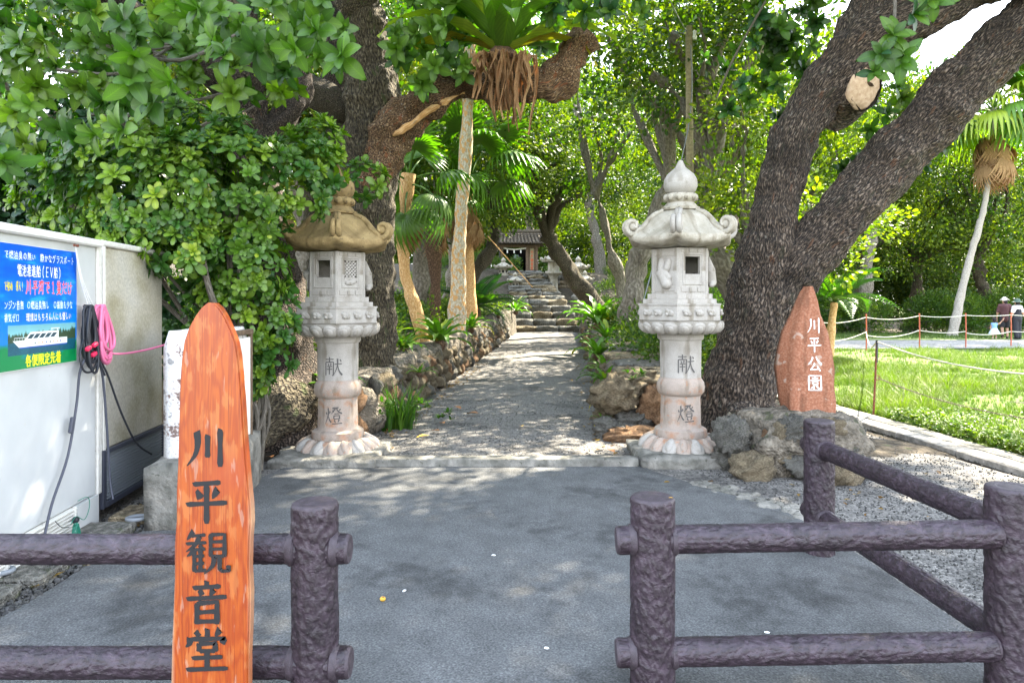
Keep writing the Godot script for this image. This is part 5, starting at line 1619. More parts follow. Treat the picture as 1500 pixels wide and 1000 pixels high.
	part("limb", bark_tube([Q.call(-1.95, 3.95, -9.15), Q.call(-2.4, 4.2, -9.2), Q.call(-3.0, 4.5, -9.3), Q.call(-3.4, 4.6, -9.2), Q.call(-4.2, 5.3, -9.0)], [.16, .2, .19, .17, .1], 7, 20, 0.1, 3.0, 1.2), M.bark_mossy, l)
	part("limb", bark_tube([Q.call(-2.1, 5.4, -9.0), Q.call(-1.6, 6.1, -8.4), Q.call(-.6, 6.8, -7.4), Q.call(.2, 7.2, -6.4)], [.3, .26, .18, .08], 7, 20, 0.1, 3.0, 1.2), M.bark_mossy, l)
	xf = []
	cols = PackedColorArray()
	blobs = []
	for q in [[-2.6, 8.0, -8.8, 1.9], [-.6, 7.6, -7.4, 1.7], [.5, 7.8, -6.6, 1.6], [-1.0, 7.4, -5.4, 1.4], [-3.6, 7.2, -6.4, 1.8], [-2.0, 7.8, -4.6, 1.4], [-4.6, 6.6, -9.0, 1.7], [.2, 8.4, -9.4, 1.7], [-1.6, 8.6, -11.0, 1.9], [-3.0, 7.2, -11.5, 1.7], [-0.2, 6.9, -11.2, 1.2], [.6, 7.2, -8.0, 1.5], [-.4, 7.0, -7.0, 1.4], [1.5, 7.4, -7.4, 1.2]]:
		blobs.append([Q.call(q[0], q[1], q[2]), Vector3(q[3], q[3] * 0.6, q[3])])
	blob_xf(blobs, 0.42, 2.2, Color(.06, .16, .025), Color(.26, .38, .035), xf, cols, 0.3)
	many("crown", spray, M.leaf_glossy, xf, cols, l)
	sh = []
	for k in 34:
		sh.append([Q.call(rf(-1.35, -.55), rf(4.0, 5.3), -rf(7.6, 8.4)), Vector3(rf(-.6, .6), rf(-.4, .5), 0.8)])
	for k in 26:
		sh.append([Q.call(rf(-1.0, 1.6), rf(5.0, 5.7), -rf(8.8, 10.0)), Vector3(rf(-.6, .6), rf(-.5, .4), 0.8)])
	leafy(l, sh, 0.24, leaf_oval, 9, 290, rosette_near, [1, 2, 2, 4, 0], Color(.04, .12, .022), Color(.14, .25, .03), 5, 65)

	# leaning tree behind the shrub, its big leaves hanging into the top left of the view
	var n := thing("leaning_shore_tree", "dark leaning tree behind the clipped shrub, big glossy leaves hanging overhead", "tree", Vector3(-2.5, 0, -7.4))
	var NB := n.position
	var N := func(x, y, z): return Vector3(x, y, z) - NB
	part("trunk", bark_tube([N.call(-2.35, -.2, -7.3), N.call(-2.45, .4, -7.35), N.call(-2.62, 1.2, -7.45), N.call(-2.82, 2.2, -7.5), N.call(-2.95, 3.1, -7.5), N.call(-2.95, 3.8, -7.45), N.call(-3.0, 4.6, -7.4), N.call(-3.1, 5.6, -7.2), N.call(-3.3, 6.6, -6.8)], [.62, .46, .40, .36, .34, .28, .25, .2, .1], 8, 36, 0.14, 4.0, 1.1), M.bark_dark, n)
	part("limb", bark_tube([N.call(-2.9, 3.2, -7.5), N.call(-2.6, 3.5, -7.6), N.call(-2.38, 3.85, -7.7), N.call(-2.5, 4.6, -7.9), N.call(-2.7, 5.6, -8.2)], [.24, .17, .15, .13, .08], 7, 20, 0.12, 3.0, 1.2), M.bark_dark, n)
	part("limb", bark_tube([N.call(-2.95, 3.7, -7.4), N.call(-3.5, 4.2, -6.6), N.call(-4.0, 4.3, -5.6), N.call(-4.2, 4.2, -4.8)], [.16, .12, .08, .03], 7, 14, 0.12, 3.0, 1.2), M.bark_dark, n)
	part("limb", bark_tube([N.call(-2.98, 4.4, -7.4), N.call(-2.6, 5.0, -6.4), N.call(-2.2, 4.6, -5.6), N.call(-1.75, 4.0, -5.3)], [.16, .11, .06, .02], 7, 14, 0.12, 3.0, 1.2), M.bark_grey, n)
	part("root", bark_tube([N.call(-2.3, .5, -7.1), N.call(-2.45, .35, -6.7), N.call(-2.65, .16, -6.35), N.call(-2.75, -.05, -6.1)], [.30, .22, .17, .1], 6, 18, 0.14, 1.5, 0.7), M.bark_mossy, n)
	knot(n, N.call(-2.88, 3.42, -7.15), Vector3(.25, -.1, .95), 0.10, 0.07)
	sh = []
	for k in 175:
		var d := rf(4.6, 7.4)
		var px := rf(-0.80, -0.24)
		var py := rf(0.20, 0.50)
		if px > -0.5 and py < 0.30: py += 0.14
		if px > -0.44 and py > 0.3 and d > 6.8: continue
		sh.append([N.call(px * d, 1.5 + py * d, -d), Vector3(rf(-.6, .6), rf(-.7, .4), 0.7)])
	leafy(n, sh, 0.21, leaf_oval, 9, 298, rosette_near, [0, 1, 1, 2, 2, 4], Color(.06, .17, .03), Color(.24, .38, .035), 5, 65)
	for k in 12:
		var d := rf(5.2, 6.4)
		var x := rf(-.7, -.48) * d
		var y := 1.5 + rf(.24, .40) * d
		part("twig", simple_tube([N.call(x, y, -d), N.call(x + rf(.2, .5), y + rf(-.15, .1), -d - .2), N.call(x + rf(.6, 1.0), y + rf(.1, .4), -d - .5)], rf(.008, .018), 6), M.bark_grey, n)
	xf = []
	cols = PackedColorArray()
	blobs = []
	for q in [[-4.2, 6.4, -6.0, 1.7], [-5.6, 5.4, -7.0, 1.6], [-3.0, 6.8, -7.6, 1.6], [-6.2, 4.6, -9.0, 1.8], [-4.4, 4.6, -8.6, 1.2], [-7.4, 5.6, -7.6, 1.7], [-5.2, 6.6, -4.4, 1.3], [-8.2, 3.6, -9.4, 1.8]]:
		blobs.append([N.call(q[0], q[1], q[2]), Vector3(q[3], q[3] * 0.65, q[3])])
	blob_xf(blobs, 0.40, 1.3, Color(.05, .14, .025), Color(.24, .36, .035), xf, cols, 0.3)
	many("crown", spray, M.leaf_glossy, xf, cols, n)

# ---------- palms ----------
func fan_palm(label: String, at: Vector3, path: Array, radii: Array, bark: String, fronds: int, r: float, stalk: float, dead: int, low := -10.0, called := "fan_palm") -> Node3D:
	var o := thing(called, label, "palm", at, 0.0, "palms")
	part("trunk", bark_tube(path, radii, 8, 20, 0.05, 2.0, 1.2), M[bark], o)
	var top: Vector3 = path[-1]
	var kinds := []
	for k in 4:
		kinds.append(fan_leaf(stalk, r, [0.25, 0.5, 0.8, 1.0][k]).mesh())
	var old := fan_leaf(stalk * 0.6, r * 0.95, 0.5, 12, 0.75).mesh()
	var fm: Array = [M.leaf_tone_2, M.leaf_tone_4, M.leaf_tone_4, M.leaf_tone_2] if r < 1.5 else [M.leaf_tone_4, M.leaf_tone_5, M.leaf_tone_4, M.leaf_tone_5]
	for k in fronds:
		var f := float(k) / fronds
		var az := k * 2.399
		var el := deg_to_rad(lerpf(low, 78, f) + rf(-6, 6))
		var b := Basis(Vector3.UP, az) * Basis(Vector3.RIGHT, -el) * Basis(Vector3(0, 0, 1), rf(-.3, .3))
		part("frond", kinds[clampi(int((1.0 - f) * 4.0), 0, 3)], fm[rng.randi() % 4], o, Transform3D(b, top + Vector3(0, -0.25 * (1.0 - f), 0)))
	for k in dead:
		var az := k * 2.399 + 0.7
		var b := Basis(Vector3.UP, az) * Basis(Vector3.RIGHT, deg_to_rad(rf(58, 86))) * Basis.from_scale(Vector3.ONE * rf(.7, 1.0))
		part("dead_frond", old, M.dead_leaf, o, Transform3D(b, top + Vector3(0, -0.25 - (1.3 if r > 1.5 else 0.5) * rng.randf(), 0)))
	return o

func build_palms() -> void:
	var p1 := Vector3(-1.27, .6, -15.5)
	fan_palm("straight pale palm trunk blotched with orange, left of the path", p1, [Vector3(0, -.2, 0), Vector3(0.02, .5, 0), Vector3(.05, 1.6, 0), Vector3(.11, 2.9, 0), Vector3(.26, 5.2, 0), Vector3(.32, 7.4, 0)], [.27, .20, .165, .145, .13, .12], "bark_palm", 16, .95, 1.1, 6)
	var p2 := Vector3(-1.12, .7, -18.6)
	fan_palm("shorter palm with spreading crown just behind the straight pale palm", p2, [Vector3(0.02, -.2, 0), Vector3(.0, .5, 0), Vector3(-.05, 1.6, 0), Vector3(-.06, 2.9, 0), Vector3(-.05, 4.2, 0)], [.24, .17, .135, .12, .14], "bark_tan", 16, 1.1, 1.4, 10, 5.0)
	var p3 := Vector3(-1.69, .75, -13.0)
	fan_palm("curved orange-trunked palm with hanging fan leaf and dead brown fronds", p3, [Vector3(.06, -.3, 0), Vector3(-.03, .2, 0), Vector3(-.20, .75, 0), Vector3(-.36, 1.4, 0), Vector3(-.38, 2.0, 0), Vector3(-.34, 2.65, 0), Vector3(-.28, 3.2, 0)], [.14, .125, .115, .11, .11, .12, .13], "bark_tan", 12, .7, .75, 12, -50.0)
	var p4 := Vector3(-2.05, .8, -18.0)
	fan_palm("shaggy brown palm trunk between the curved palm and the straight one", p4, [Vector3(0, -.2, 0), Vector3(0.02, 1.2, 0), Vector3(.0, 2.4, 0), Vector3(.06, 3.6, 0)], [.16, .13, .24, .2], "fibre", 14, .8, 1.0, 10, 0.0)
	# the tall palm across the field
	var p5 := Vector3(19.6, 0, -30.2)
	fan_palm("tall curving palm across the field with brown skirt of dead fronds", p5, [Vector3(-.1, -.2, 0), Vector3(.0, .5, 0), Vector3(.45, 2.6, 0), Vector3(1.0, 4.6, 0), Vector3(1.45, 6.6, 0), Vector3(1.75, 10.1, 0)], [.28, .20, .15, .13, .12, .14], "bark_pale", 54, 1.6, 1.8, 54, -22.0)
	# feather palm at the edge of the trees
	var o := thing("feather_palm", "small feather palm at the edge of the trees beyond the carved red stone", "palm", Vector3(8.5, 0, -18.0), 0.0, "palms")
	part("trunk", bark_tube([Vector3(-.1, -.2, 0), Vector3(-.1, .6, 0), Vector3(.0, 1.5, 0)], [.12, .10, .08], 6, 12, 0.05, 1.0, 1.0), M.bark_tan, o)
	var kinds := [feather_leaf(1.6, 0.45).mesh(), feather_leaf(1.4, 0.7).mesh()]
	for k in 12:
		var b := Basis(Vector3.UP, k * 2.399) * Basis(Vector3.RIGHT, -deg_to_rad(lerpf(18, 72, k / 11.0)))
		part("frond", kinds[k % 2], [M.leaf_tone_1, M.leaf_tone_2, M.leaf_tone_0][k % 3], o, Transform3D(b, Vector3(.0, 1.5, 0)))
	var c := thing("cycad", "dark feathery cycad in the shade left of the steps", "plant", on_ground(-1.15, 21.5), 0.0, "palms")
	var st := MB.new()
	lathe(st, [[.2, -.2], [.22, .3], [.16, .8], [0, .9]], 10)
	part("trunk", st, M.fibre, c)
	for k in 18:
		var b := Basis(Vector3.UP, k * 2.399) * Basis(Vector3.RIGHT, -deg_to_rad(lerpf(5, 68, k / 17.0)))
		part("frond", kinds[k % 2], [M.leaf_tone_0, M.leaf_tone_3, M.leaf_tone_1][k % 3], c, Transform3D(b, Vector3(0, .85, 0)))

# ---------- the two stone lanterns ----------
func hexr(a: float) -> float:
	var w := fposmod(a, PI / 3.0) - PI / 6.0
	return cos(PI / 6.0) / cos(w)

func box_wall(o: Node3D, k: int, kind: String, m: Material) -> void:
	var a := (k + 0.5) * PI / 3.0
	var ap := 0.30 * cos(PI / 6.0)
	var out := Vector3(cos(a), 0, sin(a))
	var b := Basis(Vector3(sin(a), 0, -cos(a)), Vector3.UP, out)
	var x := Transform3D(b, out * (ap - 0.024) + Vector3(0, 1.80, 0))
	var w := 0.296
	var h := 0.435
	var t := 0.046
	var p := MB.new()
	if kind == "plain" or kind == "relief":
		p.box(Vector3.ZERO, Vector3(w, h, t), 0.004)
		for s in [-1.0, 1.0]:
			p.box(Vector3(s * (w * 0.5 - 0.022), 0, t * 0.5), Vector3(0.028, h - 0.02, 0.012), 0.003)
			p.box(Vector3(0, s * (h * 0.5 - 0.05), t * 0.5 + 0.001), Vector3(w - 0.07, 0.05, 0.010), 0.003)
		part("wall_panel", p, m, o, x)
		return
	# an opening with a stepped frame, a plain tablet and fret below
	var ow := 0.15 if kind == "window" else 0.136
	var y0 := -0.03
	var y1 := 0.135
	p.box(Vector3(-(w + ow) * 0.25, 0, 0), Vector3((w - ow) * 0.5, h, t), 0.003)
	p.box(Vector3((w + ow) * 0.25, 0, 0), Vector3((w - ow) * 0.5, h, t), 0.003)
	p.box(Vector3(0, (h * 0.5 + y1) * 0.5, 0), Vector3(ow, h * 0.5 - y1, t - 0.004), 0.002)
	p.box(Vector3(0, (-h * 0.5 + y0) * 0.5, 0), Vector3(ow, h * 0.5 + y0, t - 0.004), 0.002)
	for s in [-1.0, 1.0]:
		p.box(Vector3(s * (ow * 0.5 + 0.022), 0.02, t * 0.5), Vector3(0.014, 0.27, 0.012), 0.003)
	p.box(Vector3(0, y1 + 0.022, t * 0.5 + 0.001), Vector3(ow + 0.06, 0.014, 0.012), 0.003)
	p.box(Vector3(0, -0.125, t * 0.5 + 0.001), Vector3(ow + 0.06, 0.012, 0.012), 0.003)
	for s in [-1.0, 0.0, 1.0]:
		p.box(Vector3(s * 0.085, -0.175, t * 0.5 + 0.001), Vector3(0.07, 0.045, 0.008), 0.003)
		p.box(Vector3(s * 0.085, 0.19, t * 0.5 + 0.001), Vector3(0.07, 0.030, 0.008), 0.003)
	var pn := part("wall_panel", p, m, o, x)
	if kind == "lattice":
		for k2 in 7:
			for s in [-1.0, 1.0]:
				var l := MB.new()
				var c := -0.105 + 0.035 * k2
				# a slanted bar clipped to the opening
				var e := []
				for f in 21:
					var q := Vector2(c + s * (f / 20.0 - 0.5) * 0.165, lerpf(y0, y1, f / 20.0))
					if absf(q.x) <= ow * 0.5 + 0.003:
						e.append(q)
				if e.size() < 3:
					continue
				var A: Vector2 = e[0]
				var B: Vector2 = e[-1]
				l.box(Vector3((A.x + B.x) * 0.5, (A.y + B.y) * 0.5, 0.006 + 0.0015 * s), Vector3(0.011, A.distance_to(B), 0.014), 0.001, Basis(Vector3(0, 0, 1), -atan2(B.x - A.x, B.y - A.y)))
				part("lattice_bar", l, m, pn)
		var fl := rock(12.0, Vector3(0.12, 0.05, 0.03), 0.25, 12, 8, 0.1)
		part("flower_relief", fl, m, o, x * Transform3D(Basis(Vector3(0, 0, 1), 0.2), Vector3(0, -0.075, t * 0.5)))

func relief(o: Node3D, k: int, which: String, m: Material) -> void:
	var a := (k + 0.5) * PI / 3.0
	var out := Vector3(cos(a), 0, sin(a))
	var b := Basis(Vector3(sin(a), 0, -cos(a)), Vector3.UP, out)
	var x := Transform3D(b, out * (0.30 * cos(PI / 6.0)) + Vector3(0, 1.80, 0))
	var n := MB.new()
	if which == "deer":
		nets(n, [[Vector3(-.05, .02, .02), Vector3(.05, .0, .025), .04, .045], [Vector3(-.06, .03, .02), Vector3(-.075, .12, .03), .022, .018], [Vector3(-.075, .13, .03), Vector3(-.10, .115, .04), .02, .012], [Vector3(-.05, .0, .02), Vector3(-.055, -.15, .02), .016, .010], [Vector3(-.02, .0, .02), Vector3(-.025, -.15, .02), .014, .009], [Vector3(.05, .0, .02), Vector3(.065, -.15, .02), .018, .010], [Vector3(.075, .0, .02), Vector3(.09, -.14, .02), .016, .009], [Vector3(-.075, .14, .03), Vector3(-.06, .17, .03), .007, .004]], 0.009, 0.02)
	elif which == "gourd":
		nets(n, [[Vector3(-.03, .10, .0), Vector3(-.035, .02, .005), .035, .042], [Vector3(.045, .09, .0), Vector3(.03, .03, .01), .032, .035], [Vector3(-.03, -.03, .01), Vector3(.03, -.12, .012), .05, .055], [Vector3(.0, .0, .01), Vector3(.05, -.06, .01), .03, .035]], 0.010, 0.012)
	else:
		nets(n, [[Vector3(0, .13, .0), Vector3(-.03, .02, .02), .02, .045], [Vector3(-.02, .0, .02), Vector3(.03, -.1, .025), .05, .055], [Vector3(.03, -.1, .03), Vector3(-.04, -.13, .035), .035, .025], [Vector3(.05, .05, .01), Vector3(.06, -.02, .02), .022, .03]], 0.010, 0.016)
	part("carved_relief", n, m, o, x)

func stone_lantern(label: String, at: Vector3, turn: float, faces: Array, reliefs: Array, roof_m: Material, plinth: Vector3, plinth_at: Vector3) -> void:
	var o := thing("stone_lantern", label, "stone lantern", at, turn, "tall stone lanterns at the mouth of the path")
	var g: Material = M.granite
	var rust: Material = M.granite_rust
	var back := Basis(Vector3.UP, -turn)
	var pl := rock(at.x + 5.0, plinth, 0.05, 24, 12, 0.93)
	part("plinth", pl, M.old_concrete, o, Transform3D(back, back * plinth_at))
	var m := MB.new()
	lathe(m, [[0.0, .08], [.36, .09], [.375, .12], [.35, .16], [.31, .195], [.28, .205]], 40)
	part("lotus_base", m, rust, o)
	var pet := MB.new()
	pet.add(rock(2.0, Vector3(.155, .085, .21), 0.03, 14, 9, 0.22), Transform3D(Basis(Vector3.RIGHT, 0.62), Vector3(0, -.01, -.02)))
	pet.add(rock(2.0, Vector3(.085, .085, .18), 0.03, 12, 8, 0.15), Transform3D(Basis(Vector3.RIGHT, 0.62), Vector3(0, .006, -.012)))
	var petm := pet.mesh()
	for k in 17:
		var a := TAU * k / 17.0
		part("base_petal", petm, rust if k % 3 else g, o, Transform3D(Basis(Vector3.UP, a), Vector3(sin(a) * .345, .145, cos(a) * .345)))
	m = MB.new()
	lathe(m, [[.25, .20], [.255, .235], [.248, .27], [.225, .285], [.203, .29], [.196, .31], [.189, .58], [.193, .60], [.204, .605], [.225, .635], [.232, .68], [.225, .725], [.205, .755], [.20, .76], [.197, .775]], 48)
	part("lower_column", m, rust, o)
	m = MB.new()
	lathe(m, [[.197, .774], [.196, .80], [.200, 1.13], [.204, 1.137], [.214, 1.14], [.222, 1.155], [.226, 1.20], [.221, 1.215], [.0, 1.216]], 48)
	part("upper_column", m, g, o)
	for q in [["献", 0.915, .2015, .19], ["燈", 0.445, .196, .185]]:
		var pc2 := func(u, v, l):
			var ph: float = (u - 0.5) * q[3] / q[2] * 0.95 + 0.02
			return back * Vector3(sin(ph) * (q[2] + l), q[1] + (0.5 - v) * q[3], cos(ph) * (q[2] + l))
		part("character", brush(q[0], pc2, 0.072, 0.0006, 0.00025), M.carved, o)
	m = MB.new()
	lathe(m, [[.20, 1.205], [.29, 1.215], [.36, 1.25], [.40, 1.30], [.405, 1.322], [0.0, 1.324]], 40)
	part("lotus_bowl", m, g, o)
	var pet2 := MB.new()
	pet2.add(rock(4.0, Vector3(.150, .150, .07), 0.02, 14, 9, 0.2), Transform3D(Basis(Vector3.RIGHT, 0.75), Vector3(0, -.012, -.012)))
	pet2.add(rock(4.0, Vector3(.095, .105, .07), 0.02, 12, 8, 0.15), Transform3D(Basis(Vector3.RIGHT, 0.75), Vector3(0, -.016, .0)))
	var petm2 := pet2.mesh()
	for k in 18:
		var a := TAU * k / 18.0
		part("bowl_petal", petm2, g, o, Transform3D(Basis(Vector3.UP, a), Vector3(sin(a) * .365, 1.27, cos(a) * .365)))
	m = MB.new()
	hexslab(m, .425, 1.322, .44, 1.335)
	hexslab(m, .43, 1.336, .43, 1.475)
	hexslab(m, .44, 1.476, .44, 1.492)
	hexslab(m, .39, 1.493, .39, 1.535)
	hexslab(m, .345, 1.536, .345, 1.584)
	part("hexagonal_table", m, g, o)
	for k in 6:
		var a := (k + 0.5) * PI / 3.0
		var out := Vector3(cos(a), 0, sin(a))
		var b := Basis(Vector3(sin(a), 0, -cos(a)), Vector3.UP, out)
		var cl := MB.new()
		for s in 3:
			for e in 3:
				var ph := e * 2.1
				cl.add(rock(s + e, Vector3(.085 - e * .022, .055 - e * .012, .04), 0.08, 10, 6, 0.1), Transform3D(Basis(Vector3(0, 0, 1), -0.5), Vector3((s - 1) * .125 + cos(ph) * .018, sin(ph) * .014, e * .006)))
		part("cloud_scroll", cl, g, o, Transform3D(b, out * (.43 * cos(PI / 6)) + Vector3(0, 1.405, 0)))
	for k in 6:
		box_wall(o, k, faces[k], g)
		var a := k * PI / 3.0
		var cp := MB.new()
		cp.box(Vector3(0, 1.80, 0), Vector3(.03, .437, .03), .004)
		part("corner_post", cp, g, o, Transform3D(Basis(Vector3.UP, -a), Vector3(cos(a) * .284, 0, sin(a) * .284)))
	for r in reliefs:
		relief(o, r[0], r[1], g)
	# roof: round at the neck, six-cornered and upswept at the eave
	var prof := [[.20, 2.022, 0.2], [.44, 2.035, .9], [.50, 2.055, 1.0], [.512, 2.085, 1.0], [.512, 2.115, 1.0], [.49, 2.138, .95], [.435, 2.172, .8], [.385, 2.215, .65], [.345, 2.265, .5], [.305, 2.315, .4], [.255, 2.355, .25], [.20, 2.384, .1], [.14, 2.40, 0.0], [.0, 2.401, 0.0]]
	var rows := []
	for q in prof:
		var row := PackedVector3Array()
		for s in 73:
			var a := TAU * (s % 72) / 72.0
			var c := 1.0 - absf(fposmod(a + PI / 6.0, PI / 3.0) - PI / 6.0) / (PI / 6.0)
			var r: float = q[0] * lerpf(0.95, hexr(a) * 1.06, q[2])
			row.append(Vector3(cos(a) * r, q[1] + 0.05 * pow(c, 3.0) * q[2] * (1.0 if q[1] > 2.03 else 0.0), sin(a) * r))
		rows.append(row)
	m = MB.new()
	m.loft(rows, true, 4.0, 2.0)
	var roof := part("roof", m, roof_m, o)
	var rm := MB.new()
	for s in [-1.0, 1.0]:
		var pts := [Vector3(.19, 2.392, 0), Vector3(.27, 2.358, 0), Vector3(.335, 2.30, 0), Vector3(.385, 2.24, 0), Vector3(.45, 2.195, 0)]
		# the scroll: out along the corner, up and curling back
		for e in 15:
			var th := -1.9 + e * 0.42
			var rr: float = 0.085 * (1.0 - e * 0.05)
			pts.append(Vector3(.505 + cos(th) * rr, 2.235 + sin(th) * rr, 0))
		var rad := []
		for e in pts.size():
			rad.append(0.022 if e < 4 else lerpf(0.030, 0.020, (e - 4.0) / 16.0))
		var off := []
		for e in pts.size():
			off.append(pts[e] + Vector3(0, 0, s * (0.014 if e < 3 else 0.026)))
		tube(rm, spline(off, 3), spline1(rad, 3), 8, 0.0, 1.0, 1.0, 1.0)
	rm.add(rock(3.0, Vector3(.10, .10, .085), 0.02, 12, 8, 0.1), Transform3D(Basis(), Vector3(.505, 2.235, 0)))
	var ridge := rm.mesh()
	for k in 6:
		part("ridge_scroll", ridge, roof_m if k % 2 else (g if roof_m == M.granite_roof else roof_m), roof, Transform3D(Basis(Vector3.UP, k * PI / 3.0), Vector3.ZERO))
	var fin := Node3D.new()
	fin.name = "finial"
	o.add_child(fin, true)
	m = MB.new()
	lathe(m, [[.15, 2.39], [.185, 2.402], [.188, 2.425], [.16, 2.44], [.145, 2.465], [.125, 2.475], [.13, 2.485], [.15, 2.50], [.16, 2.53], [.15, 2.56], [.0, 2.562]], 32)
	part("neck", m, roof_m, fin)
	for k in 11:
		var a := TAU * k / 11.0
		part("collar_petal", rock(6.0, Vector3(.085, .075, .055), 0.03, 9, 7, 0.15), roof_m, fin, Transform3D(Basis(Vector3.UP, a), Vector3(sin(a) * .143, 2.525, cos(a) * .143)))
	m = MB.new()
	lathe(m, [[.10, 2.558], [.145, 2.59], [.164, 2.64], [.160, 2.70], [.130, 2.755], [.085, 2.795], [.05, 2.825], [.034, 2.86], [.022, 2.89], [.0, 2.90]], 32)
	part("jewel", m, roof_m if roof_m == M.granite_ochre else g, fin)

func build_lanterns() -> void:
	stone_lantern("pale stone lantern in front of the huge leaning tree, its window open to the front", Vector3(1.655, 0, -6.70), 0.21, ["relief", "window", "relief", "plain", "window", "plain"], [[0, "fruit"], [2, "gourd"]], M.granite_roof, Vector3(1.08, .16, .92), Vector3(.06, .02, .06))
	stone_lantern("stone lantern with ochre weathered roof, latticed window, half under the clipped shrub", Vector3(-1.725, -.03, -6.76), -0.314, ["lattice", "window", "relief", "plain", "window", "relief"], [[2, "deer"], [5, "fruit"]], M.granite_ochre, Vector3(1.0, .16, .95), Vector3(-.02, .03, .10))

# ---------- cabinets, poster, hoses ----------
const FACE := 1.672

func coil(o: Node3D, called: String, at: Vector3, turns: int, w: float, h: float, r: float, m: Material, drift: Vector3) -> void:
	var pts := []
	var per := 12
	for k in turns * per + 1:
		var a := TAU * k / per
		var t := int(k / per)
		var j := Vector3(lump.get_noise_2d(t * 300.0, 1.0), lump.get_noise_2d(t * 300.0, 50.0), absf(lump.get_noise_2d(t * 300.0, 90.0))) * 2.0
		var ww := w * (1.0 + 0.4 * j.x) * (0.55 - 0.45 * cos(a)) + w * 0.12
		pts.append(at + Vector3(sin(a) * ww + j.x * 0.03, h * (cos(a) - 1.0) * 0.5 * (1.0 + 0.25 * j.y), 0.02 + j.z * 0.03 + r * 0.8 * (t % 4)) + drift * (float(k) / (turns * per)) * (0.5 - 0.5 * cos(a)))
	part(called, simple_tube(pts, r, 7, 3), m, o)

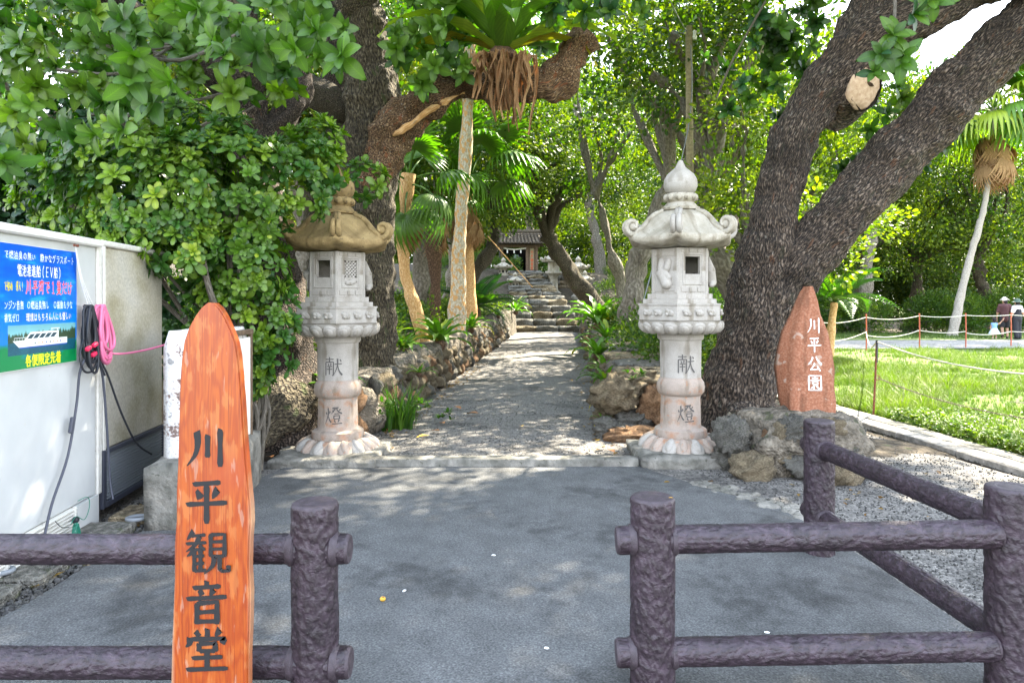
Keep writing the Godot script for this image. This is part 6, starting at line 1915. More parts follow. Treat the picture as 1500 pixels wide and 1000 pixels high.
func build_cabinets() -> void:
	var O := Vector3(-2.79, .08, -4.6)
	var a := thing("white_cabinet", "tall white metal cabinet carrying the blue poster, grille along its foot", "cabinet", O, FACE)
	var m := MB.new()
	m.box(Vector3(-0.72, 0.97, -0.38), Vector3(1.42, 1.68, 0.74), 0.012)
	part("body", m, M.cabinet, a)
	m = MB.new()
	m.box(Vector3(-0.72, 1.815, -0.37), Vector3(1.46, 0.05, 0.80), 0.01)
	part("top_rail", m, M.cabinet_trim, a)
	m = MB.new()
	m.box(Vector3(0.035, 0.97, -0.05), Vector3(0.06, 1.70, 0.09), 0.008)
	part("corner_post", m, M.cabinet_trim, a)
	# foot: grille of slots and a plain end panel with a rounded corner
	m = MB.new()
	m.box(Vector3(-0.86, 0.07, -0.36), Vector3(1.14, 0.12, 0.66))
	part("grille_back", m, M.slot_black, a)
	for k in 10:
		var sl := MB.new()
		sl.box(Vector3(-0.83, -0.085 + k * 0.0225, -0.012), Vector3(1.12, 0.0115, 0.03), 0.002, Basis(Vector3.RIGHT, 0.35))
		part("grille_slat", sl, M.grille, a)
	for x in [-1.32, -0.98, -0.62, -0.30]:
		var sb := MB.new()
		sb.box(Vector3(x, 0.018, 0.002), Vector3(0.014, 0.235, 0.018), 0.002)
		part("grille_rib", sb, M.grille, a)
	var out := PackedVector2Array([Vector2(-.27, .128), Vector2(-.27, -.10), Vector2(-.06, -.10)])
	for k in 6:
		var t := k / 5.0 * PI * 0.5
		out.append(Vector2(-.06 + .06 * sin(t), -.04 - .06 * cos(t)))
	out.append(Vector2(0.0, .128))
	m = MB.new()
	prism(m, out, -0.7, 0.004)
	part("end_panel", m, M.cabinet, a)
	m = MB.new()
	lathe(m, [[0, 0], [.02, .0], [.02, .02], [.012, .028], [0, .028]], 12)
	part("plug", m, M.cable_black, a, Transform3D(Basis(Vector3.RIGHT, PI / 2), Vector3(-.33, .06, .012)))
	for k in 2:
		m = MB.new()
		lathe(m, [[0, 0], [.008, .0], [.008, .012], [0, .014]], 8)
		part("bolt", m, M.rust, a, Transform3D(Basis(Vector3.RIGHT, PI / 2), Vector3(-.37 + .035 * k, 1.775, .03)))
	build_poster(O)
	# second cabinet: stained, with a dark louvred vent
	var b := thing("stained_cabinet", "stained yellowing metal cabinet behind the white one, dark louvred vent low down", "cabinet", O + Basis(Vector3.UP, FACE) * Vector3(.10, 0, -.03), FACE)
	m = MB.new()
	m.box(Vector3(.53, 1.10, -.37), Vector3(1.06, 1.42, .72), .012)
	part("body", m, M.cabinet_dirty, b)
	m = MB.new()
	m.box(Vector3(.53, 1.83, -.36), Vector3(1.08, .04, .76), .008)
	part("lid", m, M.cabinet_trim, b)
	m = MB.new()
	m.box(Vector3(.53, .19, -.37), Vector3(1.04, .40, .70), .01)
	part("foot", m, M.vent_dark, b)
	m = MB.new()
	m.box(Vector3(.0, .20, .012), Vector3(.05, .40, .03), .004)
	m.box(Vector3(1.04, .20, .012), Vector3(.04, .40, .03), .004)
	m.box(Vector3(.52, .385, .012), Vector3(.98, .03, .028), .004)
	m.box(Vector3(.52, .02, .012), Vector3(.98, .04, .028), .004)
	part("vent_frame", m, M.cable_slate, b)
	for k in 15:
		var sl := MB.new()
		sl.box(Vector3(.53, .055 + k * .0215, .004), Vector3(.93, .010, .022), .001, Basis(Vector3.RIGHT, 0.5))
		part("louvre", sl, M.plastic_grey, b)
	m = MB.new()
	m.box(Vector3(.022, .97, -.0), Vector3(.035, 1.68, .03), .005)
	part("edge_strip", m, M.cabinet_trim, b)
	# hoses and cords hanging on the face
	var X := Transform3D(Basis(Vector3.UP, FACE), O)
	var h := thing("black_cable_coil", "coil of black cable hung on the white cabinet over the poster", "cable", X * Vector3(-.235, 1.40, .01), FACE)
	coil(h, "loops", Vector3.ZERO, 11, .075, .36, .0085, M.cable_black, Vector3(.0, -.02, .03))
	part("tail", simple_tube([Vector3(-.03, -.30, .05), Vector3(-.08, -.42, .03), Vector3(-.10, -.62, .02), Vector3(-.20, -.92, .02), Vector3(-.38, -1.16, .025), Vector3(-.50, -1.36, .04)], .008, 7), M.cable_slate, h)
	part("tail", simple_tube([Vector3(.06, -.30, .05), Vector3(.16, -.45, .05), Vector3(.20, -.8, .06), Vector3(.22, -1.15, .07), Vector3(.20, -1.30, .1)], .008, 7), M.cable_slate, h)
	part("tail", simple_tube([Vector3(.08, -.32, .05), Vector3(.20, -.45, .06), Vector3(.34, -.74, .09), Vector3(.50, -.98, .12), Vector3(.66, -1.10, .16)], .007, 7), M.cable_black, h)
	part("loose_loop", simple_tube([Vector3(-.05, -.20, .04), Vector3(-.14, -.30, .06), Vector3(-.12, -.40, .07), Vector3(-.02, -.42, .07), Vector3(.07, -.36, .07), Vector3(.10, -.42, .08), Vector3(.13, -.46, .08)], .007, 7), M.cable_black, h)
	for q in [Vector3(-.07, -.27, .075), Vector3(-.01, -.25, .085), Vector3(-.02, -.31, .085)]:
		m = MB.new()
		m.box(q, Vector3(.05, .026, .026), .006, Basis(Vector3(0, 0, 1), .3))
		part("red_plug", m, M.plastic_red, h)
	m = MB.new()
	m.box(Vector3(-.165, -.735, .022), Vector3(.022, .10, .022), .006, Basis(Vector3(0, 0, 1), -.3))
	part("joint", m, M.cable_slate, h)
	var p := thing("pink_hose_coil", "coil of pink hose hung beside the black cable", "hose", X * Vector3(-.10, 1.40, .015), FACE)
	coil(p, "loops", Vector3.ZERO, 10, .075, .33, .0105, M.cable_pink, Vector3(.03, -.04, .04))
	part("tail", simple_tube([Vector3(.05, -.31, .05), Vector3(.22, -.335, .08), Vector3(.50, -.32, .16), Vector3(.80, -.26, .30), Vector3(1.0, -.22, .42)], .0075, 7), M.cable_pink, p)
	var c := thing("hanging_cord", "thin white cord tying the coils to a bolt on the white cabinet", "cord", X * Vector3(-.36, 1.77, .035), FACE)
	for k in 3:
		part("strand", simple_tube([Vector3(0, 0, 0), Vector3(.06 + .012 * k, -.2, .0), Vector3(.13 + .03 * k, -.375, .015)], .0035, 5), M.cord_white, c)
	var gw := thing("green_wire", "small coil of green wire hanging at the white cabinet's grille", "wire", X * Vector3(-.42, .0, .03), FACE)
	coil(gw, "loops", Vector3(0, .06, 0), 7, .03, .12, .003, M.wire_green, Vector3.ZERO)
	part("tail", simple_tube([Vector3(0, .06, .01), Vector3(.06, .09, .01), Vector3(.16, .04, .01), Vector3(.22, .10, .01), Vector3(.20, .17, .01), Vector3(.10, .175, .0)], .0025, 5), M.wire_green, gw)
	part("tail", simple_tube([Vector3(-.02, .05, .01), Vector3(-.10, .075, .01), Vector3(-.16, .13, .005)], .0025, 5), M.cable_black, gw)
	# paving stones and pipe ends under the cabinets
	var spots := [[-2.63, 3.70, "brown paving block under the white cabinet, nearest the log rail"], [-2.58, 4.02, "brown paving block under the middle of the white cabinet"], [-2.62, 4.36, "grey brown paving block below the grille's far end"], [-2.57, 4.72, "paving block at the foot of the stained cabinet"], [-2.66, 3.36, "brown paving block half behind the top log rail"]]
	for k in spots.size():
		var s := MB.new()
		s.box(Vector3.ZERO, Vector3(.30, .075, .29), .01)
		var bl := part("paving_block", s, [M.coral_c, M.coral_a][k % 2], self, Transform3D(Basis(Vector3.UP, .1 + rf(-.05, .05)), Vector3(spots[k][0], .02 + .006 * (k % 2), -spots[k][1])))
		tag(bl, spots[k][2], "paving stone", "blocks under the cabinets")
	for q in [["grey plastic pipe ring lying on the paving by the stained cabinet", -2.50, .065, 4.55], ["grey pipe clamp on the paving block near the log rail", -2.72, .075, 3.62]]:
		m = MB.new()
		var ring := []
		for k in 17:
			ring.append(Vector3(cos(TAU * k / 16.0) * .06, 0, sin(TAU * k / 16.0) * .045))
		m = simple_tube(ring, .014, 7, 2)
		var pr := part("pipe_ring", m, M.plastic_grey, self, Transform3D(Basis(Vector3.UP, .4), Vector3(q[1], q[2], -q[3])))
		tag(pr, q[0], "pipe")

func build_poster(O: Vector3) -> void:
	var W := 1280
	var H := 880
	var im := Image.create(W, H, false, Image.FORMAT_RGB8)
	var gn := FastNoiseLite.new()
	gn.seed = 3
	gn.frequency = 0.004
	for y in H:
		var f := y / float(H)
		for x in range(0, W, 4):
			var w := gn.get_noise_2d(x * 0.6, y * 2.0)
			var q := Color(.0, .34, .78).lerp(Color(.0, .47, .86), clampf(f * 1.7 + w * 0.8, 0, 1))
			q = q.lerp(Color(.25, .68, .88), clampf(w * 1.8 - 0.45 + f * 0.2, 0, 0.6))
			q = q.lerp(Color(.0, .50, .27), clampf((f - 0.74) * 7.0 + w, 0.0, 1.0))
			im.fill_rect(Rect2i(x, y, 4, 1), q)
	var X := func(s): return s * W
	var white := Color(.95, .97, .98)
	var navy := Color(.02, .16, .42)
	print_text(im, "で燃油臭の無い　静かなグラスボート", X.call(.285), X.call(.972), H * .088, H * .072, white, 4)
	print_text(im, "電池推進船（ＥＶ船）", X.call(.395), X.call(.835), H * .205, H * .105, white, 6, navy, 2)
	print_text(im, "で初めて導入！", X.call(.285), X.call(.455), H * .335, H * .085, Color(.98, .90, .05), 4, navy, 1)
	print_text(im, "川平湾で１隻だけ", X.call(.47), X.call(.955), H * .335, H * .125, Color(.86, .07, .14), 7, Color(.92, .80, .88), 2)
	print_text(im, "ンジン音無", X.call(.285), X.call(.455), H * .485, H * .075, white, 4)
	print_text(im, "○燃油臭無し", X.call(.485), X.call(.70), H * .485, H * .075, white, 4)
	print_text(im, "○振動も少な", X.call(.745), X.call(.955), H * .485, H * .075, white, 4)
	print_text(im, "排気ゼロ", X.call(.285), X.call(.415), H * .585, H * .072, white, 4)
	print_text(im, "環境はもちろん人にも優しい", X.call(.475), X.call(.945), H * .585, H * .072, white, 4, Color(.45, .15, .35), 1)
	# the printed photo of a boat
	var px0 := int(W * .315)
	var px1 := int(W * .985)
	var py0 := int(H * .645)
	var py1 := int(H * .885)
	gn.frequency = 0.03
	for x in range(px0, px1, 2):
		var tree := py0 + int((py1 - py0) * (0.34 + 0.16 * gn.get_noise_1d(x * 1.0) + 0.10 * gn.get_noise_1d(x * 5.0) - 0.12 * (x - px0) / float(px1 - px0)))
		for y in range(py0, py1, 2):
			var f := (y - py0) / float(py1 - py0)
			var q := Color(.42, .66, .70).lerp(Color(.55, .78, .78), f * 2.0)
			if y > tree:
				q = Color(.10, .20, .14).lerp(Color(.30, .38, .25), clampf(0.5 + gn.get_noise_2d(x * 3.0, y * 3.0), 0, 1))
			if f > 0.58:
				q = Color(.03, .24, .33).lerp(Color(.10, .40, .45), clampf(0.5 + 1.2 * gn.get_noise_2d(x * 1.0, y * 9.0), 0, 1))
			im.fill_rect(Rect2i(x, y, 2, 2), q)
	var bx := func(u): return int(lerpf(px0, px1, u))
	var by := func(v): return int(lerpf(py0, py1, v))
	for y in range(by.call(.52), by.call(.80)):
		var f: float = float(y - by.call(.52)) / (by.call(.80) - by.call(.52))
		var l: float = .06 + .10 * f
		im.fill_rect(Rect2i(bx.call(l), y, bx.call(.86) - bx.call(l), 1), Color(.88, .90, .88) if f < .82 else Color(.12, .30, .62))
	for y in range(by.call(.26), by.call(.53)):
		var f: float = float(y - by.call(.26)) / (by.call(.53) - by.call(.26))
		var l: float = .30 - .09 * f
		im.fill_rect(Rect2i(bx.call(l), y, bx.call(.72) - bx.call(l), 1), Color(.93, .94, .93))
		if f > .25 and f < .82:
			for k in 5:
				im.fill_rect(Rect2i(bx.call(l + .025 + k * .083), y, bx.call(.065) - bx.call(0.0), 1), Color(.16, .27, .31))
	im.fill_rect(Rect2i(bx.call(.60), by.call(.16), bx.call(.14) - bx.call(0), 6), Color(.9, .92, .9))
	im.fill_rect(Rect2i(bx.call(.61), by.call(.16), 7, by.call(.28) - by.call(.16)), Color(.9, .92, .9))
	im.fill_rect(Rect2i(bx.call(.70), by.call(.16), 9, by.call(.28) - by.call(.16)), Color(.9, .92, .9))
	for k in 5:
		im.fill_rect(Rect2i(bx.call(.08 + k * .035), by.call(.42), 4, by.call(.54) - by.call(.42)), Color(.85, .88, .88))
	im.fill_rect(Rect2i(bx.call(.08), by.call(.42), bx.call(.24) - bx.call(.08), 4), Color(.85, .88, .88))
	for k in 8:
		im.fill_rect(Rect2i(bx.call(.36 + k * .055), by.call(.62), 12, 12), [Color(.15, .2, .2), Color(.75, .6, .2), Color(.8, .5, .2), Color(.15, .3, .6)][k % 4])
	print_text(im, "各便限定先着", X.call(.47), X.call(.83), H * .94, H * .10, Color(.97, .92, .03), 9)
	im.generate_mipmaps()
	var pm := mat("poster_print", im, 0.35, 1.0, null, 0.0, "uv")
	pm.texture_repeat = false
	var o := thing("boat_poster", "blue poster with Japanese lettering and a white boat on the white cabinet", "poster", O + Basis(Vector3.UP, FACE) * Vector3(-.79, 1.395, .008), FACE)
	var m := MB.new()
	var rows := []
	for r in 9:
		var row := PackedVector3Array()
		for k in 13:
			row.append(Vector3(-.5 + k / 12.0, .342 - .684 * r / 8.0, .003 * lump.get_noise_2d(k * 260.0, r * 260.0)))
		rows.append(row)
	m.loft(rows, false)
	for k in m.t.size():
		m.t[k] = Vector2(m.v[k].x + .5, (.342 - m.v[k].y) / .684)
	part("print", m, pm, o)
	var bk := MB.new()
	bk.box(Vector3(0, 0, -.004), Vector3(1.004, .69, .003))
	part("backing", bk, M.paint_white, o)

# ---------- peeling pillar, carved stone, board ----------
func build_pillar() -> void:
	var o := thing("painted_pillar", "concrete pillar with peeling white paint on a mossy block, behind the orange board", "pillar", Vector3(-2.28, 0, -5.15), 0.10)
	var m := MB.new()
	m.add(rock(31.0, Vector3(.46, .50, 1.32), 0.02, 30, 16, 0.97), Transform3D(Basis(), Vector3(0, .19, 0)))
	part("base_block", m, M.old_concrete, o)
	m = MB.new()
	m.add(rock(33.0, Vector3(.33, 1.02, .96), 0.012, 26, 18, 0.975), Transform3D(Basis(), Vector3(0.0, .80, .02)))
	part("shaft", m, M.peeling, o)
	m = MB.new()
	m.box(Vector3(.176, .82, -.20), Vector3(.02, .80, .40), .004)
	part("notice_board", m, M.paint_white, o)
	for s in [-1.0, 1.0]:
		m = MB.new()
		m.box(Vector3(.18, .82, -.20 + s * .215), Vector3(.035, .86, .03), .004)
		part("board_frame", m, M.shrine_wood, o)
	m = MB.new()
	m.box(Vector3(.181, 1.265, -.20), Vector3(.04, .04, .48), .004)
	part("board_frame", m, M.shrine_wood, o)

func build_marker() -> void:
	var o := thing("carved_red_stone", "upright red stone with four white carved characters, on a rock pedestal", "stone marker", Vector3(2.69, .47, -6.25), -0.06)
	# level: height, back-left, front-left, right
	var lv := [[0.0, -.20, -.195, .235], [.12, -.245, -.20, .245], [.28, -.275, -.185, .235], [.42, -.285, -.165, .245], [.58, -.275, -.15, .215], [.74, -.235, -.125, .175], [.90, -.17, -.085, .125], [1.02, -.10, -.045, .085], [1.10, -.03, -.012, .05], [1.145, .0, .004, .028], [1.15, .012, .014, .02]]
	var rows := []
	for q in lv:
		var f: float = q[0] / 1.15
		var zf := 0.13 - 0.05 * f
		var zb := -0.14 + 0.10 * f
		var row := PackedVector3Array()
		var ring := []
		for k in 7: ring.append(Vector3(lerpf(q[3], q[2], k / 6.0), q[0], zf))
		for k in range(1, 6): ring.append(Vector3(lerpf(q[2], q[1], k / 5.0), q[0], lerpf(zf, zb, k / 5.0)))
		for k in range(1, 6): ring.append(Vector3(lerpf(q[1], q[3] - .03, k / 5.0), q[0], zb))
		for k in range(1, 5): ring.append(Vector3(lerpf(q[3] - .03, q[3], k / 5.0), q[0], lerpf(zb, zf, k / 5.0)))
		for k in ring.size():
			var p: Vector3 = ring[k]
			var j := lump.get_noise_3dv(p * 420.0)
			if k > 6 or k == 0:
				p += Vector3(j, 0, j) * 0.03
			p.x = (p.x + .01) * 0.87
			p.y *= 1.025
			row.append(p)
		row.append(row[0])
		row.reverse()
		rows.append(row)
	# refine upwards so that edges stay crisp
	var fine := []
	for r in rows.size() - 1:
		for s in 3:
			var row := PackedVector3Array()
			for k in rows[r].size():
				row.append(rows[r][k].lerp(rows[r + 1][k], s / 3.0))
			fine.append(row)
	fine.append(rows[-1])
	var m := MB.new()
	m.loft(fine, true, 2.0, 1.0)
	part("stone", m.flip() if m.n[3].z < 0.0 and m.v[3].z > 0.1 else m, M.red_stone, o)
	var yy := .90
	for ch in "川平公園":
		var y0 := yy
		var pl := func(u, v, l):
			var y: float = y0 - v * .150
			return Vector3(.040 + (u - .5) * .135, y, .13 - .05 * y / 1.15 + .003 + l)
		part("character", brush(ch, pl, 0.10, 0.001, 0.0004), M.paint_white, o)
		yy -= .172
	var p := thing("rock_pedestal", "mortared rock pedestal under the carved red stone", "pedestal", Vector3(2.62, 0, -6.25))
	m = MB.new()
	m.add(rock(51.0, Vector3(.98, .68, .85), 0.26, 44, 26, 0.68), Transform3D(Basis(), Vector3(0, .18, 0)))
	part("mortar_core", m, M.wall_core, p)
	var st := []
	for k in 6: st.append(chunk(60 + k, 0.28, 24, 16).mesh())
	for k in 34:
		var a := rf(-.6, PI + .6)
		var y := rf(.02, .42)
		var s := rf(.16, .30)
		part("stone", st[k % 6], [M.coral_a, M.coral_c, M.coral_c, M.coral_a, M.coral_c, M.coral_b][k % 6], p, Transform3D(Basis.from_euler(Vector3(rf(-.5, .5), rf(0, 6), rf(-.5, .5))) * Basis.from_scale(Vector3(s, s * .75, s * .8)), Vector3(cos(a) * (.47 - y * .2), y, sin(a) * (.40 - y * .2))))
	for q in [[-.52, .05, .30, .34, .22, .3], [-.62, .30, .10, .3, .26, .3], [-.58, .10, -.05, .42, .3, .3], [.15, .08, .46, .46, .28, .24], [.36, .12, .30, .26, .32, .26]]:
		part("stone", st[int(q[3] * 10) % 6], [M.coral_c, M.coral_a, M.coral_c][int(q[4] * 100) % 3], p, Transform3D(Basis(Vector3.UP, q[0] * 5.0) * Basis.from_scale(Vector3(q[3], q[4], q[5]) * 1.15), Vector3(q[0], q[1], q[2])))

func build_sign() -> void:
	var o := thing("wooden_name_board", "tall orange varnished board with five black brushed characters before the log fence", "sign", Vector3(-1.034, 0, -2.36))
	var s := .002342
	var pts := PackedVector2Array()
	for q in [[303, 443], [313, 444], [320, 450], [328, 462], [337, 482], [344, 500], [348, 520], [351, 550], [354, 590], [357, 640], [360, 680], [363, 710], [366, 740], [367, 765], [365, 790], [364, 830], [366, 870], [365, 920], [363, 960], [363, 1000], [362, 1082], [252, 1082], [249, 1000], [250, 950], [252, 900], [254, 850], [254, 800], [257, 760], [257, 720], [259, 680], [260, 640], [261, 600], [262, 560], [264, 530], [268, 500], [275, 480], [285, 462], [294, 450]]:
		pts.append(Vector2((q[0] - 308) * s, 1.5 - (q[1] - 443) * s))
	var m := MB.new()
	var inner := Geometry2D.offset_polygon(pts, -.006, Geometry2D.JOIN_ROUND)[0] as PackedVector2Array
	prism(m, pts, -.018, .012)
	for k in m.t.size():
		m.t[k] = Vector2((m.v[k].x + .143) / .286, 1.0 - m.v[k].y / 1.52)
	# rounded arris: a thinner second layer
	var m2 := MB.new()
	prism(m2, inner, .010, .018)
	for k in m2.t.size():
		m2.t[k] = Vector2((m2.v[k].x + .143) / .286, 1.0 - m2.v[k].y / 1.52)
	part("board", m, M.board, o)
	part("face", m2, M.board, o)
	var spec := [["川", 302, 655, 66, 62], ["平", 302, 733, 68, 70], ["観", 303, 808, 68, 66], ["音", 302, 882, 64, 66], ["堂", 303, 951, 66, 64]]
	for q in spec:
		var pl := func(u, v, l): return Vector3((q[1] + (u - .5) * q[3] - 308) * s, 1.5 - (q[2] + (v - .5) * q[4] - 443) * s, .018 + l)
		part("character", brush(q[0], pl, 0.150 if q[0] != "観" else 0.112, 0.0008, 0.0003), M.paint_black, o)

# ---------- log fences ----------
func log_mesh(L: float, r: float, sd: float) -> MB:
	# a length of imitation bark along +y with flowing ridges
	var m := MB.new()
	var rows := []
	var n := int(L / 0.008)
	var sides := 64
	for k in n + 1:
		var y := L * k / n
		var row := PackedVector3Array()
		for s in sides + 1:
			var a := -TAU * (s % sides) / sides
			var p := Vector3(cos(a) * 1.0, 0, sin(a) * 1.0)
			var w := Vector3(p.x * 150.0, y * 520.0 + sd * 70.0, p.z * 150.0)
			var sway := 0.7 * lump.get_noise_3dv(w * 0.9)
			var g := lump.get_noise_3dv(Vector3(p.x * 400.0 + sway * 110.0, y * 330.0 + sd * 90.0, p.z * 400.0 + sway * 110.0))
			var g2 := lump.get_noise_3dv(Vector3(p.x * 800.0, y * 1900.0 + sd * 50.0, p.z * 800.0))
			var crack := 1.0 - smoothstep(0.0, 0.11, absf(g))
			var rr := r * (1.0 - 0.055 * crack + 0.06 * g + 0.024 * g2)
			if k == 0 or k == n:
				rr -= 0.004
			row.append(Vector3(p.x * rr, y, p.z * rr))
		rows.append(row)
	m.loft(rows, true, 1.0, 2.0)
	return m

func log_piece(called: String, o: Node3D, a: Vector3, b: Vector3, r: float, sd: float, ends := true) -> void:
	var d := (b - a).normalized()
	var basis := Basis(Quaternion(Vector3.UP, d))
	var L := a.distance_to(b)
	var lg := part(called, log_mesh(L, r, sd), M.log_paint, o, Transform3D(basis, a))
	if ends:
		for e in 2:
			var c := MB.new()
			lathe(c, [[r * 1.0, -.008], [r * .97, .0], [r * .9, .004], [r * .55, .004], [r * .5, .0025], [r * .45, .004], [0, .004]], 30)
			part("end_cap", c, M.log_end, lg, Transform3D(Basis() if e == 1 else Basis(Vector3.RIGHT, PI), Vector3(0, L if e == 1 else 0.0, 0)))

func collar(o: Node3D, at: Vector3, d: Vector3, r: float) -> void:
	var c := MB.new()
	lathe(c, [[r * 1.0, -.02], [r * 1.16, -.012], [r * 1.14, .004], [r * 1.0, .014]], 26)
	part("mortar_collar", c, M.log_end, o, Transform3D(Basis(Quaternion(Vector3.UP, d)), at))

func build_fences() -> void:
	var l := thing("log_fence", "purple-brown log rail fence behind the orange board", "fence", Vector3(-.734, 0, -2.54))
	log_piece("post", l, Vector3(0, -.1, 0), Vector3(0, .755, 0), .085, 3.0)
	log_piece("post", l, Vector3(-2.16, -.1, 0), Vector3(-2.16, .755, 0), .085, 9.0)
	log_piece("rail", l, Vector3(-2.35, .586, .012), Vector3(.13, .588, .012), .054, 21.0)
	log_piece("rail", l, Vector3(-2.35, .166, .012), Vector3(.133, .168, .012), .056, 31.0)
	for y in [.588, .168]:
		collar(l, Vector3(-.081, y, .012), Vector3(-1, 0, 0), .054)
		collar(l, Vector3(.081, y, .012), Vector3(1, 0, 0), .054)
	var r := thing("log_fence", "purple-brown log rail fence turning a corner beside the gravel", "fence", Vector3(.546, 0, -2.65))
	log_piece("post", r, Vector3(0, -.1, 0), Vector3(0, .745, 0), .085, 5.0)
	log_piece("post", r, Vector3(1.375, -.1, .025), Vector3(1.375, .79, .025), .0875, 6.0)
	log_piece("post", r, Vector3(1.303, -.1, -1.455), Vector3(1.303, .79, -1.455), .086, 7.0)
	log_piece("rail", r, Vector3(-.138, .578, .0), Vector3(1.307, .617, .043), .053, 41.0)
	log_piece("rail", r, Vector3(-.138, .140, .0), Vector3(1.295, .188, .043), .053, 51.0)
	log_piece("rail", r, Vector3(1.375, .637, .025), Vector3(1.297, .625, -1.60), .053, 61.0)
	log_piece("rail", r, Vector3(1.375, .205, .025), Vector3(1.297, .218, -1.60), .053, 71.0)
	for y in [.580, .142]:
		collar(r, Vector3(.081, y, .0), Vector3(1, 0, 0), .053)
		collar(r, Vector3(-.081, y, .0), Vector3(-1, 0, 0), .053)
	collar(r, Vector3(1.307, .624, -1.369), Vector3(0, 0, 1), .053)
	collar(r, Vector3(1.307, .216, -1.369), Vector3(0, 0, 1), .053)

# ---------- shrubs ----------
func shrub_shoots(o: Node3D, blobs: Array, each: float) -> Array:
	var sh := []
	for b in blobs:
		var c: Vector3 = b[0] - o.position
		var r: Vector3 = b[1]
		for k in int(each * r.x * r.y):
			var d := Vector3(rf(-1, 1), rf(-.8, 1), rf(-.7, 1)).normalized()
			var q := rf(.72, 1.0) * (1.0 + .3 * lump.get_noise_3dv((c + d * r) * 130.0))
			sh.append([c + d * r * q, d + Vector3(rf(-.3, .3), rf(.1, .7), rf(.0, .5))])
	return sh

func build_shrubs() -> void:
	var o := thing("clipped_shrub", "big glossy shrub with spoon-shaped leaves above the stained cabinet", "shrub", Vector3(-2.4, 0, -6.0))
	var blobs := [[Vector3(-3.05, 2.4, -5.8), Vector3(.85, .62, .6)], [Vector3(-2.45, 2.45, -5.75), Vector3(.60, .66, .5)], [Vector3(-2.25, 1.85, -5.85), Vector3(.34, .42, .35)], [Vector3(-2.45, 1.45, -6.0), Vector3(.40, .5, .35)], [Vector3(-1.98, 2.55, -6.05), Vector3(.40, .42, .35)], [Vector3(-3.65, 2.4, -6.1), Vector3(.7, .55, .6)], [Vector3(-2.45, .95, -6.1), Vector3(.30, .35, .3)], [Vector3(-2.7, 2.0, -5.6), Vector3(.35, .28, .32)], [Vector3(-2.12, 1.30, -6.05), Vector3(.20, .26, .22)], [Vector3(-2.75, 3.0, -5.9), Vector3(.5, .25, .35)], [Vector3(-1.72, 2.72, -6.2), Vector3(.22, .22, .2)], [Vector3(-2.05, 1.02, -6.0), Vector3(.12, .16, .12)], [Vector3(-1.9, 2.98, -6.6), Vector3(.34, .26, .25)], [Vector3(-1.52, 2.74, -6.95), Vector3(.22, .2, .2)]]
	leafy(o, shrub_shoots(o, blobs, 430.0), .125, leaf_spoon, 12, 299, rosette_spoon, [1, 2, 2, 4, 2, 4, 1, 4, 5], Color(.07, .20, .035), Color(.34, .52, .045))
	for k in 14:
		var b = blobs[[0, 1, 2, 3, 5, 7][k % 6]]
		var e: Vector3 = b[0] + Vector3(rf(-.3, .3), rf(-.2, .3), .1) - o.position
		part("stem", simple_tube([Vector3(rf(-.2, .2), 0, rf(-.2, 0)), Vector3(rf(-.2, .2), .7, -.1), e * 0.7 + Vector3(0, .2, 0), e], rf(.012, .024), 7), M.bark_grey, o)
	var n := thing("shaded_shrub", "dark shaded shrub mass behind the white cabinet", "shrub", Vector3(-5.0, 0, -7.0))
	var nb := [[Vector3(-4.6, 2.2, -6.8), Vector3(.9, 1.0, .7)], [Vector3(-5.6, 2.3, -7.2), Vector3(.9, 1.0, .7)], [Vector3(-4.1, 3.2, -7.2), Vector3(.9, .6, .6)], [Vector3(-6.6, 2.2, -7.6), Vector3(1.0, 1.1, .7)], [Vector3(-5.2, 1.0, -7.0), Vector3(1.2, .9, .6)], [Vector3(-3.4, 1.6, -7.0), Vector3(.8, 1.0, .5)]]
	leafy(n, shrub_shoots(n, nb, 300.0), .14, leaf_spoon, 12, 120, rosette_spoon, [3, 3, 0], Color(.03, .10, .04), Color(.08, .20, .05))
	for k in 4:
		part("stem", simple_tube([Vector3(-.8 + k * .5, 0, 0), Vector3(-.7 + k * .45, 1.0, .1), Vector3(-.9 + k * .6, 2.1, .0)], .03, 7), M.bark_grey, n)
	# ferns along the path
	var ferns := [
		["large upright nest fern on the left wall at the foot of the pale palm", -1.32, 12.4, .95, 24, .75, .66], ["bright nest fern spilling over the left wall just past the large one", -.98, 16.0, .75, 20, .95, .74],
		["nest fern between the grassy clump and the curved palm", -1.75, 11.0, .62, 18, .6, .66], ["small nest fern clinging to the left wall face", -1.25, 9.2, .30, 10, .6, .50],
		["small bright nest fern on the left wall farther up the path", -.46, 22.5, .55, 12, .9, .85], ["nest fern beside the left edge of the bottom step", .15, 28.5, .85, 16, .8, .85],
		["nest fern in front of the nearest old lantern by the steps", .25, 31.5, .9, 18, .55, 1.0], ["nest fern with long fronds behind the left lantern's column", -1.95, 7.35, .50, 12, .4, .52],
		["big bright nest fern on the right bank below the twin stems", 2.30, 18.0, 1.35, 28, .98, .70], ["nest fern under the big bright one on the right bank", 2.05, 14.8, .80, 18, .7, .55],
		["yellow-green nest fern at the path edge on the right, middle of the ledge", 1.60, 12.8, .72, 18, .98, .40], ["second yellow-green nest fern at the right path edge, nearer", 1.52, 11.2, .62, 16, .98, .28],
		["dark green fern overhanging the right path edge", 1.38, 10.0, .50, 18, .4, .25], ["low fern at the right path edge by the coral block", 1.28, 9.2, .34, 12, .5, .10], ["small light fern at the foot of the coral block", 1.06, 7.95, .22, 9, .9, .06],
		["nest fern on top of the terrace wall by the upper steps", 2.4, 38.6, 1.0, 18, .6, 3.2], ["dark fern on the right bank behind the lantern", 2.9, 12.2, .55, 16, .2, .40],
		["fern beside the second stem on the right bank", 3.1, 14.8, .6, 14, .35, .45]]
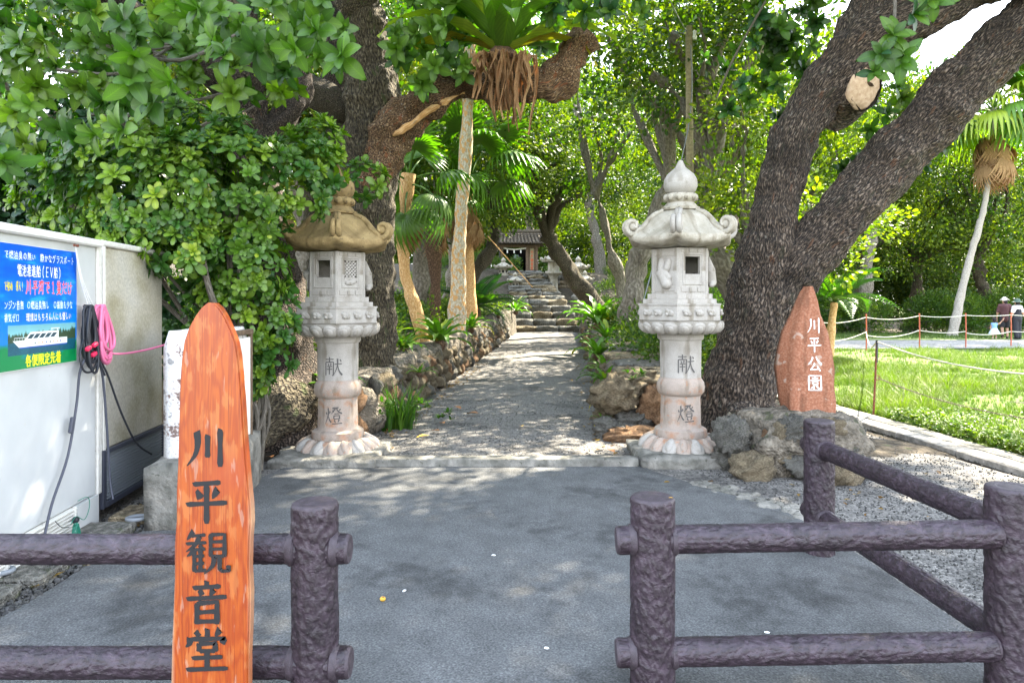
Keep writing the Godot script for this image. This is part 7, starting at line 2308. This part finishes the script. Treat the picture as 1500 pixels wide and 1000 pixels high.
	for q in ferns:
		nest_fern(q[0], Vector3(q[1], rp(q[2]) + q[6] if q[6] < 2.0 else q[6], -q[2]), q[3], q[4], "bird's nest ferns along the path", q[5])
	var ep := nest_fern("large bird's nest fern growing on the sawn limb overhead", Vector3(-.12, 4.34, -8.10), 1.55, 30, "", .85, "limb_fern")
	for k in 46:
		var x := rf(-.30, .42)
		var wd := rf(.4, 1.5)
		var zz := rf(-.08, .12)
		var strip := MB.new()
		var L := rf(.25, .95) * (0.6 if absf(x - .12) > .25 else 1.0)
		var rows := []
		for s in 5:
			var u := s / 4.0
			rows.append(PackedVector3Array([Vector3(x + .05 * sin(u * 4 + k * 1.3) - .025 * wd * (1.0 - u * .6), .05 - L * u, zz + .2 + .05 * sin(u * 5 + k) + .04 * u), Vector3(x + .05 * sin(u * 4 + k * 1.3), .05 - L * u, zz + .17), Vector3(x + .05 * sin(u * 4 + k * 1.3) + .025 * wd * (1.0 - u * .6), .06 - L * u, zz + .2 - .05 * sin(u * 3 + k))]))
		strip.loft(rows, false, 1.0, 3.0)
		part("dead_frond", strip, M.dead_leaf, ep, Transform3D(Basis(Vector3.UP, -ep.rotation.y), Vector3.ZERO))
	# strap-leaved clump beside the left lantern
	var gc := thing("strap_leaf_clump", "clump of dark strap leaves between the left lantern and the curved palm", "plant", on_ground(-1.62, 8.35))
	var gb := grass_tuft(26, .75, .022).mesh()
	for k in 9:
		part("leaf_tuft", gb, [M.leaf_tone_1, M.leaf_tone_0, M.leaf_tone_2][k % 3], gc, Transform3D(Basis(Vector3.UP, k * 1.3) * Basis.from_scale(Vector3.ONE * rf(.7, 1.1)), Vector3(rf(-.35, .45), -.02, rf(-.25, .3))))
	# small weeds on the wall faces
	for q in [["tuft of round green leaves on the left wall's near face", -1.35, .34, 7.42], ["leafy weed low on the left wall's corner", -1.05, .30, 7.9], ["dark weed with a yellow fruit on top of the coral block", 1.42, .62, 8.0], ["small weed in the gap left of the left lantern", -2.35, .36, 7.3], ["weed sprouting at the foot of the left wall", -.85, .10, 8.5]]:
		var w := thing("weed", q[0], "weed", Vector3(q[1], q[2], -q[3]), 0.0, "weeds on the walls")
		var sh := []
		for k in 9:
			sh.append([Vector3(rf(-.10, .10), rf(-.05, .09), rf(.0, .08)), Vector3(rf(-1, 1), rf(.1, .8), .6)])
		for s in sh:
			for k in 5:
				var aa := k * 1.256
				part("leaf", leaf_mesh_small(), [M.leaf_tone_1, M.leaf_tone_2, M.leaf_tone_4][k % 3], w, Transform3D(aim(s[1] + Vector3(cos(aa), .2, sin(aa)) * .8, 0, rf(.06, .09)), s[0]))

var small_leaf: ArrayMesh
func leaf_mesh_small() -> ArrayMesh:
	if small_leaf == null:
		small_leaf = leaf_oval.mesh()
	return small_leaf

func grass_tuft(count: int, h: float, w: float) -> MB:
	var m := MB.new()
	for k in count:
		var a := rf(0, TAU)
		var out := Vector3(cos(a), 0, sin(a))
		var sd := Vector3(-sin(a), 0, cos(a)) * w * rf(.6, 1.1)
		var L := h * rf(.5, 1.1)
		var lean := rf(.15, .8)
		var b := out * rf(0.0, .06) * (h / .3)
		var rows := []
		for s in 4:
			var u := s / 3.0
			var p := b + out * lean * L * u * u + Vector3(0, L * (u - lean * .4 * u * u), 0)
			rows.append(PackedVector3Array([p - sd * (1.0 - u * .95), p + sd * (1.0 - u * .95)]))
		m.loft(rows, false, 1.0, 1.0, Color(1, 1, 1) * rf(.75, 1.2))
	return m

func build_field() -> void:
	var tuft := grass_tuft(9, .15, .0045).mesh()
	var xf := []
	var cols := PackedColorArray()
	for k in 46000:
		var d := 5.5 + pow(rng.randf(), 1.5) * 15.7
		var x := 5.05 - .08 * (d - 5.0) + rng.randf() * (d * .80 - 3.4)
		var patch := lump.get_noise_2d(x * 28.0, d * 28.0)
		if patch < -.16 and rng.randf() < .78: continue
		var s := rf(.55, 1.15) * (1.0 + patch * .6) * (1.7 if rng.randf() < .06 else 1.0)
		xf.append(Transform3D(Basis(Vector3.UP, rf(0, TAU)) * Basis.from_scale(Vector3(1.2, 1, 1.2) * s), Vector3(x, .018, -d)))
		cols.append(Color(.12, .21, .015).lerp(Color(.33, .38, .045), clampf(rng.randf() * .8 + patch * .5, 0, 1)))
	for k in 5200:
		var d := rf(27.9, 32.5)
		xf.append(Transform3D(Basis(Vector3.UP, rf(0, TAU)) * Basis.from_scale(Vector3.ONE * rf(.7, 1.3)), Vector3(rf(4, 27), .02, -d)))
		cols.append(Color(.07, .15, .02).lerp(Color(.17, .25, .03), rng.randf()))
	for k in 1400:
		var d := rf(26.6, 30.0)
		xf.append(Transform3D(Basis(Vector3.UP, rf(0, TAU)) * Basis.from_scale(Vector3.ONE * rf(.5, .9)), Vector3(rf(4.2, 9), .02, -d)))
		cols.append(Color(.09, .16, .02))
	many("grass", tuft, M.grass_blade, xf, cols)
	# leafy weeds at the near corner of the lawn
	xf = []
	cols = PackedColorArray()
	for k in 900:
		var d := rf(5.6, 8.6)
		var x := 4.98 - .078 * (d - 5.0) + absf(rng.randfn(0, .55))
		xf.append(Transform3D(aim(Vector3(rf(-.6, .6), 1, rf(-.2, .8)), rf(0, 6), rf(.035, .065)), Vector3(x, rf(.03, .16), -d)))
		cols.append(Color(.10, .22, .03).lerp(Color(.26, .40, .04), rng.randf()))
	many("ground_cover", rosette_near, M.leaf_soft, xf, cols)
	# hedge along the far side
	var hedges := [[8.2, 30.5, 2.3, "hedge bush beyond the far path, left of the two rocks"], [12.2, 33.4, 2.6, "hedge bush behind the two rocks"], [16.0, 32.6, 2.4, "hedge bush left of the tall field palm"], [20.3, 32.8, 2.2, "hedge bush right of the tall field palm"], [23.6, 33.6, 2.4, "hedge bush behind the walking family"], [27.5, 33.2, 2.6, "hedge bush at the far right end"], [5.6, 22.5, 1.7, "low bush below the feather palm"]]
	for q in hedges:
		var o := thing("hedge_bush", q[3], "bush", Vector3(q[0], 0, -q[1]), 0.0, "bushes beyond the field")
		var x2 := []
		var c2 := PackedColorArray()
		var bl := []
		for k in 7:
			var r: float = q[2] * rf(.32, .5)
			bl.append([Vector3(rf(-.9, .9) * q[2] * .8, r * .7 + rf(0, .6), rf(-.5, .3)), Vector3(r, r * .85, r)])
		blob_xf(bl, .36, 3.0, Color(.05, .14, .02), Color(.22, .36, .03), x2, c2)
		many("foliage", spray, M.leaf_soft, x2, c2, o)
		var sm := MB.new()
		for k in 5:
			limb(sm, Vector3(rf(-.5, .5), -.1, 0), Vector3(rf(-1.4, 1.4), 1.2, rf(-.3, .3)), .05, .02, 6)
		part("stem", sm, M.bark_grey, o)
	# rope barriers
	var near := thing("rope_stake", "near rusty iron stake at the lawn's edge by the paving strip", "stake", Vector3(4.74, 0, -8.9), 0.0, "rope barrier stakes")
	part("rod", simple_tube([Vector3(-.03, -.1, 0), Vector3(0, .5, 0), Vector3(.02, 1.0, 0)], .013, 8), M.rust, near)
	part("rod_top", simple_tube([Vector3(.018, .72, 0.001), Vector3(.021, 1.01, 0.001)], .015, 8, 2), M.cable_black, near)
	var ring := []
	for k in 11: ring.append(Vector3(.03 + cos(TAU * k / 10) * .03, .52 + sin(TAU * k / 10) * .03, 0))
	part("eye_ring", simple_tube(ring, .006, 6, 2), M.rust, near)
	var sx := [[10.8, 20.8, "far red stake directly behind the near rusty one"], [12.9, 21.6, "far red stake in front of the long pale rock"], [14.9, 22.4, "far red stake in front of the tall field palm's foot"], [16.9, 23.1, "far red stake before the walking woman"], [8.3, 19.8, "far red stake half hidden by the carved red stone"], [19.4, 23.8, "far red stake past the walking family"]]
	var tops := []
	for q in sx:
		var s := thing("rope_stake", q[2], "stake", Vector3(q[0], 0, -q[1]), 0.0, "rope barrier stakes")
		part("rod", simple_tube([Vector3(0, -.1, 0), Vector3(0.01, .5, 0), Vector3(.0, 1.12, 0)], .02, 7), M.stake_red, s)
		part("cap", simple_tube([Vector3(0, 1.09, 0), Vector3(0, 1.15, 0)], .026, 7, 2), M.stake_red, s)
	var spans := [["upper rope between the far stakes behind the near stake", Vector3(10.8, 1.05, -20.8), Vector3(12.9, 1.08, -21.6), .09, .012], ["upper rope in front of the long pale rock", Vector3(12.9, 1.08, -21.6), Vector3(14.9, 1.08, -22.4), .05, .012], ["upper rope in front of the walking man", Vector3(14.9, 1.08, -22.4), Vector3(16.9, 1.08, -23.1), .03, .012], ["upper rope leaving the picture past the woman", Vector3(16.9, 1.08, -23.1), Vector3(19.4, 1.08, -23.8), .04, .012], ["upper rope coming out behind the carved red stone", Vector3(8.3, 1.05, -19.8), Vector3(10.8, 1.05, -20.8), .16, .012],
		["lower rope behind the near stake", Vector3(10.8, .5, -20.8), Vector3(12.9, .62, -21.6), .12, .012], ["lower rope crossing before the palm's foot", Vector3(12.9, .62, -21.6), Vector3(14.9, .55, -22.4), .06, .012], ["lower rope crossing before the child", Vector3(14.9, .5, -22.4), Vector3(16.9, .52, -23.1), .08, .012], ["lower rope leaving the picture past the woman", Vector3(16.9, .52, -23.1), Vector3(19.4, .5, -23.8), .03, .012], ["lower rope coming out behind the carved red stone", Vector3(8.3, .5, -19.8), Vector3(10.8, .6, -20.8), .2, .012],
		["white rope sagging from the near stake across the lawn to the right", Vector3(4.76, .99, -8.9), Vector3(5.0, .93, -5.3), .15, .008], ["white rope running back from the near stake to the far red one", Vector3(4.76, .99, -8.9), Vector3(10.8, .62, -20.8), .22, .010]]
	for q in spans:
		var a: Vector3 = q[1]
		var b: Vector3 = q[2]
		var pts := []
		for k in 7:
			var f := k / 6.0
			pts.append(a.lerp(b, f) - Vector3(0, 4.0 * q[3] * f * (1.0 - f), 0) - a)
		var r := part("barrier_rope", simple_tube(pts, q[4], 6, 3), M.rope, self, Transform3D(Basis(), a))
		tag(r, q[0], "rope", "ropes of the barrier")
	var ch := thing("sagging_chain", "thin rusty chain sagging low from the near stake over the lawn", "chain", Vector3(4.77, .52, -8.9))
	var lk := MB.new()
	var lp := []
	for k in 9: lp.append(Vector3(cos(TAU * k / 8) * .008, 0, sin(TAU * k / 8) * .018))
	lk = simple_tube(lp, .0032, 5, 1)
	var lm := lk.mesh()
	var cx := []
	var cc := PackedColorArray()
	var last := Vector3.ZERO
	for k in 125:
		var f := k / 124.0
		var p := Vector3(0, 0, 0).lerp(Vector3(.23, -.02, 3.6), f) - Vector3(0, 4.0 * .13 * f * (1.0 - f), 0)
		var nx := Vector3(.23, -.02 + .0, 3.6) / 124.0 - Vector3(0, 4.0 * .13 * (1.0 - 2.0 * f) / 124.0, 0)
		cx.append(Transform3D(aim(nx, PI / 2 * (k % 2), 1.0), p))
		cc.append(Color.WHITE)
	many("chain_links", lm, M.chain, cx, cc, ch)

# ---------- people ----------
func hand(m: MB, at: Vector3, down: Vector3, side: Vector3) -> void:
	# palm, four curled fingers and a thumb leaving its side
	var d := down.normalized()
	var s := (side - d * side.dot(d)).normalized()
	var f := d.cross(s)
	var b := [[at, at + d * .06, .024, .026], [at + s * .018, at + d * .055 + s * .02, .016, .016], [at - s * .018, at + d * .055 - s * .02, .016, .016]]
	for k in 4:
		var q := at + d * .075 + s * (-.026 + .0175 * k)
		var L: float = [.028, .034, .036, .03][k]
		b.append([q - d * .012, q + d * L + f * .006, .0092, .0086])
		b.append([q + d * L + f * .006, q + d * (L * 1.6) + f * .02, .0085, .0075])
	b.append([at + s * .024 + d * .015, at + s * .046 + d * .045 + f * .012, .011, .0095])
	b.append([at + s * .046 + d * .045 + f * .012, at + s * .045 + d * .07 + f * .022, .0092, .008])
	nets(m, b, .0055, .006)

func face(o: Node3D, c: Vector3, yaw: float, s: float, hairy: bool) -> void:
	var h := MB.new()
	nets(h, [[Vector3(0, .03, -.005), Vector3(0, -.02, .0), .088, .08], [Vector3(0, -.03, .03), Vector3(0, -.085, .045), .055, .035], [Vector3(0, .01, .085), Vector3(0, -.025, .105), .010, .016], [Vector3(-.078, -.01, .0), Vector3(-.083, -.035, .0), .016, .011], [Vector3(.078, -.01, .0), Vector3(.083, -.035, .0), .016, .011], [Vector3(-.02, -.062, .082), Vector3(.02, -.062, .082), .010, .010], [Vector3(0, -.09, 0), Vector3(0, -.16, -.01), .05, .052]], .011, .025)
	var x := Transform3D(Basis(Vector3.UP, yaw) * Basis.from_scale(Vector3.ONE * s), c)
	var hd := part("head", h, M.skin, o, x)
	for q in [-.032, .032]:
		part("eye", rock(1.0, Vector3(.022, .014, .012), 0.0, 8, 6, 0), M.hair, hd, Transform3D(Basis(), Vector3(q, .0, .083)))
	if hairy:
		var hm := MB.new()
		nets(hm, [[Vector3(0, .045, -.02), Vector3(0, -.02, -.035), .092, .085], [Vector3(0, -.03, -.05), Vector3(0, -.10, -.055), .065, .045]], .013, .03)
		part("hair", hm, M.hair, hd)

func build_people() -> void:
	# man in a brown shirt, walking away, looking to his right
	var a := thing("person", "man in dark brown shirt, shorts and pale cap walking away, leading a child", "person", Vector3(20.15, .034, -27.9), 2.7, "family walking on the far path")
	var sk := MB.new()
	nets(sk, [[Vector3(0, .86, 0), Vector3(0, 1.02, 0), .115, .115], [Vector3(0, 1.02, 0), Vector3(0, 1.28, 0), .12, .135], [Vector3(-.13, 1.33, 0), Vector3(.13, 1.33, 0), .07, .07], [Vector3(0, 1.36, 0), Vector3(0, 1.44, .01), .05, .048],
		[Vector3(-.17, 1.33, 0), Vector3(-.23, 1.07, -.02), .052, .042], [Vector3(-.23, 1.07, -.02), Vector3(-.22, .83, .08), .04, .028], [Vector3(.17, 1.33, 0), Vector3(.23, 1.06, .0), .052, .042], [Vector3(.23, 1.06, .0), Vector3(.25, .82, .06), .04, .028],
		[Vector3(-.085, .86, 0), Vector3(-.09, .47, .07), .085, .058], [Vector3(-.09, .47, .07), Vector3(-.09, .09, -.03), .055, .036], [Vector3(.085, .86, 0), Vector3(.09, .46, -.02), .085, .058], [Vector3(.09, .46, -.02), Vector3(.09, .09, -.16), .055, .036]], .022, .045)
	hand(sk, Vector3(-.22, .81, .085), Vector3(0, -1, .2), Vector3(.3, 0, 1))
	hand(sk, Vector3(.25, .80, .065), Vector3(0, -1, .15), Vector3(-.3, 0, 1))
	part("body", sk, M.skin, a)
	face(a, Vector3(0, 1.53, .02), 0.75, .95, true)
	var sh := MB.new()
	nets(sh, [[Vector3(0, .80, 0), Vector3(0, 1.02, 0), .150, .142], [Vector3(0, 1.02, 0), Vector3(0, 1.28, 0), .142, .152], [Vector3(-.13, 1.33, 0), Vector3(.13, 1.33, 0), .085, .085], [Vector3(-.16, 1.33, 0), Vector3(-.215, 1.12, -.01), .073, .073], [Vector3(.16, 1.33, 0), Vector3(.215, 1.11, .0), .073, .073]], .022, .04)
	part("shirt", sh, M.shirt_brown, a)
	var tr := MB.new()
	nets(tr, [[Vector3(-.08, .84, 0), Vector3(-.09, .50, .06), .108, .092], [Vector3(.08, .84, 0), Vector3(.09, .50, -.01), .108, .092]], .022, .04)
	part("shorts", tr, M.black_cloth, a)
	var cap := MB.new()
	nets(cap, [[Vector3(0, 1.60, .01), Vector3(0, 1.59, .01), .098, .1], [Vector3(.05, 1.585, .08), Vector3(.085, 1.575, .14), .03, .022], [Vector3(.10, 1.585, .07), Vector3(.115, 1.575, .12), .03, .022]], .014, .03)
	part("cap", cap, M.cap_white, a)
	for s in [-1.0, 1.0]:
		var z := -.03 if s < 0 else -.16
		part("shoe", rock(2.0, Vector3(.09, .08, .25), 0.03, 12, 8, .4), M.black_cloth, a, Transform3D(Basis(Vector3.RIGHT, 0.0 if s < 0 else .5), Vector3(.09 * s, .045 if s < 0 else .09, z + .05)))
	# woman in white tee and black dungarees with a dark green hat
	var w := thing("person", "woman in white tee, black dungarees and dark green hat seen from behind", "person", Vector3(20.15, .034, -27.2), 3.3, "family walking on the far path")
	sk = MB.new()
	nets(sk, [[Vector3(0, .84, 0), Vector3(0, 1.0, 0), .12, .105], [Vector3(0, 1.0, 0), Vector3(0, 1.24, 0), .105, .115], [Vector3(-.12, 1.28, 0), Vector3(.12, 1.28, 0), .06, .06], [Vector3(0, 1.30, 0), Vector3(0, 1.38, .01), .045, .042],
		[Vector3(-.155, 1.28, 0), Vector3(-.27, 1.06, .02), .048, .038], [Vector3(-.27, 1.06, .02), Vector3(-.40, .92, .08), .036, .026], [Vector3(.155, 1.28, 0), Vector3(.22, 1.04, .0), .048, .038], [Vector3(.22, 1.04, .0), Vector3(.24, .82, .05), .036, .026],
		[Vector3(-.085, .84, 0), Vector3(-.085, .45, .03), .09, .058], [Vector3(-.085, .45, .03), Vector3(-.08, .09, -.01), .052, .034], [Vector3(.085, .84, 0), Vector3(.085, .45, .0), .09, .058], [Vector3(.085, .45, .0), Vector3(.08, .09, -.05), .052, .034]], .022, .045)
	hand(sk, Vector3(-.415, .905, .09), Vector3(-.6, -.7, .3), Vector3(0, .3, 1))
	hand(sk, Vector3(.24, .80, .055), Vector3(0, -1, .1), Vector3(-.3, 0, 1))
	part("body", sk, M.skin, w)
	face(w, Vector3(0, 1.47, .02), 0.1, .93, true)
	sh = MB.new()
	nets(sh, [[Vector3(0, 1.0, 0), Vector3(0, 1.24, 0), .118, .130], [Vector3(-.12, 1.28, 0), Vector3(.12, 1.28, 0), .075, .075], [Vector3(-.15, 1.28, 0), Vector3(-.225, 1.13, .01), .068, .07], [Vector3(.15, 1.28, 0), Vector3(.20, 1.11, .0), .068, .07]], .022, .04)
	part("white_tee", sh, M.white_cloth, w)
	tr = MB.new()
	nets(tr, [[Vector3(0, .84, 0), Vector3(0, 1.0, 0), .148, .130], [Vector3(0, 1.0, 0), Vector3(0, 1.14, -.01), .13, .132], [Vector3(-.085, .84, 0), Vector3(-.085, .45, .03), .112, .09], [Vector3(-.085, .45, .03), Vector3(-.08, .12, -.01), .088, .082], [Vector3(.085, .84, 0), Vector3(.085, .45, .0), .112, .09], [Vector3(.085, .45, .0), Vector3(.08, .12, -.05), .088, .082],
		[Vector3(-.04, 1.12, -.125), Vector3(-.10, 1.36, -.02), .022, .022], [Vector3(.04, 1.12, -.125), Vector3(.10, 1.36, -.02), .022, .022]], .022, .03)
	part("dungarees", tr, M.black_cloth, w)
	var hat := MB.new()
	lathe(hat, [[.19, 1.48], [.195, 1.487], [.14, 1.515], [.10, 1.53], [.098, 1.59], [.07, 1.625], [0, 1.635]], 26)
	part("hat", hat, M.green_hat, w)
	for s in [-1.0, 1.0]:
		part("shoe", rock(2.0, Vector3(.085, .08, .23), 0.03, 12, 8, .4), M.black_cloth, w, Transform3D(Basis(), Vector3(.08 * s, .045, .03 if s < 0 else -.01)))
	# small child holding a hand
	var c := thing("person", "small child in pale blue top and white skirt holding the man's hand", "person", Vector3(19.45, .034, -27.5), 2.5, "family walking on the far path")
	sk = MB.new()
	nets(sk, [[Vector3(0, .36, 0), Vector3(0, .56, 0), .075, .08], [Vector3(-.06, .60, 0), Vector3(.06, .60, 0), .04, .04], [Vector3(0, .60, 0), Vector3(0, .67, 0), .03, .03], [Vector3(-.09, .60, 0), Vector3(-.17, .62, .02), .03, .025], [Vector3(-.17, .62, .02), Vector3(-.26, .74, .05), .024, .018], [Vector3(.09, .60, 0), Vector3(.13, .44, .02), .03, .024], [Vector3(.13, .44, .02), Vector3(.13, .32, .05), .023, .017],
		[Vector3(-.045, .36, 0), Vector3(-.05, .2, .05), .045, .033], [Vector3(-.05, .2, .05), Vector3(-.05, .05, .02), .031, .022], [Vector3(.045, .36, 0), Vector3(.05, .2, .0), .045, .033], [Vector3(.05, .2, .0), Vector3(.05, .06, -.09), .031, .022]], .015, .03)
	hand(sk, Vector3(-.265, .75, .052), Vector3(-.5, .8, .2), Vector3(0, .2, 1))
	hand(sk, Vector3(.13, .31, .052), Vector3(0, -1, .1), Vector3(-.3, 0, 1))
	part("body", sk, M.skin, c)
	face(c, Vector3(0, .77, .01), 0.2, .82, true)
	sh = MB.new()
	nets(sh, [[Vector3(0, .40, 0), Vector3(0, .56, 0), .09, .095], [Vector3(-.07, .60, 0), Vector3(.07, .60, 0), .052, .052]], .016, .03)
	part("blue_top", sh, M.blue_top, c)
	var skt := MB.new()
	lathe(skt, [[.20, .20], [.205, .205], [.16, .30], [.11, .40], [.085, .45]], 22)
	part("skirt", skt, M.pale_skirt, c)
	for s in [-1.0, 1.0]:
		part("shoe", rock(2.0, Vector3(.055, .05, .14), 0.03, 10, 8, .4), M.sandal, c, Transform3D(Basis(), Vector3(.05 * s, .028, .05 if s < 0 else -.06)))

# ---------- small things ----------
func build_small_things() -> void:
	var p := thing("wooden_pole", "tall weathered wooden pole behind the right stone lantern, wires at its top", "pole", Vector3(3.13, .3, -12.0))
	var m := MB.new()
	tube(m, PackedVector3Array([Vector3(0, -.4, 0), Vector3(0, 3, 0), Vector3(-.02, 6.05, 0)]), PackedFloat32Array([.07, .065, .058]), 14, .02)
	part("shaft", m, M.post_wood, p)
	for q in [[Vector3(-.02, 5.9, 0), Vector3(-1.0, 6.35, -.3), Vector3(-4.5, 8.6, -2.5)], [Vector3(-.02, 5.95, 0), Vector3(-.4, 6.15, .5), Vector3(-2.2, 7.6, 3.0)], [Vector3(.0, 5.7, .06), Vector3(-.06, 4.2, .09), Vector3(-.9, 1.2, .4)]]:
		part("wire", simple_tube(q, .010, 5), M.plastic_grey, p)
	m = MB.new()
	lathe(m, [[0, 5.8], [.03, 5.8], [.04, 5.85], [.025, 5.9], [.035, 5.95], [0, 5.97]], 10, Vector3(.07, 0, .05))
	part("insulator", m, M.paint_white, p)
	var bp := part("bamboo_pole", simple_tube([Vector3(0, 0, 0), Vector3(.55, -.62, -.1), Vector3(1.15, -1.3, -.2)], .014, 7), M.bark_tan, self, Transform3D(Basis(), Vector3(-.62, 3.2, -17.5)))
	tag(bp, "thin dry cane slanting down right of the palm trunks", "cane")
	# orange banner seen through the leaves
	var b := thing("orange_banner", "orange banner glimpsed through leaves above the white cabinet", "banner", Vector3(-6.65, 0, -9.2))
	var bm := MB.new()
	var rows := []
	for r in 7:
		var row := PackedVector3Array()
		for k in 6:
			row.append(Vector3(-.2 + k * .10, 3.5 - r * .06 - .16 * (k % 2) * (1.0 if r == 6 else 0.0), .03 * sin(k * 1.7 + r * .6)))
		rows.append(row)
	bm.loft(rows, false)
	part("cloth", bm, M.banner, b)
	part("staff", simple_tube([Vector3(-.22, 0, 0), Vector3(-.21, 1.8, 0), Vector3(-.2, 3.6, 0)], .015, 7), M.plastic_grey, b)
	# fallen leaves, a fruit and scraps
	var lm := leaf_shape([0.0, .16, .24, .26, .2, .1, 0.0], -.12, .35).mesh()
	var drops := [["yellow leaf on the gravel close to the left wall's corner", -1.05, 7.45, "fallen_yellow", .15], ["brown leaf on the gravel just beyond the yellow one", -.92, 7.85, "fallen_brown", .14], ["curled orange leaf at the foot of the left wall", -.88, 8.35, "fallen_orange", .15], ["dry leaf by the left wall under the small fern", -.70, 9.4, "fallen_brown", .16], ["pair of brown leaves lying in the path's left half", -.60, 9.0, "fallen_brown", .2], ["yellow leaf in the middle of the gravel path", .10, 8.1, "fallen_yellow", .12], ["yellow leaf on the gravel before the coral block", .95, 7.0, "fallen_yellow", .13], ["brown leaf against the kerb by the right lantern", 1.02, 6.75, "fallen_brown", .12],
		["orange leaf in the stones beside the paving blocks", -2.50, 3.95, "fallen_orange", .17], ["large tan leaf on the stones below the log rail", -2.56, 3.86, "fallen_yellow", .20], ["green leaf on top of the tan one below the log rail", -2.50, 4.12, "fallen_green", .13], ["small orange leaf beside the nearest paving block", -2.62, 3.5, "fallen_orange", .08], ["brown leaf on the root left of the left lantern", -2.35, 6.55, "fallen_brown", .14], ["brown leaf at the lawn corner by the weeds", 5.0, 5.95, "fallen_orange", .14], ["yellow leaf beside the brown one at the lawn corner", 5.12, 6.3, "fallen_brown", .13]]
	for q in drops:
		var y: float = (rp(q[2]) - 0.02 * absf(q[1] - pc(q[2])) if q[2] > 6.5 and q[1] < 1.2 and q[1] > -1.6 else 0.0) + .022
		var l := part("fallen_leaf", lm, M[q[3]], self, Transform3D(Basis(Vector3.UP, rf(0, 6)) * Basis.from_scale(Vector3.ONE * q[4]), Vector3(q[1], y, -q[2])))
		tag(l, q[0], "leaf", "fallen leaves")
	var lx := []
	var lc := PackedColorArray()
	for k in 520:
		var d := rf(6.7, 16.0)
		var s := -1.3 + absf(rng.randfn(0, .16)) if k % 2 == 0 else 1.32 - absf(rng.randfn(0, .16))
		var at := Vector3(pc(d) + s, rp(d) - 0.02 * absf(s) + .012, -d)
		if k > 380:
			at = Vector3(-2.46 - absf(rng.randfn(0, .12)), .012, -rf(2.9, 5.2))
		if k > 440:
			at = Vector3(rf(1.2, 4.2), .006, -rf(4.6, 8.0))
			if at.x < 2.2 and at.z > -5.6: at.x += 1.2
		lx.append(Transform3D(Basis.from_euler(Vector3(rf(-.3, .3), rf(0, 6), rf(-.3, .3))) * Basis.from_scale(Vector3.ONE * rf(.025, .075)), at))
		lc.append(Color(.20, .10, .04).lerp(Color(.42, .27, .08), rng.randf()))
	many("leaf_litter", lm, M.leaf_soft, lx, lc)
	var f := thing("fallen_fruit", "small yellow fruit on the asphalt near the left fence post", "fruit", Vector3(-.65, .012, -3.43))
	part("flesh", rock(1.0, Vector3(.03, .024, .03), .05, 10, 8, 0), M.fallen_yellow, f)
	part("calyx", rock(2.0, Vector3(.012, .006, .012), .05, 8, 6, 0), M.fallen_brown, f, Transform3D(Basis(), Vector3(.004, .012, .006)))
	for q in [["white petal scrap on the asphalt right of the fruit", -.56, 3.55], ["white scrap near the bottom of the forecourt", .15, 2.96], ["white scrap by the right fence's lower rail", 1.16, 3.1], ["tiny white scrap in the middle of the forecourt", -.11, 4.05], ["white scrap between board and left post", -1.05, 3.3]]:
		var sc := part("scrap", rock(q[1] + 3.0, Vector3(.026, .005, .018), .4, 8, 5, .2), M.paint_white, self, Transform3D(Basis(Vector3.UP, q[2] * 3.0), Vector3(q[1], .003, -q[2])))
		tag(sc, q[0], "scrap", "white scraps on the asphalt")
	var bag := part("crumpled_wrapper", rock(8.0, Vector3(.20, .08, .12), .5, 14, 9, .1), M.white_cloth, self, Transform3D(Basis(), Vector3(5.35, .08, -7.3)))
	tag(bag, "crumpled pale wrapper lying in the lawn", "litter")
	var bt := part("leaf_on_post", lm, M.fallen_yellow, self, Transform3D(Basis(Vector3.UP, 1.0) * Basis.from_scale(Vector3.ONE * .02), Vector3(.60, .751, -2.62)))
	tag(bt, "tiny yellow leaf on top of the fence's left corner post", "leaf")
